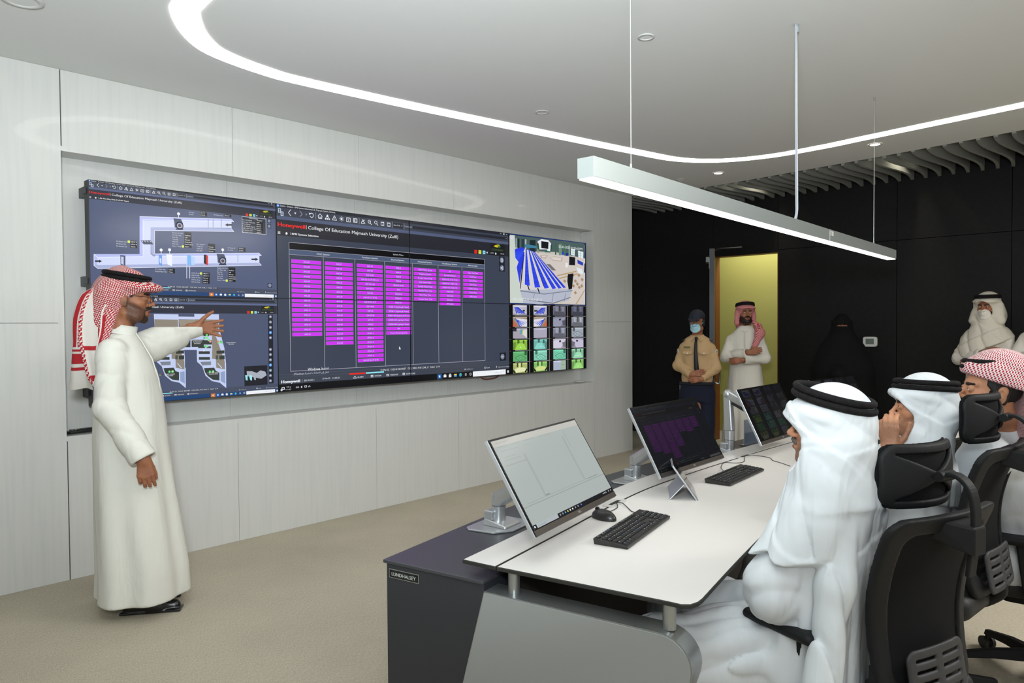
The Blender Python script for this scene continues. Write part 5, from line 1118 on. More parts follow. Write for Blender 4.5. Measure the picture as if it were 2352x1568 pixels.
def hand_f(c, R, **kw):
    ch = hand_chains(**kw); pal = ch[0::4][:4]
    def f(g):
        q = g.local(c, R); d = None
        for i in range(4): e_ = cap(q, *ch[i*4]); d = e_ if d is None else smin(d, e_, .014)
        d = smin(d, cap(q, (-.035, 0, 0), (.01, 0, 0), .0225, .024), .02)
        for i in range(4):
            fi = cap(q, *ch[i*4+1]); fi = smin(fi, cap(q, *ch[i*4+2]), .003); fi = smin(fi, cap(q, *ch[i*4+3]), .003); d = smin(d, fi, .006)
        th = smin(smin(cap(q, *ch[16]), cap(q, *ch[17]), .004), cap(q, *ch[18]), .003)
        return smin(d, th, .010)
    return f
def frame_from(xdir, zdir):
    x = np.array(xdir, float); x /= np.linalg.norm(x); z = np.array(zdir, float); z -= x*(z@x); z /= np.linalg.norm(z); return np.stack([x, np.cross(z, x), z], 1)
# ------------------------------------------------------------------ cloth and skin materials
def skin(name, col, col2, beard='2a1d17'):
    m = noise_col(mat(name, col, .52, spec=.35, sss=.1), col2, col, nscale=14., detail=6.); nn_, ll_, b_ = nodes(m)
    src = b_.inputs['Base Color'].links[0].from_socket; at_ = N(m, 'ShaderNodeAttribute'); at_.attribute_name = 'beard'; no = N(m, 'ShaderNodeTexNoise', Scale=170., Detail=2.); tc_ = N(m, 'ShaderNodeTexCoord'); ll_.new(tc_.outputs['Object'], no.inputs[0])
    a = N(m, 'ShaderNodeMath', operation='MULTIPLY_ADD'); a.inputs[1].default_value = .7; a.inputs[2].default_value = .65; ll_.new(no.outputs[0], a.inputs[0])
    c = N(m, 'ShaderNodeMath', operation='MULTIPLY'); c.use_clamp = True; ll_.new(at_.outputs['Fac'], c.inputs[0]); ll_.new(a.outputs[0], c.inputs[1])
    x = N(m, 'ShaderNodeMixRGB'); x.inputs[2].default_value = (*rgb(beard), 1); ll_.new(src, x.inputs[1]); ll_.new(c.outputs[0], x.inputs[0]); ll_.new(x.outputs[0], b_.inputs['Base Color']); return m
M_sk1 = skin('skin_brown', '9c6848', '895640', '2a1d17'); M_sk2 = skin('skin_tan', 'b27f60', 'a06c50', '4a4039'); M_sk3 = skin('skin_light_tan', 'be8a69', 'ae7858', '6b4a3a'); M_sk4 = skin('skin_brown_dark_beard', '9a6547', '85533c', '120e0c')
def cloth(name, col, bstr=.12, sc=7., rough=.8, sheen=.0):
    m = mat(name, col, rough, spec=.25, sheen=sheen); nn_, ll_, b_ = nodes(m)
    tc_ = N(m, 'ShaderNodeTexCoord'); mp_ = N(m, 'ShaderNodeMapping'); mp_.inputs['Scale'].default_value = (1, 1, .35); mp_.inputs['Rotation'].default_value = (.1, .15, 0)
    no = N(m, 'ShaderNodeTexNoise', Scale=sc, Detail=3.); no.inputs['Distortion'].default_value = .6; ll_.new(tc_.outputs['Object'], mp_.inputs[0]); ll_.new(mp_.outputs[0], no.inputs[0]); bump(m, no.outputs[0], bstr, .05)
    return m
M_thobe = cloth('thobe_cream', 'd3d1c7', .3); M_thobe_w = cloth('thobe_white', 'cfd3d6', .4); M_thobe_g = cloth('thobe_grey_white', 'cdc8bd', .25)
M_scarf = cloth('scarf_white', 'd0d5d8', .45, 9.); M_scarf_c = cloth('scarf_cream', 'c9c3b4', .25); M_abaya = cloth('abaya_black', '060606', .2, rough=.9, sheen=0)
M_agal = noise_col(mat('agal_black', '0d0c0d', .85, spec=.2), '0a090a', '1a1718', nscale=90.); M_hair = mat('hair_black', '120f0d', .7); M_greyhair = noise_col(mat('hair_grizzled', '4a443f', .8), '2a2522', '6b645d', nscale=120.)
M_eyew = mat('eye_white', 'd8d2cb', .25); M_iris = mat('eye_iris', '1d120c', .15); M_lip = mat('lip_brown', '7d4c40', .5); M_tooth = mat('teeth', 'd8d0c4', .3)
M_shoe = mat('shoe_black', '0e0e0f', .28, coat=.3); M_shoeb = noise_col(mat('shoe_brown', '3d2417', .3, coat=.3), '2e1a10', '52321f', nscale=25.)
def check_mat(name, red, white, size, thr=0.):
    m = mat(name, white, .85, spec=.15); nn_, ll_, b_ = nodes(m)
    uv_ = N(m, 'ShaderNodeUVMap'); sp = N(m, 'ShaderNodeSeparateXYZ'); ll_.new(uv_.outputs[0], sp.inputs[0])
    def M(op, a, b2=None, c=None):
        n_ = N(m, 'ShaderNodeMath', operation=op)
        for i, q in enumerate((a, b2, c)):
            if q is None: continue
            if hasattr(q, 'links') or hasattr(q, 'is_linked'): ll_.new(q, n_.inputs[i])
            else: n_.inputs[i].default_value = q
        return n_.outputs[0]
    k = 2*math.pi/size; u, v = sp.outputs[0], sp.outputs[1]
    a = M('SINE', M('MULTIPLY', M('ADD', u, M('MULTIPLY', v, .45)), k)); b2 = M('SINE', M('MULTIPLY', M('SUBTRACT', v, M('MULTIPLY', u, .2)), k))
    pr2 = M('ADD', M('MULTIPLY', a, b2), M('MULTIPLY', a, .35)); f_ = M('GREATER_THAN', pr2, thr)
    mx_ = N(m, 'ShaderNodeMixRGB'); mx_.inputs[1].default_value = (*rgb(white), 1); mx_.inputs[2].default_value = (*rgb(red), 1); ll_.new(f_, mx_.inputs[0]); ll_.new(mx_.outputs[0], b_.inputs['Base Color'])
    return m
M_chk = check_mat('scarf_red_check', '9c121c', 'd0cac6', .0125, -.12); M_chk3 = check_mat('scarf_red_check_pale', 'a5182a', 'd6cccc', .0135, .10); M_chk2 = check_mat('scarf_pink_check', 'a83a42', 'cfa8a4', .011, -.1)
M_red = mat('scarf_red_band', 'a2161f', .85); M_white_c = mat('scarf_plain_white', 'cbc6be', .85)
# ------------------------------------------------------------------ shared parts of a person
class Head:
    def __init__(s, c, yaw, pitch=0, roll=0, sc=1., open_=0.): s.c = np.array(c, float); s.R = Rzyx(yaw, pitch, roll); s.sc = sc; s.open_ = open_
    def g(s, g): q = g.local(s.c, s.R); return q if s.sc == 1 else G(q.x/f32(s.sc), q.y/f32(s.sc), q.z/f32(s.sc))
    def f(s, g): return head_f(s.g(g), open_=s.open_)*f32(s.sc)
    def w(s, p): return s.c+s.R @ (np.array(p, float)*s.sc)
    def loc(s, V): return ((V-s.c) @ s.R)/s.sc
    def lohi(s, m=.02, ext=(.13, .11, .14), low=.15): return s.c-np.array([ext[0]+m, ext[0]+m, low+m]), s.c+np.array([ext[0]+m, ext[0]+m, ext[2]+m])
def eyes(h, parent, gaze=(1, 0, 0)):
    for s_ in (1, -1):
        c = h.w((.0785, s_*.031, .0008)); m = MB(); r = .0128*h.sc; m.sphere((0, 0, 0), r, 20, 14)
        V = np.array(m.v)+c; gd = h.R @ (np.array(gaze)/np.linalg.norm(gaze)); cen_ = np.array([np.mean(np.array(m.v)[list(f)], 0) for f in m.f]); cs = (cen_ @ gd)/np.linalg.norm(cen_, axis=1)
        mesh_obj('eye', V, m.f, [M_eyew, M_iris], parent, True, (cs > .90).astype(int))
def tuft(h, name, region, m, parent, off=.003, h_=.003, bb=((.0, -.09, -.14), (.12, .09, .05))):
    """hair, beard, brows: the head surface raised by off inside region(local)"""
    cs = [h.w((x, y, z)) for x in (bb[0][0], bb[1][0]) for y in (bb[0][1], bb[1][1]) for z in (bb[0][2], bb[1][2])]; lo = np.min(cs, 0); hi = np.max(cs, 0)
    def f(g): q = h.g(g); return np.maximum(head_f(q, open_=h.open_)-f32(off), region(q))*f32(h.sc)
    return sculpt(name, [(f, lo, hi, h_)], m, parent, it=1, minf=12)
def sst(a, b2, x): t = np.clip((x-a)/(b2-a), 0, 1); return t*t*(3-2*t)
def beard_fac(L_, style='full', open_=0.):
    x, y, z = L_.T; cheek = -.040-np.clip(.080-x, 0, .1)*-.28-.012*sst(.03, .085, x); m = sst(.010, -.008, z-cheek)*sst(-.012, .010, x+.25*(z+.05))*sst(-.150, -.125, z)
    if style == 'full': m = m*(1-.0*x)
    side = sst(.012, .0, np.abs(x-.012))*sst(.02, -.02, z)*sst(.04, .055, np.abs(y)); m = np.maximum(m, side*.8)
    mouth = sst(1.0, 1.35, np.sqrt(((y)/.024)**2+((z+.063+open_*.5)/(.012+open_*.5))**2)); mst = sst(1.25, .9, np.sqrt((y/.028)**2+((z+.0475)/.0085)**2))*(x > .07)
    m = m*np.where(x > .07, mouth, 1); m = np.maximum(m, mst) if style != 'shadow' else np.maximum(m*.6, mst*.6)
    if style == 'goatee': m = m*np.maximum(sst(.045, .03, np.abs(y))*(x > .05), .72)
    return m
def beard_region(q, open_=0.):
    lo_ = q.z+.030-.55*(.075-q.x)-.0; a = lo_*.8                               # cheek line rising to the ear
    front = np.minimum(a, f32(1)); mouth = -ell(q, (.095, 0, -.063-open_*.5), (.03, .021, .0105+open_*.5)); back = -(q.x-.002+ (q.z+.05)*.25)
    return np.maximum(np.maximum(np.maximum(q.z+.042+np.abs(q.y)*-.35-.010, front), mouth), np.maximum(back, -(q.z+.130)))
def goatee(q, open_=0): return np.maximum(beard_region(q, open_), q.z+.035)
def brows(h, parent, m=None):
    for s_ in (1, -1): tuft(h, 'eyebrow', lambda q, s_=s_: cap(q, (.088, s_*.014, .0185), (.074, s_*.048, .020), .0055, .0035)-.001, m or M_hair, parent, .0022, .0022, ((.05, min(s_*.005, s_*.06), .005), (.11, max(s_*.005, s_*.06), .04)))
def moustache(h, parent, m=None): tuft(h, 'moustache', lambda q: np.minimum(cap(q, (.098, .0, -.0445), (.088, .024, -.054), .0075, .0055), cap(q, (.098, .0, -.0445), (.088, -.024, -.054), .0075, .0055)), m or M_hair, parent, .0035, .0022, ((.07, -.035, -.07), (.12, .035, -.03)))
def skin_mi(h, open_=0.):
    def f(C_):
        L_ = h.loc(C_); z2 = -.068-open_
        lip = (L_[:, 0] > .084) & (np.abs(L_[:, 1]) < .019) & (((L_[:, 2] < -.0530) & (L_[:, 2] > z2-.0045)))
        return lip.astype(int)
    return f
def agal(h, parent, c=(-.006, 0, .083), rx=.108, ry=.094, tilt=.10, r=.0115, dz=.0205, k=1.0):
    m = MB()
    for i, (off, kk) in enumerate(((0, 1.0), (dz, .965))):
        P = []
        for t in np.linspace(0, 2*math.pi, 48, endpoint=False): p = np.array([rx*kk*math.cos(t)*k, ry*kk*math.sin(t)*k, 0]); x = p[0]; P.append(h.w((c[0]+x*math.cos(tilt), c[1]+p[1], c[2]+off-x*math.sin(tilt)*-1)))
        m.tube(P, r*h.sc, 10, True)
    o = m.build('headband', M_agal, parent, smooth=True); return o
def glasses(h, parent, m=None, yc=.031, w=.021, hh=.016, z=-.002, x=.104, glass=True):
    mb = MB()
    for s_ in (1, -1):
        P = [h.w((x-.10*abs(s_*yc+w*math.cos(t)*1.0)*.9+.004, s_*yc+w*math.copysign(abs(math.cos(t))**.6, math.cos(t)), z+hh*math.copysign(abs(math.sin(t))**.6, math.sin(t)))) for t in np.linspace(0, 2*math.pi, 28, endpoint=False)]; mb.tube(P, .0012, 6, True)
        mb.tube([h.w((x-.003, s_*(yc+w), z+.008)), h.w((.05, s_*.074, z+.010)), h.w((.0, s_*.079, z+.012)), h.w((-.01, s_*.08, z-.005))], .0013, 6)
    mb.tube([h.w((x+.001, -yc+w, z+.006)), h.w((x+.003, 0, z+.009)), h.w((x+.001, yc-w, z+.006))], .0012, 6)
    o = mb.build('glasses', m or mat('glasses_frame', '2a201c', .3, metal=.4), parent, smooth=True)
def dome(q, t=.012): return np.minimum(ell(q, (-.012, 0, .040), (.096+t, .076+t, .084+t)), ell(q, (.0, 0, -.01), (.085+t, .070+t, .09+t)))
def uv_head(h, k=.13):
    def f(V): L_ = h.loc(V); return np.stack([np.arctan2(L_[:, 1], -L_[:, 0]-.03)*k, L_[:, 2]*1.0+np.where(L_[:, 2] > .08, 0, 0)+L_[:, 0]*.25], 1)
    return f
def shoe(parent, x, y, yaw, m, name='shoe', L_=.28, z=0.):
    c_, s_ = math.cos(yaw), math.sin(yaw); R = np.array([[c_, -s_, 0], [s_, c_, 0], [0, 0, 1]])
    def f(g):
        q = g.local((x, y, z), R); d = cap(q, (-.09, 0, .045), (.05, 0, .035), .042, .040); d = smin(d, cap(q, (.04, 0, .030), (.13, .006, .022), .044, .030), .03); d = smin(d, cap(q, (-.06, 0, .06), (-.055, 0, .10), .040, .036), .03)
        sole = bx(q, (.018, 0, .008), (.150, .042, .008), .006); d = smin(d, sole, .006); return smax(smax(d, -(q.z-.0005), .002), q.z-.095, .004)
    lo = np.array([x-.19, y-.19, z-.005]); hi = np.array([x+.19, y+.19, z+.105]); return sculpt(name, [(f, lo, hi, .005)], m, parent)
# ================================================================== THE PEOPLE
def person(x, y, rz, label, group=None): return empty('person', (x, y, 0), rz, label, 'person', group)
def vfolds(A=.006, n=9, ph=0., z0=1.2, z1=.2, extra=.4):
    """vertical cloth folds, growing from z0 down to z1"""
    def f(th, z):
        k = np.clip((f32(z0)-z)/f32(z0-z1), 0, 1)
        w = np.sin(th*f32(n)+f32(ph)+np.sin(z*f32(2.3)+f32(ph))*f32(.7)); w2 = np.sin(th*f32(n*1.7)+f32(ph*2.1)+z*f32(1.2))
        return (k*f32(A)*(w+f32(extra)*w2)).astype(f32)
    return f
def body_mesh(par, h, parts, sk, coarse=None, open_=0., hstep=.0026, beard=None):
    """one continuous body: head and neck, hands, and the covered trunk and limbs"""
    lo, hi = h.lohi(); P = []
    nk = h.w((-.02, 0, -.06)); nb = h.c+np.array([0, 0, 0])
    P.append((lambda g: smin(h.f(g), cap(g, h.w((-.022, 0, -.065)), h.neck, .054*h.sc, .060*h.sc), .03), lo-np.array([0, 0, .05]), hi, hstep))
    for fn, c in parts: P.append((fn, np.array(c)-.15, np.array(c)+.15, .0028))
    if coarse is not None: P.append(coarse)
    mi = skin_mi(h, open_)
    o = sculpt('body', P, [sk, M_lip], par, mi_fn=mi, it=1)
    if beard:
        co = np.zeros(len(o.data.vertices)*3, f32); o.data.vertices.foreach_get('co', co); at_ = o.data.attributes.new('beard', 'FLOAT', 'POINT'); L_ = h.loc(co.reshape(-1, 3)); near = (np.abs(L_) < .2).all(1)
        at_.data.foreach_set('value', (beard_fac(L_, beard, open_)*near).astype(f32))
    return o
def placket(par, pts, m, w=.011): 
    mb = MB(); mb.tube(pts, .004, 6); mb.build('button_placket', m, par, smooth=True)
# ------------------------------------------------------------------ presenter
def presenter():
    par = person(1.36, 4.05, math.radians(-32), 'standing man in a cream thobe and red checked scarf pointing at the screen wall')
    h = Head((-.036, -.015, 1.655), math.radians(3), .06, 0, 1.10, .011); h.neck = np.array([-.085, -.01, 1.46])
    shR, elR, wrR = (-.085, -.165, 1.375), (-.075, -.235, 1.10), (.085, -.285, .845)
    shL, elL, wrL = (-.045, .135, 1.385), (.085, .29, 1.452), (.212, .448, 1.497)
    Hr = frame_from((.10, .02, -1), (.15, -1, 0)); Hl = frame_from((.93, .33, -.06), (-.25, .96, 0))
    hr = hand_f(wrR, Hr, curl=(.35, .38, .42, .5), spread=.03, thumb=(.35, .15), side=1, sc=1.02); hl = hand_f(wrL, Hl, curl=(.12, .10, .12, .18), spread=.19, thumb=(.95, .15), side=-1, sc=1.05)
    def covered(g):
        d = loft(g, [(.10, .0, 0, .05, .10), (.8, -.03, 0, .10, .13), (1.2, -.05, 0, .10, .15), (1.38, -.07, 0, .08, .16), (1.45, -.08, 0, .06, .08)])
        d = smin(d, cap(g, shR, elR, .045, .038), .03); d = smin(d, cap(g, elR, np.array(wrR)+(-.01, 0, .01), .035, .026), .02); d = smin(d, cap(g, shL, elL, .045, .038), .03); return smin(d, cap(g, elL, wrL, .035, .026), .02)
    body_mesh(par, h, [(hr, wrR), (hl, wrL)], M_sk1, (covered, (-.2, -.35, .08), (.3, .52, 1.5), .014), .011, beard='goatee')
    eyes(h, par, (1, -.1, 0)); brows(h, par)
    moustache(h, par); glasses(h, par)
    tuft(h, 'hair', lambda q: np.maximum(np.maximum(q.x-.030, -(q.z-.0)), np.maximum(q.z-.035, np.abs(q.y)-.0775)), M_hair, par, .003, .003, ((-.12, -.1, -.02), (.04, .1, .05)))
    # thobe
    fold = vfolds(.012, 6, 1.1, 1.25, .3)
    def thobe(g):
        d = loft(g, [(.075, .005, 0, .222, .235), (.22, .005, 0, .216, .228), (.45, -.012, 0, .203, .218), (.68, -.028, 0, .188, .208), (.92, -.040, 0, .176, .198), (1.12, -.045, 0, .160, .188), (1.26, -.055, 0, .142, .182), (1.36, -.070, 0, .118, .165), (1.42, -.078, 0, .098, .125), (1.47, -.080, 0, .070, .074)], fold, 2.15)
        a = smin(cap(g, (-.085, -.150, 1.372), elR, .068, .064), cap(g, elR, wrR, .064, .060), .03)
        cut = plane(g, wrR, np.array(wrR)-np.array(elR)); a = smax(a, cut, .006)
        b2 = smin(cap(g, (-.05, .12, 1.372), elL, .078, .070), cap(g, elL, wrL, .068, .058), .03); b2 = smin(b2, cap(g, (.03, .22, 1.36), (.13, .34, 1.42), .050, .045), .05); b2 = smax(b2, plane(g, np.array(wrL), np.array(wrL)-np.array(elL)), .006)
        cuf = lambda e_, w_, r: np.maximum(cap(g, np.array(w_)+(np.array(e_)-np.array(w_))*.0, np.array(w_)+(np.array(e_)-np.array(w_))*.19, r, r), np.maximum(plane(g, w_, np.array(w_)-np.array(e_)), -plane(g, np.array(w_)+(np.array(e_)-np.array(w_))*.19, np.array(w_)-np.array(e_))))
        w_ = waves(g, [(.0038, (14, 26, 40), 1.0, .6), (.003, (-34, 18, 46), 2.2, .7)])
        d = smin(d, a+w_, .022); d = smin(d, b2+w_, .03); d = np.minimum(d, cuf(elR, wrR, .0625)); d = np.minimum(d, cuf(elL, wrL, .0615))
        d = smax(d, -(cap(g, wrR, np.array(wrR)+(np.array(wrR)-np.array(elR))*.1, .046, .05)), .003); d = smax(d, -(cap(g, wrL, np.array(wrL)+(np.array(wrL)-np.array(elL))*.1, .046, .05)), .003)
        return d
    sculpt('thobe', [(thobe, (-.30, -.38, .06), (.31, .54, 1.50), .0072)], M_thobe, par, it=1)
    col = MB(); n = 30
    V = []
    for z, r in ((0, .075), (.022, .069), (.046, .065), (.046, .061), (0, .069)):
        for k in range(n): t = 2*math.pi*k/n; V.append((-.078+r*1.02*math.cos(t)+z*.35, -.010+r*.98*math.sin(t), 1.466+z+.012*(-math.cos(t))))
    col._add(V, [(i*n+k, i*n+(k+1) % n, (i+1)*n+(k+1) % n, (i+1)*n+k) for i in range(4) for k in range(n)]); col.build('collar', M_thobe, par, smooth=True)
    placket(par, [(-.008, -.022, 1.475), (.025, -.012, 1.42), (.07, -.005, 1.33), (.10, 0, 1.22), (.113, 0, 1.10)], M_thobe)
    pk = MB(); pk.cyl((.108, -.02, 1.245), (.121, -.022, 1.245), .006, n=10); pk.build('pen_clip', M_steel, par)
    # scarf: cap part
    def scarf(g):
        q = h.g(g); w_ = waves(q, [(.0022, (30, 8, -24), .4, .7)])
        d = ell(q, (-.016, 0, .050), (.112, .092, .088)); d = smin(d, ell(q, (-.055, 0, .02), (.085, .088, .09)), .03)
        d = smin(d, cap(q, (-.055, 0, .115), (-.035, 0, .128), .022, .016), .04)
        br = np.maximum(ell(q, (.020, 0, .050), (.128, .104, .034)), -(q.x-.0)); d = smin(d, br, .02)
        d = smax(d, -np.maximum(ell(q, (.10, 0, -.028), (.13, .115, .068)), -(q.x+.022)), .006)
        d = smin(d, cap(q, (-.075, -.01, .0), (-.095, -.0, -.13), .075, .07), .05); d = smax(d, -ell(q, (.035, 0, -.09), (.085, .082, .105)), .01)
        return (d+w_)*f32(h.sc)
    sculpt('headscarf', [(scarf, h.w((-.25, -.16, -.26)), h.w((.20, .16, .20)), .0042)], M_chk, par, uv_fn=uv_head(h), it=1)
    agal(h, par, c=(-.010, 0, .085), rx=.102, ry=.088, tilt=-.10, r=.0105)
    # hanging tails of the scarf: check, plain band, red stripes
    def tail(name, path, widths, wdir, pat, lift=.012, n=70, mwid=26, bulge=.0):
        P = catmull(path, max(2, n//(len(path)-1))); W_ = np.interp(np.linspace(0, 1, len(P)), np.linspace(0, 1, len(widths)), widths); Dd = catmull([tuple(d) for d in wdir], max(2, n//(len(path)-1)))
        V = []; UV = []; L_ = 0
        for i, p in enumerate(P):
            if i: L_ += np.linalg.norm(np.array(p)-np.array(P[i-1]))
            d = np.array(Dd[i]); d /= np.linalg.norm(d); t = np.array(P[min(i+1, len(P)-1)])-np.array(P[max(i-1, 0)]); t /= np.linalg.norm(t); nr = np.cross(d, t); nr /= np.linalg.norm(nr)
            for k in range(mwid+1):
                s_ = k/mwid; f_ = math.sin(s_*math.pi*2.6+i*.03)*lift*(.4+.8*i/len(P)); V.append(np.array(p)+d*(s_-.5)*W_[i]+nr*(f_+bulge*math.sin(s_*math.pi))); UV.append((s_, L_))
        V = np.array(V); UV = np.array(UV); F = []; mi = []
        for i in range(len(P)-1):
            for k in range(mwid): a = i*(mwid+1)+k; F.append((a, a+1, a+mwid+2, a+mwid+1)); mi.append(pat((k+.5)/mwid, UV[a][1]/L_))
        uvm = np.stack([UV[:, 0]*widths[0], UV[:, 1]], 1)
        o = mesh_obj(name, V, F, [M_chk, M_white_c, M_red], par, True, mi, uv=uvm); sd = o.modifiers.new('thick', 'SOLIDIFY'); sd.thickness = .003
        return o
    def pat1(s_, v):
        if v > .985: return 1
        if s_ > .86: return 0 if v < .93 else 1
        if .60 < v < .66: return 2 if .61 < v < .65 else 1
        if v > .58: return 1 if not (.86 < v < .90) else 2
        if s_ < .14 or .22 < s_ < .24: return 2 if s_ > .04 else 1
        return 1
    def pat0(s_, v):
        if v > .62: return 2 if (.68 < v < .76 or .80 < v < .815 or .645 < v < .655) else 1
        if .80 < s_ < .96: return 2
        if .965 < s_ or .775 < s_ < .79: return 1
        return 0
    tail('scarf_tail', [(-.100, -.045, 1.752), (-.150, -.085, 1.70), (-.185, -.10, 1.58), (-.195, -.105, 1.45), (-.178, -.115, 1.33), (-.165, -.125, 1.24), (-.150, -.115, 1.17)], (.05, .085, .105, .10, .095, .075, .02), [(-.85, -.35, -.2)]*2+[(-.9, -.42, 0)]*5, pat1, .007)
    tail('scarf_tail', [(-.105, -.01, 1.74), (-.190, -.02, 1.67), (-.230, -.02, 1.55), (-.245, -.02, 1.42), (-.262, -.01, 1.30), (-.275, .01, 1.22), (-.285, .03, 1.175)], (.06, .15, .16, .13, .12, .13, .15), [(-.9, .3, 0)]*7, pat0, .010)
    tail('scarf_tail', [(-.075, -.088, 1.66), (-.105, -.108, 1.58), (-.120, -.118, 1.48), (-.148, -.128, 1.36), (-.135, -.14, 1.24), (-.145, -.13, 1.16)], (.05, .07, .055, .035, .035, .05), [(-.8, -.5, 0)]*6, lambda s_, v: 2 if (.62 < s_ < .9 and .2 < v < .9) or .88 < v < .97 else (1 if s_ > .9 else 0), .006)
    shoe(par, .045, -.075, -.05, M_shoe); shoe(par, .0, .10, .25, M_shoe)
presenter()
# ------------------------------------------------------------------ seated men
def scarf_white(h, extra=None, cut=None, wv=.0035, dome_r=(.112, .094, .100), op=(.125, 0, -.060, .098, .092, .090), visor=(.101, .094)):
    def f(g):
        q = h.g(g); w_ = waves(q, [(wv, (26, 10, -38), .8, .8), (wv*.6, (-10, 40, 22), 2.0, .6)])*np.clip((f32(.085)-q.z)*f32(20), f32(.1), 1)
        d = ell(q, (-.012, 0, .038), dome_r); d = smin(d, ell(q, (-.048, 0, -.03), (.080, .094, .085)), .03); d = smin(d, ell(q, (-.018, 0, -.14), (.082, .095, .10)), .04)
        br = np.maximum(ell(q, (.008, 0, .052), (visor[0], visor[1], .030)), -(q.x+.01)); d = smin(d, br, .02)
        d = smax(d, -ell(q, op[:3], op[3:]), .008)
        if cut is not None: d = smax(d, cut(q), .01)
        # overlapping layers of the wrapped cloth
        d = d-f32(.0055)*sst(.003, -.003, (q.z-.052)-(q.x-.085)*.95+.02*np.sin(q.x*25))-f32(.0045)*sst(.003, -.003, (q.z+.02)-(q.x-.02)*.55-.9*np.maximum(-q.x-.05, 0))-f32(.004)*sst(-.003, .003, q.x+.035+.35*(q.z-.03)+.01*np.sin(q.z*60))*sst(.09, .075, q.z)
        d = d+w_; d = d*f32(h.sc)
        if extra is not None: d = smin(d, extra(g), .035); d = smax(d, -ell(q, op[:3], op[3:])*f32(h.sc), .006)
        return d
    return f
def seated_one():
    bx_, by_ = 2.22, .72; par = person(bx_, by_, 0, 'seated man nearest the camera in white thobe and white scarf, seen from behind'); W = lambda x, y, z: (x-bx_, y-by_, z)
    h = Head(W(2.064, .738, 1.200), math.radians(103), -.05, .03, .94); h.neck = np.array(W(2.10, .70, 1.0))
    shL, elL, wrL = W(2.025, .785, .955), W(1.975, .895, .705), W(2.13, .84, .90); shR, elR, wrR = W(2.29, .745, .96), W(2.38, .84, .72), W(2.37, .92, .70)
    Hl = frame_from((.1, -.1, 1), (-.3, 1, 0)); Hr = frame_from((-.9, -.05, .0), (0, .2, 1)); hl = hand_f(wrL, Hl, side=-1); hr = hand_f(wrR, Hr, side=1)
    kL, kR, hipL, hipR = W(1.80, 1.12, .53), W(2.13, 1.24, .56), W(2.19, .86, .50), W(2.33, .78, .52); fL, fR = W(1.89, 1.22, .09), W(2.12, 1.36, .09)
    def covered(g):
        d = cap(g, W(2.23, .79, .58), W(2.13, .745, .90), .07, .07); d = smin(d, cap(g, shL, shR, .04), .03)
        for a, b2, r, r2 in ((shL, elL, .045, .04), (elL, wrL, .036, .026), (shR, elR, .045, .04), (elR, wrR, .036, .026), (hipL, kL, .075, .055), (hipR, kR, .075, .055), (kL, fL, .05, .035), (kR, fR, .05, .035)): d = smin(d, cap(g, a, b2, r, r2), .02)
        return d
    body_mesh(par, h, [(hl, wrL), (hr, wrR)], M_sk2, (covered, W(1.6, .5, .02), W(2.5, 1.5, 1.1), .016), beard='shadow'); eyes(h, par, (1, .15, .1)); brows(h, par, M_greyhair); moustache(h, par, M_greyhair)
    rows = [(.42, 2.13, .82, .160, .125), (.60, 2.13, .81, .155, .118), (.75, 2.135, .79, .150, .115), (.87, 2.14, .768, .150, .112), (.94, 2.135, .750, .146, .108), (1.0, 2.12, .738, .128, .105), (1.05, 2.11, .732, .100, .092), (1.09, 2.10, .728, .078, .078)]
    L_r = [(r[0], r[1]-bx_, r[2]-by_, r[3], r[4]) for r in rows]; cx_, cy_ = W(2.12, .74, 0)[:2]
    def arm(g):
        a = cap(g, W(2.045, .772, .962), W(2.008, .866, .735), .058, .072); a = smin(a, cap(g, W(2.0, .872, .735), W(1.99, .865, .705), .076, .068), .04)
        return smin(a, cap(g, W(2.02, .87, .74), W(2.10, .85, .88), .055, .045), .03)
    def core(g): return smin(smin(loft(g, L_r), cap(g, shR, elR, .062, .068), .04), smin(cap(g, elR, wrR, .062, .050), cap(g, W(2.06, .765, .965), W(2.24, .735, .965), .060, .062), .04), .04)
    crease = lambda g: waves(g, [(.0028, (46, 40, 62), .5, .6), (.0022, (-60, 30, 44), 1.9, .7)])
    def thobe(g):
        t = core(g)+drape(g, cx_, cy_, 11, .005, .6, 3., 1.05, .7); ax, ay = W(2.01, .83, 0)[:2]
        sl = arm(g)+drape(g, ax, ay, 6, .005, 1.6, 5., None, None, .6)+crease(g)*np.clip((f32(.86)-g.z)*8, f32(.15), 1)
        lg = smin(cap(g, hipL, kL, .085, .088), cap(g, kL, fL, .090, .105), .05); lr = smin(cap(g, hipR, kR, .098, .092), cap(g, kR, fR, .095, .10), .05); lg = smin(lg, lr, .14)
        lg = smin(lg, cap(g, W(1.99, 1.02, .50), W(1.98, 1.20, .16), .10, .12), .10)
        lo = waves(g, [(.008, (26, 40, 34), .3, .35), (.005, (40, 62, -30), 1.7, .3)])
        d = smin(smin(t, lg+lo, .05), sl, .012)
        return smax(smax(d, -(g.z-.06), .004), -(cap(g, h.neck-np.array([0, 0, .0]), h.neck+np.array([0, 0, .2]), .062)), .004)
    sculpt('thobe', [(thobe, W(1.56, .50, .05), W(2.58, 1.55, 1.10), .0068)], M_thobe_w, par, it=1)
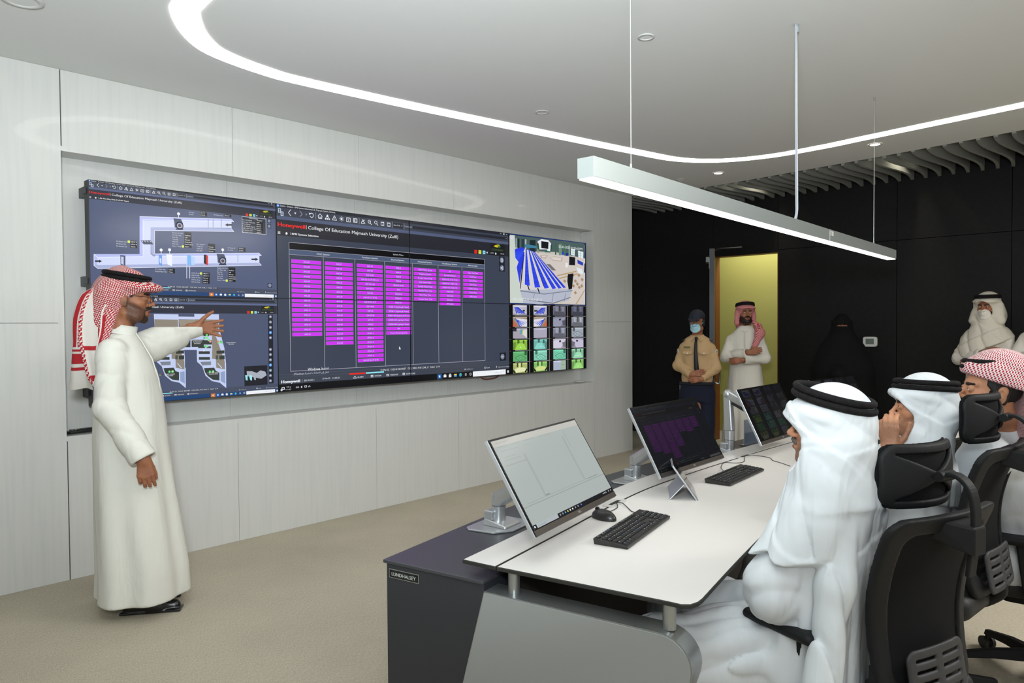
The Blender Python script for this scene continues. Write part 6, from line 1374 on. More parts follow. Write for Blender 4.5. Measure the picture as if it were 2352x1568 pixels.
    def cape(g):
        c = smin(smin(core(g), arm(g), .035), loft(g, [(1.02, cx_-.02, cy_, .10, .095), (1.15, cx_-.045, cy_, .088, .085)]), .04)-f32(.013)
        c = c+drape(g, cx_, cy_, 9, .0070, .4, 4.5, 1.10, .9, 1.1)
        e1 = f32(.845)+f32(.35)*np.maximum(g.x-(cx_-.05), 0)+f32(.012)*np.sin((g.x+g.y)*f32(40))-g.z; e2 = np.maximum(g.y-(cy_-.045), f32(.45)-g.z); c = smax(c, np.minimum(e1, e2), .005)
        return c-f32(.006)*sst(.004, -.004, (g.z-.965)-(g.x-cx_)*.75-.5*(g.y-cy_))-f32(.005)*sst(.004, -.004, (g.z-1.03)+(g.x-cx_)*.8)
    def tl(g):
        q = smin(cap(g, W(2.08, .682, .99), W(2.01, .70, .78), .042, .036), cap(g, W(2.01, .70, .78), W(1.915, .715, .42), .036, .044), .05); return q+waves(g, [(.008, (70, -34, 10), .7, .3)])
    ex = lambda g: smin(cape(g), tl(g), .018)
    sculpt('headscarf', [(scarf_white(h, ex, wv=.004), W(1.80, .48, .36), W(2.36, 1.0, 1.36), .0048)], M_scarf, par, it=1)
    agal(h, par, c=(-.010, 0, .082), rx=.113, ry=.100, tilt=.20, r=.0105, dz=.021)
    shoe(par, *fL[:2], math.radians(115), M_shoeb); shoe(par, *fR[:2], math.radians(100), M_shoeb)
seated_one()
def seated_two():
    bx_, by_ = 3.0, .76; ox_, oy_ = 3.13, .81; par = person(ox_, oy_, 0, 'seated man in white scarf and white thobe holding his chin, second from the camera'); W = lambda x, y, z: (x-bx_, y-by_, z); Q = lambda px, py, d: at_d(px, py, d)-np.array([ox_, oy_, 0])
    h = Head(Q(2118, 934, 2.74), math.radians(116), -.02, -.03, .97); h.neck = np.array(W(2.92, .69, .995))
    shL, elL = W(2.79, .80, .93), W(2.56, .98, .80); wrL = tuple(Q(2046, 1034, 2.64)); shR, elR, wrR = W(3.13, .78, .93), W(3.2, .95, .70), W(3.08, 1.02, .68)
    Hl = frame_from(Q(2036, 960, 2.65)-np.array(wrL), np.array([-1, .0, -.2])); hl = hand_f(wrL, Hl, curl=(.55, .6, .65, .7), spread=.0, thumb=(.75, .25), side=-1, sc=.95); Hr = frame_from((-.5, .7, .2), (0, .2, 1)); hr = hand_f(wrR, Hr, side=1)
    kL, kR, hipL, hipR = W(2.80, 1.22, .56), W(3.10, 1.26, .56), W(2.93, .80, .54), W(3.09, .80, .54); fL, fR = W(2.84, 1.36, .09), W(3.10, 1.36, .09)
    def covered(g):
        d = cap(g, W(3.02, .76, .58), W(2.94, .74, .90), .08, .08); d = smin(d, cap(g, shL, shR, .04), .03)
        for a, b2, r, r2 in ((shL, elL, .045, .04), (elL, wrL, .038, .027), (shR, elR, .045, .04), (elR, wrR, .036, .026), (hipL, kL, .075, .055), (hipR, kR, .075, .055), (kL, fL, .05, .035), (kR, fR, .05, .035)): d = smin(d, cap(g, a, b2, r, r2), .02)
        return d
    body_mesh(par, h, [(hl, wrL), (hr, wrR)], M_sk3, (covered, W(2.4, .5, .02), W(3.4, 1.5, 1.15), .014), beard='shadow'); eyes(h, par, (1, .0, .15)); brows(h, par)
    def thobe(g):
        d = cap(g, W(3.04, .76, .56), W(3.0, .75, .78), .165, .155); d = smin(d, cap(g, W(3.0, .75, .78), W(2.95, .75, .90), .15, .125), .06); d = smin(d, cap(g, shL, shR, .085), .06)
        fa = np.array(wrL)-np.array(elL)
        a = smin(cap(g, shL, elL, .08, .07), cap(g, elL, np.array(elL)+fa*.62, .065, .06), .03); d = smin(d, a, .03)
        d = smin(d, cap(g, shR, elR, .08, .07), .03); d = smin(d, cap(g, elR, wrR, .065, .05), .03)
        for a_, b2, c_ in ((hipL, kL, fL), (hipR, kR, fR)): d = smin(d, smin(cap(g, a_, b2, .125, .098), cap(g, b2, c_, .098, .11), .05), .09)
        d = d+drape(g, W(2.98, .75, 0)[0], W(2.98, .75, 0)[1], 11, .006, .2, 3.5, 1.1, .8)+waves(g, [(.003, (28, 20, 46), .6, .6)]); d = smax(d, -(cap(g, wrL, np.array(elL)+fa*.60, .036, .042)), .004)
        return smax(d, -(g.z-.06), .004)
    sculpt('thobe', [(thobe, W(2.42, .52, .05), W(3.36, 1.5, 1.05), .0085)], M_thobe_w, par, it=1)
    cx_, cy_ = W(2.95, .72, 0)[:2]
    def cape(g):
        c = loft(g, [(.78, cx_+.03, cy_+.0, .165, .135), (.90, cx_+.01, cy_, .175, .135), (.97, cx_, cy_, .155, .125), (1.03, cx_, cy_, .115, .105), (1.12, cx_-.01, cy_, .088, .09)])+drape(g, cx_, cy_, 9, .008, 1.4, -4., 1.10, .9)
        c = smax(c, f32(.80)+.25*np.maximum(-(g.x-cx_), 0)-g.z, .006); return c-f32(.006)*sst(.004, -.004, (g.z-.99)+(g.x-cx_)*.8)
    def wrap(q): return q.x*0-1
    sculpt('headscarf', [(scarf_white(h, cape, wv=.004, op=(.13, .0, -.058, .125, .105, .108)), W(2.66, .48, .74), W(3.2, .98, 1.37), .0052)], M_scarf, par, it=1)
    agal(h, par, c=(-.012, 0, .078), rx=.112, ry=.098, tilt=.02, r=.0105, dz=.021)
    shoe(par, *fL[:2], math.radians(100), M_shoeb); shoe(par, *fR[:2], math.radians(90), M_shoeb)
seated_two()
def seated_three():
    bx_, by_ = 3.46, .50; par = person(bx_, by_, 0, 'seated man in white thobe and red checked scarf at the right edge'); W = lambda x, y, z: (x-bx_, y-by_, z); Q = lambda px, py, d: at_d(px, py, d)-np.array([bx_, by_, 0])
    h = Head(Q(2278, 897, 2.80), math.radians(119), -.10, 0, 1.05); h.neck = Q(2304, 990, 2.86)
    c0 = np.array(h.neck)
    shL, shR = c0+(-.165, .03, -.085), c0+(.19, .0, -.085); elL, wrL = np.array(W(3.22, .72, .74)), np.array(W(3.35, .95, .70)); elR, wrR = np.array(W(3.72, .66, .74)), np.array(W(3.62, .86, .68))
    Hl = frame_from((.2, .9, 0), (0, 0, 1)); hl = hand_f(wrL, Hl, side=-1); hr = hand_f(wrR, Hl, side=1)
    hipL, hipR, kL, kR = W(3.46, .50, .55), W(3.64, .47, .55), W(3.38, .93, .56), W(3.66, .92, .55); fL, fR = W(3.24, .80, .09), W(3.63, .98, .09)
    def covered(g):
        d = cap(g, W(3.56, .47, .58), c0+(0, 0, -.12), .12, .13); d = smin(d, cap(g, shL, shR, .06), .05)
        for a, b2, r, r2 in ((shL, elL, .045, .04), (elL, wrL, .036, .026), (shR, elR, .045, .04), (elR, wrR, .036, .026), (hipL, kL, .075, .055), (hipR, kR, .075, .055), (kL, fL, .05, .035), (kR, fR, .05, .035)): d = smin(d, cap(g, a, b2, r, r2), .02)
        return d
    body_mesh(par, h, [(hl, wrL), (hr, wrR)], M_sk3, (covered, W(3.0, .3, .02), W(3.9, 1.15, 1.12), .016), beard='shadow'); eyes(h, par, (1, .1, .25)); brows(h, par); moustache(h, par)
    tuft(h, 'hair', lambda q: np.maximum(np.maximum(q.x-.040+np.maximum(-(q.z-.02), 0)*.9, -(q.z+.085)), np.abs(q.y)-.079), M_hair, par, .007, .003, ((-.13, -.1, -.1), (.06, .1, .14)))
    def thobe(g):
        d = cap(g, W(3.56, .47, .56), W(3.49, .50, .8), .165, .16); d = smin(d, cap(g, W(3.49, .50, .8), c0+(.01, 0, -.14), .16, .13), .06); d = smin(d, cap(g, shL, shR, .088), .06); d = smin(d, cap(g, c0+(0, 0, -.06), c0+(0, .008, .015), .085, .068), .04)
        for a_, b2, c_ in ((shL, elL, wrL), (shR, elR, wrR)): d = smin(d, smin(cap(g, a_, b2, .08, .07), cap(g, b2, c_, .065, .052), .03), .03)
        for a_, b2, c_ in ((hipL, kL, fL), (hipR, kR, fR)): d = smin(d, smin(cap(g, a_, b2, .125, .098), cap(g, b2, np.array(c_)+(0, 0, .18), .098, .105), .05), .07)
        d = d+drape(g, W(3.5, .49, 0)[0], W(3.5, .49, 0)[1], 11, .006, .2, 3.5, 1.1, .8)+waves(g, [(.003, (28, 20, 46), .6, .6)]); return smax(smax(d, -(g.z-.16), .004), -cap(g, c0+(0, .01, 0), c0+(0, .03, .2), .060), .004)
    sculpt('thobe', [(thobe, W(3.02, .26, .12), W(3.9, 1.15, 1.14), .0085)], M_thobe_w, par, it=1)
    def scarf(g):
        q = h.g(g); w_ = waves(q, [(.0035, (30, 12, -26), .5, .8)])
        d = ell(q, (-.022, 0, .052), (.122, .106, .106)); d = smin(d, ell(q, (-.070, 0, .0), (.085, .090, .105)), .04); d = smin(d, cap(q, (-.11, 0, -.03), (-.15, 0, -.20), .085, .075), .05)
        d = smin(d, cap(q, (.075, -.02, .083), (.075, .02, .083), .030, .030), .02)
        d = smax(d, (.056+(q.x-.085)*.27)-q.z-np.maximum(-(q.x+.082), 0)*8, .008)
        d = (d+w_)*f32(h.sc)
        ex = smin(cap(g, Q(2355, 965, 2.95), Q(2352, 1070, 2.98), .07, .055), cap(g, Q(2352, 1070, 2.98), Q(2350, 1175, 2.98), .055, .03), .04); return smin(d, ex+waves(g, [(.005, (50, 20, 8), .1, .5)]), .05)
    sculpt('headscarf', [(scarf, np.array(Q(2280, 900, 2.8))-(.42, .36, .62), np.array(Q(2280, 900, 2.8))+(.42, .30, .24), .0052)], M_chk3, par, uv_fn=uv_head(h), it=1)
    agal(h, par, c=(.012, 0, .086), rx=.092, ry=.070, tilt=-.05, r=.010)
    s1 = at_z(2293, 1300, .03); shoe(par, s1[0]-bx_, s1[1]-by_, math.radians(112), M_shoeb, L_=.3); shoe(par, *fR[:2], math.radians(95), M_shoeb)
seated_three()
# ------------------------------------------------------------------ standing men at the black wall
def crossed_arms(s_=1.0):
    """joints of folded arms in the standing frame: right arm over, left arm under"""
    return dict(shR=(-.01, -.150, 1.335), elR=(.085, -.208, 1.14), wrR=(.195, .03, 1.19), shL=(-.01, .150, 1.335), elL=(.085, .208, 1.13), wrL=(.19, -.01, 1.115))
def standing(x, y, rz, hgt, label, clothm, head_yaw, head_pitch=0, wide=1.0, sk=None, beard=None, arms=None, neck_dx=0., skirt=True, fw=None, topz=None):
    par = person(x, y, rz, label); k = hgt/1.75; A = arms or crossed_arms(); A = {n_: np.array(p)*k*np.array([1, wide, 1]) for n_, p in A.items()}
    h = Head((.02*k+neck_dx, 0, 1.62*k), head_yaw, head_pitch, 0, k); h.neck = np.array([-.015, 0, 1.45*k])
    Hr = frame_from((.25, 1, .22), (1, -.25, .2)); Hl = frame_from((.1, -1, -.15), (1, .1, 0)); hr = hand_f(tuple(A['wrR']), Hr, curl=(.25, .25, .3, .35), side=1, spread=.02, sc=.97*k); hl = hand_f(tuple(A['wrL']), Hl, curl=(.3, .3, .35, .4), side=-1, spread=.02, sc=.97*k)
    def covered(g):
        d = loft(g, [(.08, 0, 0, .06, .12), (.8*k, 0, 0, .09, .13), (1.2*k, 0, 0, .09, .14), (1.42*k, -.01, 0, .07, .12), (1.48*k, -.015, 0, .05, .06)])
        for s_ in ('R', 'L'): d = smin(d, cap(g, A['sh'+s_], A['el'+s_], .042, .036), .02); d = smin(d, cap(g, A['el'+s_], A['wr'+s_], .034, .025), .02)
        return d
    b_ = body_mesh(par, h, [(hr, A['wrR']), (hl, A['wrL'])], sk or M_sk1, (covered, (-.15, -.33, .05), (.3, .33, 1.52*k), .018), hstep=.0034, beard=beard)
    eyes(h, par, (1, 0, 0)); brows(h, par)
    fold = vfolds(.010, 8, 2.0, 1.05*k, .2)
    def robe(g):
        R = [(.05, .01, 0, .19, .255*wide), (.35, .01, 0, .175, .235*wide), (.7*k, .005, 0, .155, .205*wide), (.95*k, .0, 0, .142, .180*wide), (1.10*k, 0, 0, .135, .168*wide), (1.28*k, -.005, 0, .122, .172*wide), (1.36*k, -.01, 0, .105, .165*wide), (1.42*k, -.012, 0, .085, .125*wide), (1.485*k, -.014, 0, .062, .064)]
        d = loft(g, R, fold, 2.2)
        wv = waves(g, [(.0035, (20, 34, 22), .6, .9)])
        for s_ in ('R', 'L'):
            e_, w2 = A['el'+s_], A['wr'+s_]; a = smin(cap(g, A['sh'+s_]+(0, 0, -.012), e_, .058*k, .058*k), cap(g, e_, w2, .056*k, .050*k), .03); a = smax(a+wv, plane(g, w2, w2-e_), .004); a = smax(a, -cap(g, w2, w2+(w2-e_)*.1, .040, .045), .003); d = smin(d, a, .035)
        return d
    if skirt: sculpt('thobe', [(robe, (-.24, -.36*wide, .04), (.33, .36*wide, 1.52*k), .0095)], clothm, par, it=1)
    return par, h, A, k, robe
# man in the doorway, red scarf
def man_doorway():
    rz = math.radians(203); par, h, A, k, _ = standing(7.41, 3.54, rz, 1.74, 'standing man in white thobe and red scarf, arms folded, in the yellow doorway', M_thobe_g, math.radians(18), -.04, .97, M_sk4, 'full')
    def scarf(g):
        q = h.g(g); w_ = waves(q, [(.003, (20, 14, -30), .5, .8)]); d = ell(q, (-.014, 0, .048), (.111, .094, .090)); d = smin(d, np.maximum(ell(q, (.010, 0, .052), (.112, .102, .026)), -(q.x)), .015)
        for s_ in (1, -1): d = smin(d, cap(q, (-.01, s_*.082, .0), (.0, s_*.094, -.105), .030, .024), .03)
        d = smin(d, cap(q, (-.07, 0, 0), (-.08, 0, -.13), .075, .08), .04); d = smax(d, -ell(q, (.115, 0, -.03), (.11, .068, .082)), .006); d = smax(d, -ell(q, (.03, 0, -.13), (.09, .075, .07)), .006)
        d = (d+w_)*f32(h.sc); ex = smin(cap(g, (-.02, .13, 1.47*k), (.10, .155, 1.40*k), .045, .045), cap(g, (.10, .155, 1.40*k), (.135, .10, 1.26*k), .045, .03), .04); return smin(d, ex, .03)
    sculpt('headscarf', [(scarf, (-.20, -.20, 1.20), (.25, .26, 1.83), .0058)], M_chk2, par, uv_fn=uv_head(h), it=1)
    agal(h, par, c=(-.008, 0, .082), rx=.103, ry=.094, tilt=.12, r=.0105, dz=.018)
    c_ = MB()
    for s_ in (1, -1): c_._add([(.055, 0, 1.455*k), (.02, s_*.062, 1.475*k), (.062, s_*.055, 1.425*k), (.082, s_*.02, 1.415*k)], [(0, 1, 2, 3) if s_ < 0 else (3, 2, 1, 0)])
    o = c_.build('collar', M_thobe_g, par); sd = o.modifiers.new('thick', 'SOLIDIFY'); sd.thickness = .004
    placket(par, [(.085, 0, 1.42*k), (.122, 0, 1.32*k), (.128, 0, 1.22*k)], M_thobe_g)
    pn = MB(); pn.cyl((.127, .065, 1.255*k), (.131, .066, 1.215*k), .004, n=8); pn.build('pen', M_steel, par)
    for s_ in (1, -1): shoe(par, .03, s_*.11, s_*.15, M_shoe)
man_doorway()
def man_masked():
    rz = math.radians(168); par, h, A, k, _ = standing(7.88, 1.375, rz, 1.77, 'standing man in cream scarf and white face mask, arms folded, by the black wall', M_thobe_g, math.radians(-2), .05, 1.0, M_sk4, 'full')
    def mask(g): q = h.g(g); return np.maximum(np.maximum(head_f(q)-.007, ell(q, (.085, 0, -.068), (.052, .062, .050))), -(q.x-.028))*f32(h.sc)
    sculpt('face_mask', [(mask, h.w((-.02, -.1, -.14))-.05, h.w((.14, .1, .02))+.05, .0034)], mat('mask_white', 'd3cdc3', .8), par, it=1)
    ml = MB(); ml.tube([h.w((.06, .058, -.04)), h.w((.01, .08, -.0))], .0015, 5); ml.tube([h.w((.06, -.058, -.04)), h.w((.01, -.08, -.0))], .0015, 5); ml.build('mask_loops', mat('mask_white', ''), par)
    def scarf(g):
        q = h.g(g); w_ = waves(q, [(.0035, (24, 12, -34), .8, .8)]); d = ell(q, (-.014, 0, .046), (.112, .098, .092)); d = smin(d, np.maximum(ell(q, (.010, 0, .050), (.116, .110, .026)), -(q.x)), .015)
        for s_ in (1, -1): d = smin(d, cap(q, (-.01, s_*.085, -.0), (.02, s_*.115, -.13), .034, .035), .04)
        d = smin(d, ell(q, (-.05, 0, -.09), (.11, .13, .14)), .05); d = smax(d, -ell(q, (.12, 0, -.04), (.11, .078, .098)), .006); d = (d+w_)*f32(h.sc)
        cw = loft(g, [(1.10*k, .02, 0, .165, .245), (1.22*k, .02, 0, .160, .235), (1.33*k, .01, 0, .140, .205), (1.40*k, .0, 0, .115, .160), (1.46*k, .005, 0, .095, .105), (1.54*k, .005, 0, .090, .095)], None, 2.1)
        low = f32(1.235*k)+g.y*f32(.42)+np.maximum(g.y, 0)*f32(.1)+np.maximum(-g.x, 0)*f32(.5); cw = smax(cw, low-g.z, .008)
        cw = cw-f32(.010)*sst(.005, -.005, g.z-(f32(1.36*k)+g.y*f32(.55)))-f32(.008)*sst(.005, -.005, g.z-(f32(1.44*k)-g.y*f32(.8)))
        return smin(d, cw+waves(g, [(.006, (20, 38, 34), .9, .7)]), .03)
    sculpt('headscarf', [(scarf, (-.25, -.32, 1.16), (.30, .32, 1.86), .0062)], M_scarf_c, par, it=1)
    agal(h, par, c=(-.008, 0, .085), rx=.106, ry=.098, tilt=.03, r=.0100, dz=.016)
    for s_ in (1, -1): shoe(par, .03, s_*.11, s_*.15, M_shoe)
man_masked()
def man_edge():
    rz = math.radians(170); par, h, A, k, _ = standing(7.75, .905, rz, 1.78, 'man in white thobe cut off by the right edge of the photo', M_thobe_g, math.radians(0), 0, 1.08)
    sculpt('headscarf', [(scarf_white(h), h.w((-.25, -.2, -.3)), h.w((.2, .2, .2)), .007)], M_scarf_c, par, it=1); agal(h, par)
    for s_ in (1, -1): shoe(par, .03, s_*.11, s_*.15, M_shoe)
man_edge()
# security guard
def guard():
    M_tan = cloth('shirt_tan', 'b3946c', .2); M_navy = cloth('trousers_navy', '171b2c', .2, rough=.85, sheen=0); M_dn = mat('navy_dark', '10131f', .8)
    arms = dict(shR=(-.01, -.145, 1.33), elR=(.03, -.208, 1.12), wrR=(.165, -.05, 1.03), shL=(-.01, .145, 1.33), elL=(.04, .208, 1.10), wrL=(.17, .07, .985))
    rz = math.radians(203); par, h, A, k, _ = standing(6.86, 3.82, rz, 1.64, 'security guard in tan shirt, navy cap and blue face mask beside the open door', M_tan, math.radians(-10), .08, 1.0, M_sk1, None, arms, skirt=False)
    def shirt(g):
        d = loft(g, [(.93*k, 0, 0, .118, .155), (1.0*k, .0, 0, .124, .162), (1.15*k, 0, 0, .124, .162), (1.28*k, 0, 0, .120, .170), (1.36*k, -.01, 0, .105, .160), (1.43*k, -.012, 0, .085, .125), (1.47*k, -.014, 0, .062, .064)], None, 2.3)
        wv = waves(g, [(.0035, (20, 34, 30), .6, .9)])
        for s_ in ('R', 'L'): e_, w2 = A['el'+s_], A['wr'+s_]; a = smin(cap(g, A['sh'+s_]+(0, 0, -.012), e_, .056, .052), cap(g, e_, w2, .050, .038), .03); a = smax(a+wv, plane(g, w2, w2-e_), .004); d = smin(d, a, .018)
        return d+waves(g, [(.002, (10, 24, 40), 1.6, .9)])
    sculpt('shirt', [(shirt, (-.18, -.34, .84), (.26, .34, 1.42), .007)], M_tan, par, it=1)
    def tr(g):
        d = loft(g, [(.72*k, 0, 0, .12, .165), (.86*k, 0, 0, .125, .172), (.95*k, 0, 0, .122, .165)]); 
        for s_ in (1, -1): d = smin(d, cap(g, (.0, s_*.09, .80*k), (.01, s_*.10, .09), .095, .072), .03)
        return smax(d+waves(g, [(.003, (20, 20, 26), .6, .9)]), -(g.z-.05), .004)
    sculpt('trousers', [(tr, (-.16, -.22, .04), (.18, .22, .92*k), .009)], M_navy, par, it=1)
    bt_ = MB(); bt_.tube([(.130*math.cos(t), .172*math.sin(t), .925*k) for t in np.linspace(0, 2*math.pi, 40, endpoint=False)], .016, 8, True); bt_.build('belt', M_dn, par, smooth=True)
    ps = MB(); ps.tube([(.02, -.178, .90*k), (.03, -.172, .5)], .003, 5); ps.build('trouser_piping', mat('piping', '9a9a98', .6), par)
    tie = MB(); P = [(.075, 0, 1.43*k), (.118, 0, 1.37*k), (.138, .0, 1.28*k), (.142, .004, 1.18*k), (.145, .010, 1.09*k)]; Wd = (.010, .013, .017, .021, .024)
    V = []
    for p, w in zip(P, Wd): V += [(p[0], p[1]-w, p[2]), (p[0]+.006, p[1], p[2]), (p[0], p[1]+w, p[2])]
    V.append((P[-1][0], P[-1][1], P[-1][2]-.03)); F = [(i*3+a, i*3+a+1, i*3+a+4, i*3+a+3) for i in range(4) for a in (0, 1)]+[(12, 13, 15), (13, 14, 15)]
    tie._add(V, F); o = tie.build('tie', mat('tie_black', '16161a', .6), par, smooth=True); sd = o.modifiers.new('t', 'SOLIDIFY'); sd.thickness = .006
    kn = MB(); kn.sphere((.088, 0, 1.435*k), .017, 12, 8, (.8, 1, 1)); kn.build('tie_knot', mat('tie_black', ''), par, smooth=True)
    cl_ = MB()
    for s_ in (1, -1): cl_._add([(.070, s_*.006, 1.455*k), (.0, s_*.068, 1.475*k), (.045, s_*.078, 1.425*k), (.100, s_*.045, 1.395*k)], [(0, 1, 2, 3)])
    o = cl_.build('collar', M_tan, par); sd = o.modifiers.new('t', 'SOLIDIFY'); sd.thickness = .005
    for s_ in (1, -1):
        e_ = MB(); e_.M = Matrix.Translation((-.01, s_*.108, 1.418*k)) @ Matrix.Rotation(s_*-.32, 4, 'X'); e_.rbox(-.028, .028, -.05, .05, 0, .009, .01); e_.mi = 1; e_.box(-.02, .02, s_*.022-.004, s_*.022+.004, .009, .011); e_.box(-.02, .02, s_*.036-.004, s_*.036+.004, .009, .011); e_.build('epaulette', [M_dn, mat('braid_gold', '9a8f6a', .5)], par)
        pf = MB(); pf.M = Matrix.Translation((.131, s_*.085, 1.29*k)); pf._add([(0, -.045, 0), (.0, .045, 0), (.006, .045, -.025), (.010, 0, -.036), (.006, -.045, -.025)], [(0, 1, 2, 3, 4)]); o = pf.build('pocket_flap', M_tan, par); sd = o.modifiers.new('t', 'SOLIDIFY'); sd.thickness = .005
        pb = MB(); pb.cyl((.140, s_*.085, 1.270*k), (.146, s_*.085, 1.270*k), .006, n=10); pb.build('pocket_button', mat('button_silver', 'b8b8b4', .3, metal=.8), par)
        ap = MB(); nrm = np.array([.35, s_*-.93, 0]) if s_ < 0 else np.array([.35, .93, 0]); nrm = np.array([.30, s_*.95, 0]); c0 = np.array([.012, s_*.258, 1.27*k]); c0 = np.array([.010, s_*.200, 1.275*k]); ap.cyl(c0, c0+nrm*.004, .036, n=24); ap.mi = 1; ap.cyl(c0+nrm*.004+np.array([0, 0, .008]), c0+nrm*.0048+np.array([0, 0, .008]), .013, n=12); ap.build('arm_patch', [mat('patch_white', 'c9cbc8', .7), mat('patch_olive', '8a8f4a', .7)], par)
    nm = MB(); nm.box(.136, .139, -.125, -.055, 1.325*k, 1.345*k); nm.mi = 1
    for j in range(6): nm.box(.139, .1395, -.120+.0105*j, -.114+.0105*j, 1.331*k, 1.340*k)
    nm.build('name_badge', [mat('badge_olive', '6f6a2c', .6), mat('badge_dark', '22210f', .6)], par)
    def mask(g): q = h.g(g); return np.maximum(np.maximum(head_f(q)-.008, ell(q, (.085, 0, -.064), (.056, .064, .054))), -(q.x-.026))*f32(h.sc)
    sculpt('face_mask', [(mask, h.w((.05, 0, -.06))-.12, h.w((.05, 0, -.06))+.12, .0032)], mat('mask_blue', '9cc4cf', .8), par, it=1)
    ml = MB(); ml.tube([h.w((.06, .058, -.03)), h.w((.01, .078, -.0))], .0015, 5); ml.tube([h.w((.06, -.058, -.03)), h.w((.01, -.078, -.0))], .0015, 5); ml.build('mask_loops', mat('mask_pale', 'c8dce0', .8), par)
    glasses(h, par)
    M_cap = mat('cap_navy', '131826', .8)
    def capf(g):
        q = h.g(g); d = np.maximum(ell(q, (-.010, 0, .050), (.108, .090, .092)), -(q.z-.042+q.x*.05)); d = smin(d, np.maximum(np.abs(q.z-.046+(q.x-.09)*.35)-.004, ell(q, (.10, 0, .045), (.075, .068, .05))), .008); return d*f32(h.sc)
    sculpt('peaked_cap', [(capf, h.w((.02, 0, .08))-.20, h.w((.02, 0, .08))+.20, .0038)], M_cap, par, it=1)
    tuft(h, 'hair', lambda q: np.maximum(np.maximum(q.x-.02, -(q.z+.05)), q.z-.05), M_hair, par, .004, .0034, ((-.12, -.1, -.06), (.03, .1, .06)))
    for s_ in (1, -1): shoe(par, .03, s_*.10, s_*.12, M_shoe)
guard()
# woman in black
def woman():
    par = person(7.93, 2.70, math.radians(192), 'standing woman in a full black cloak and face veil, only her eyes showing'); k = 1.60/1.75
    h = Head((.02, 0, 1.60-.135), math.radians(10), .03, 0, .95); h.neck = np.array([-.01, 0, 1.30])
    A = dict(shR=np.array((-.01, -.16, 1.25)), elR=np.array((.06, -.22, 1.0)), wrR=np.array((.18, -.03, .97)), shL=np.array((-.01, .16, 1.25)), elL=np.array((.06, .22, 1.0)), wrL=np.array((.18, .03, .95)))
    H1 = frame_from((.2, 1, .1), (1, -.2, 0)); H2 = frame_from((.2, -1, .1), (1, .2, 0))
    def covered(g):
        d = loft(g, [(.08, 0, 0, .06, .10), (.8, 0, 0, .09, .12), (1.2, 0, 0, .08, .13), (1.34, -.01, 0, .05, .06)])
        for s_ in ('R', 'L'): d = smin(d, cap(g, A['sh'+s_], A['el'+s_], .038, .034), .02); d = smin(d, cap(g, A['el'+s_], A['wr'+s_], .03, .024), .02)
        return d
    body_mesh(par, h, [(hand_f(tuple(A['wrR']), H1, side=1, sc=.85), A['wrR']), (hand_f(tuple(A['wrL']), H2, side=-1, sc=.85), A['wrL'])], M_sk2, (covered, (-.15, -.3, .05), (.25, .3, 1.38), .018), hstep=.0034); eyes(h, par); brows(h, par)
    fold = vfolds(.010, 7, .4, 1.2, .2)
    def cloak(g):
        d = loft(g, [(.03, 0, 0, .24, .36), (.4, 0, 0, .22, .34), (.8, 0, 0, .20, .32), (1.0, .02, 0, .20, .315), (1.15, .02, 0, .18, .27), (1.27, .0, 0, .15, .21), (1.36, .0, 0, .12, .14), (1.45, .01, 0, .11, .105), (1.52, .015, 0, .11, .10)], fold, 2.1)
        d = smin(d, cap(g, A['elR'], (.22, .0, .98), .075, .07), .05); d = smin(d, cap(g, A['elL'], (.22, .0, .96), .075, .07), .05); q = h.g(g); d = smin(d, ell(q, (-.0, 0, .015), (.128, .094, .125))*f32(.95), .03)
        slit = np.maximum(np.maximum(np.abs(q.z-.008)-.0095, np.abs(q.y)-.060), -(q.x-.03)); return smax(d, -slit*f32(.95), .002)
    sculpt('cloak', [(cloak, (-.28, -.38, .02), (.33, .38, 1.63), .0075)], M_abaya, par, it=1)
    for s_ in (1, -1): shoe(par, .05, s_*.09, 0, M_shoe)
woman()
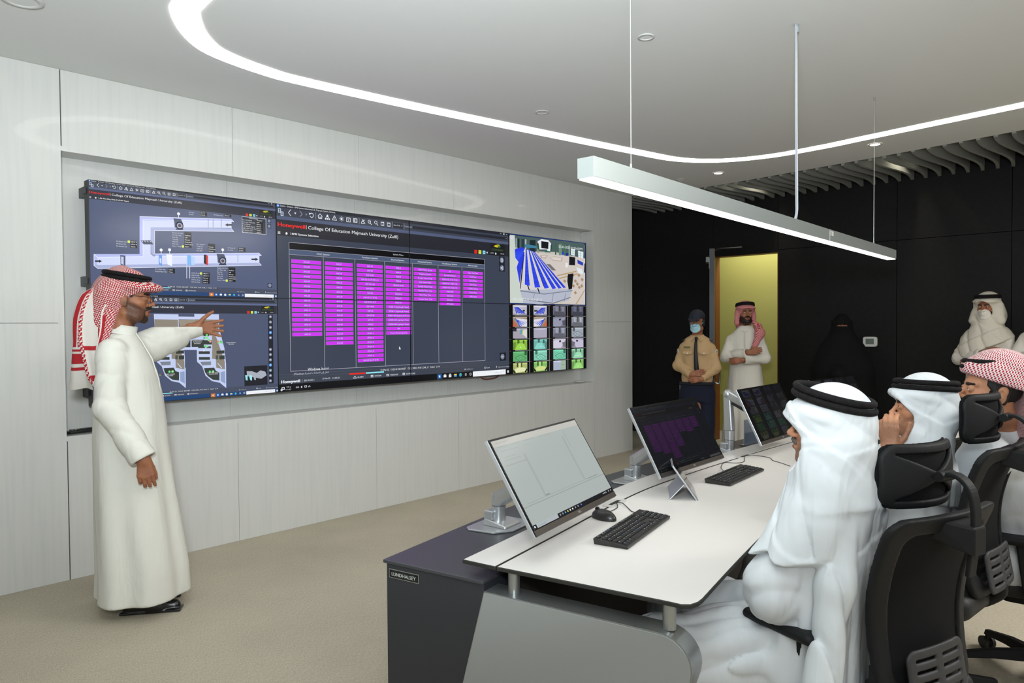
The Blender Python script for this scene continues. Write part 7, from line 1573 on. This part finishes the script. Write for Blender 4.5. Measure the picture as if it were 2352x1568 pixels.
# ================================================================== OFFICE CHAIRS
M_pl_ = noise_col(mat('chair_plastic', '141516', .6, spec=.25), '121314', '18191a', nscale=200.); M_mesh = mat('chair_mesh_fabric', '101112', .85, spec=.15); M_lumb = mat('chair_lumbar_grey', '2f2f30', .6); M_padc = mat('chair_pad_black', '0f1011', .6)
def rrect(y, z, cy, cz, hy, hz, r):
    qy, qz = np.abs(y-f32(cy))-f32(hy-r), np.abs(z-f32(cz))-f32(hz-r); return np.sqrt(np.maximum(qy, 0)**2+np.maximum(qz, 0)**2)+np.minimum(np.maximum(qy, qz), 0)-f32(r)
def make_chair(x, y, rz, label, dz=0., group='office chairs at the desk'):
    """facing +x in its own frame"""
    e = empty('office_chair', (x, y, 0), rz, label, 'office chair', group)
    bk = lambda yy, zz: -.235-.42*(zz-(.50+dz))*.28+(yy*yy)*.6-.05*np.sin(np.clip((zz-(.50+dz))/.5, 0, 1)*math.pi)*-1   # curved back surface
    z0 = .50+dz
    def shell(g, cy, cz, hy, hz, r, th, holes=(), off=0., taper=0.):
        n_ = g.x-bk(g.y, g.z)-f32(off); yy = g.y/(1-f32(taper)*np.clip((f32(cz)-g.z)/f32(hz), -1, 1)); d2 = rrect(yy, g.z, cy, cz, hy, hz, r)
        for hl in holes: d2 = np.maximum(d2, -rrect(yy, g.z, *hl))
        return smax(d2, np.abs(n_)-f32(th), .008)
    sculpt('back_frame', [(lambda g: shell(g, -.012, z0+.24, .222, .27, .055, .014, ((-.012, z0+.25, .168, .210, .035),), 0, .12), (-.40, -.28, z0-.10), (-.05, .28, z0+.54), .006)], M_pl_, e, it=1)
    sculpt('back_mesh', [(lambda g: shell(g, -.012, z0+.24, .195, .24, .05, .0065, (), .002, .12), (-.40, -.28, z0-.10), (-.05, .28, z0+.52), .006)], M_mesh, e, it=1, minf=10)
    def lum(g):
        d = shell(g, 0, z0+.06, .125, .075, .03, .006, [(sy*.055, z0+.06+dz2, .040, .0035, .003) for dz2 in (-.045, -.015, .015, .045) for sy in (-1, 1)], -.035); return d
    sculpt('lumbar_support', [(lum, (-.42, -.16, z0-.06), (-.10, .16, z0+.18), .0042)], M_lumb, e, it=0)
    # spine, seat, mechanism
    sp = MB(); sp.tube(catmull([(-.255, 0, z0+.0), (-.25, 0, z0-.04), (-.16, 0, z0-.10), (-.02, 0, z0-.11)], 5), .022, 8); sp.build('spine', M_pl_, e, smooth=True)
    sculpt('seat', [(lambda g: smax(bx(g, (.02, 0, .445+dz), (.25, .245, .045), .04)+ell(g, (.05, 0, .56+dz), (.5, .35, .12))*0, -(ell(g, (.0, 0, .60+dz), (.30, .20, .115))), .02), (-.26, -.27, .38+dz), (.30, .27, .51+dz), .009)], M_padc, e, it=1)
    mb = MB(); mb.rbox(-.12, .12, -.09, .09, .34+dz, .40+dz, .03); mb.cyl((0, 0, .12), (0, 0, .35+dz), .025, n=16); mb.cyl((0, 0, .09), (0, 0, .20), .035, n=16); mb.build('gas_lift', M_pl_, e, auto=True)
    for k in range(5):
        a = 2*math.pi*k/5+.35; leg = MB(); c_, s_ = math.cos(a), math.sin(a); P = [(.03*c_, .03*s_, .115), (.16*c_, .16*s_, .105), (.31*c_, .31*s_, .078)]; sx, sy = -s_, c_; V = []
        for p, w, hh in zip(P, (.028, .024, .018), (.028, .022, .014)): V += [(p[0]-sx*w, p[1]-sy*w, p[2]-hh), (p[0]+sx*w, p[1]+sy*w, p[2]-hh), (p[0]+sx*w*.6, p[1]+sy*w*.6, p[2]+hh*.6), (p[0]-sx*w*.6, p[1]-sy*w*.6, p[2]+hh*.6)]
        leg._add(V, [(0, 3, 2, 1), (8, 9, 10, 11)]+[(i*4+q, i*4+(q+1) % 4, i*4+4+(q+1) % 4, i*4+4+q) for i in range(2) for q in range(4)]); L_ = leg.build('base_leg', M_pl_, e, bevel=.004)
        w = MB(); cx_, cy_ = .31*c_, .31*s_
        for q in (-1, 1): w.cyl((cx_+sx*q*.010, cy_+sy*q*.010, .028), (cx_+sx*q*.024, cy_+sy*q*.024, .028), .027, n=18)
        w.cyl((cx_, cy_, .03), (cx_, cy_, .07), .008, n=8); w.build('castor', M_padc, L_, auto=True)
    # arms
    for s_ in (1, -1):
        sculpt('armrest', [(lambda g, s_=s_: smax(bx(g, (.02, s_*.29, .652+dz), (.125, .046, .016), .0155), plane(g, (.145, s_*.29, .66+dz), (1, 0, .2)), .01), (-.12, s_*.29-.06, .625+dz), (.16, s_*.29+.06, .68+dz), .005)], M_pl_, e, it=1)
        a = MB(); a._add([(-.045, s_*.275, .40+dz), (.035, s_*.275, .40+dz), (.035, s_*.305, .40+dz), (-.045, s_*.305, .40+dz), (-.055, s_*.272, .64+dz), (.065, s_*.272, .64+dz), (.065, s_*.308, .64+dz), (-.055, s_*.308, .64+dz)], [(0, 3, 2, 1), (4, 5, 6, 7), (0, 1, 5, 4), (1, 2, 6, 5), (2, 3, 7, 6), (3, 0, 4, 7)]); a.box(-.04, .03, min(s_*.15, s_*.30), max(s_*.15, s_*.30), .375+dz, .402+dz); a.build('arm_post', M_pl_, e, bevel=.006)
    # headrest: shell, mesh, curved post, clamp
    hz = z0+.60
    hb = lambda g: g.x-(-.245+g.y*g.y*2.3+(g.z-f32(hz))*(g.z-f32(hz))*1.6)
    def hr(g):
        n_ = hb(g); d2 = rrect(g.y, g.z, 0, hz, .162, .088, .05); tri = lambda s_: np.maximum(np.maximum(rrect(g.y, g.z, 0, hz+s_*.040, .130, .030, .02), f32(.010)+np.abs(g.y)*f32(.42)-f32(s_)*(g.z-f32(hz))), f32(s_)*(g.z-f32(hz))-f32(.064)) ; d2 = np.maximum(d2, -tri(1)); d2 = np.maximum(d2, -tri(-1))
        return smax(d2, np.abs(n_)-f32(.008), .006)
    sculpt('headrest_frame', [(hr, (-.30, -.19, hz-.11), (-.08, .19, hz+.11), .0042)], M_pl_, e, it=1)
    sculpt('headrest_pad', [(lambda g: smax(rrect(g.y, g.z, 0, hz, .164, .090, .05), np.abs(hb(g)-f32(.011))-f32(.004), .003), (-.30, -.19, hz-.11), (-.06, .19, hz+.11), .0042)], M_mesh, e, it=1, minf=10)
    def strap(path, w, t, name):
        P = catmull(path, 6); V = []
        for i, p in enumerate(P):
            a_, b2 = P[max(i-1, 0)], P[min(i+1, len(P)-1)]; dx, dz_ = b2[0]-a_[0], b2[2]-a_[2]; L_ = math.hypot(dx, dz_); nx, nz = -dz_/L_*t/2, dx/L_*t/2
            V += [(p[0]-nx, -w/2, p[2]-nz), (p[0]-nx, w/2, p[2]-nz), (p[0]+nx, w/2, p[2]+nz), (p[0]+nx, -w/2, p[2]+nz)]
        n = len(P); mb_ = MB(); mb_._add(V, [(0, 1, 2, 3), (n*4-1, n*4-2, n*4-3, n*4-4)]+[(i*4+q, i*4+4+q, i*4+4+(q+1) % 4, i*4+(q+1) % 4) for i in range(n-1) for q in range(4)]); return mb_.build(name, M_pl_, e, bevel=.003, auto=False)
    strap([(-.255, 0, hz+.005), (-.30, 0, hz+.01), (-.335, 0, hz-.02), (-.348, 0, hz-.08), (-.345, 0, hz-.16), (-.335, 0, hz-.25)], .034, .012, 'headrest_post')
    a = MB(); a.cyl((-.268, -.032, hz+.004), (-.268, .032, hz+.004), .014, n=16); a.build('headrest_pivot', M_pl_, e, auto=True)
    a = MB(); a._add([(-.36, -.027, hz-.19), (-.36, .027, hz-.19), (-.36, .027, hz-.115), (-.36, -.027, hz-.115), (-.26, -.07, hz-.155), (-.26, .07, hz-.155), (-.26, .075, hz-.10), (-.26, -.075, hz-.10)], [(0, 3, 2, 1), (4, 5, 6, 7), (0, 1, 5, 4), (1, 2, 6, 5), (2, 3, 7, 6), (3, 0, 4, 7)]); a.build('headrest_clamp', M_pl_, e, bevel=.005)
    return e
c1 = make_chair(2.285, .735, math.radians(72), 'black mesh office chair nearest the camera, holding the man seen from behind', -.025)
def dup_chair(x, y, rz, dz, label):
    c = copy_tree(c1); c.location = (x, y, dz); c.rotation_euler = (0, 0, rz); c['label'] = label; return c
c2 = make_chair(3.09, .745, math.radians(84), 'black mesh office chair with its headrest in front of the red-scarfed man', .05)
c3 = make_chair(3.62, .45, math.radians(96), 'black mesh office chair at the right edge under the man with brown shoes', .0)
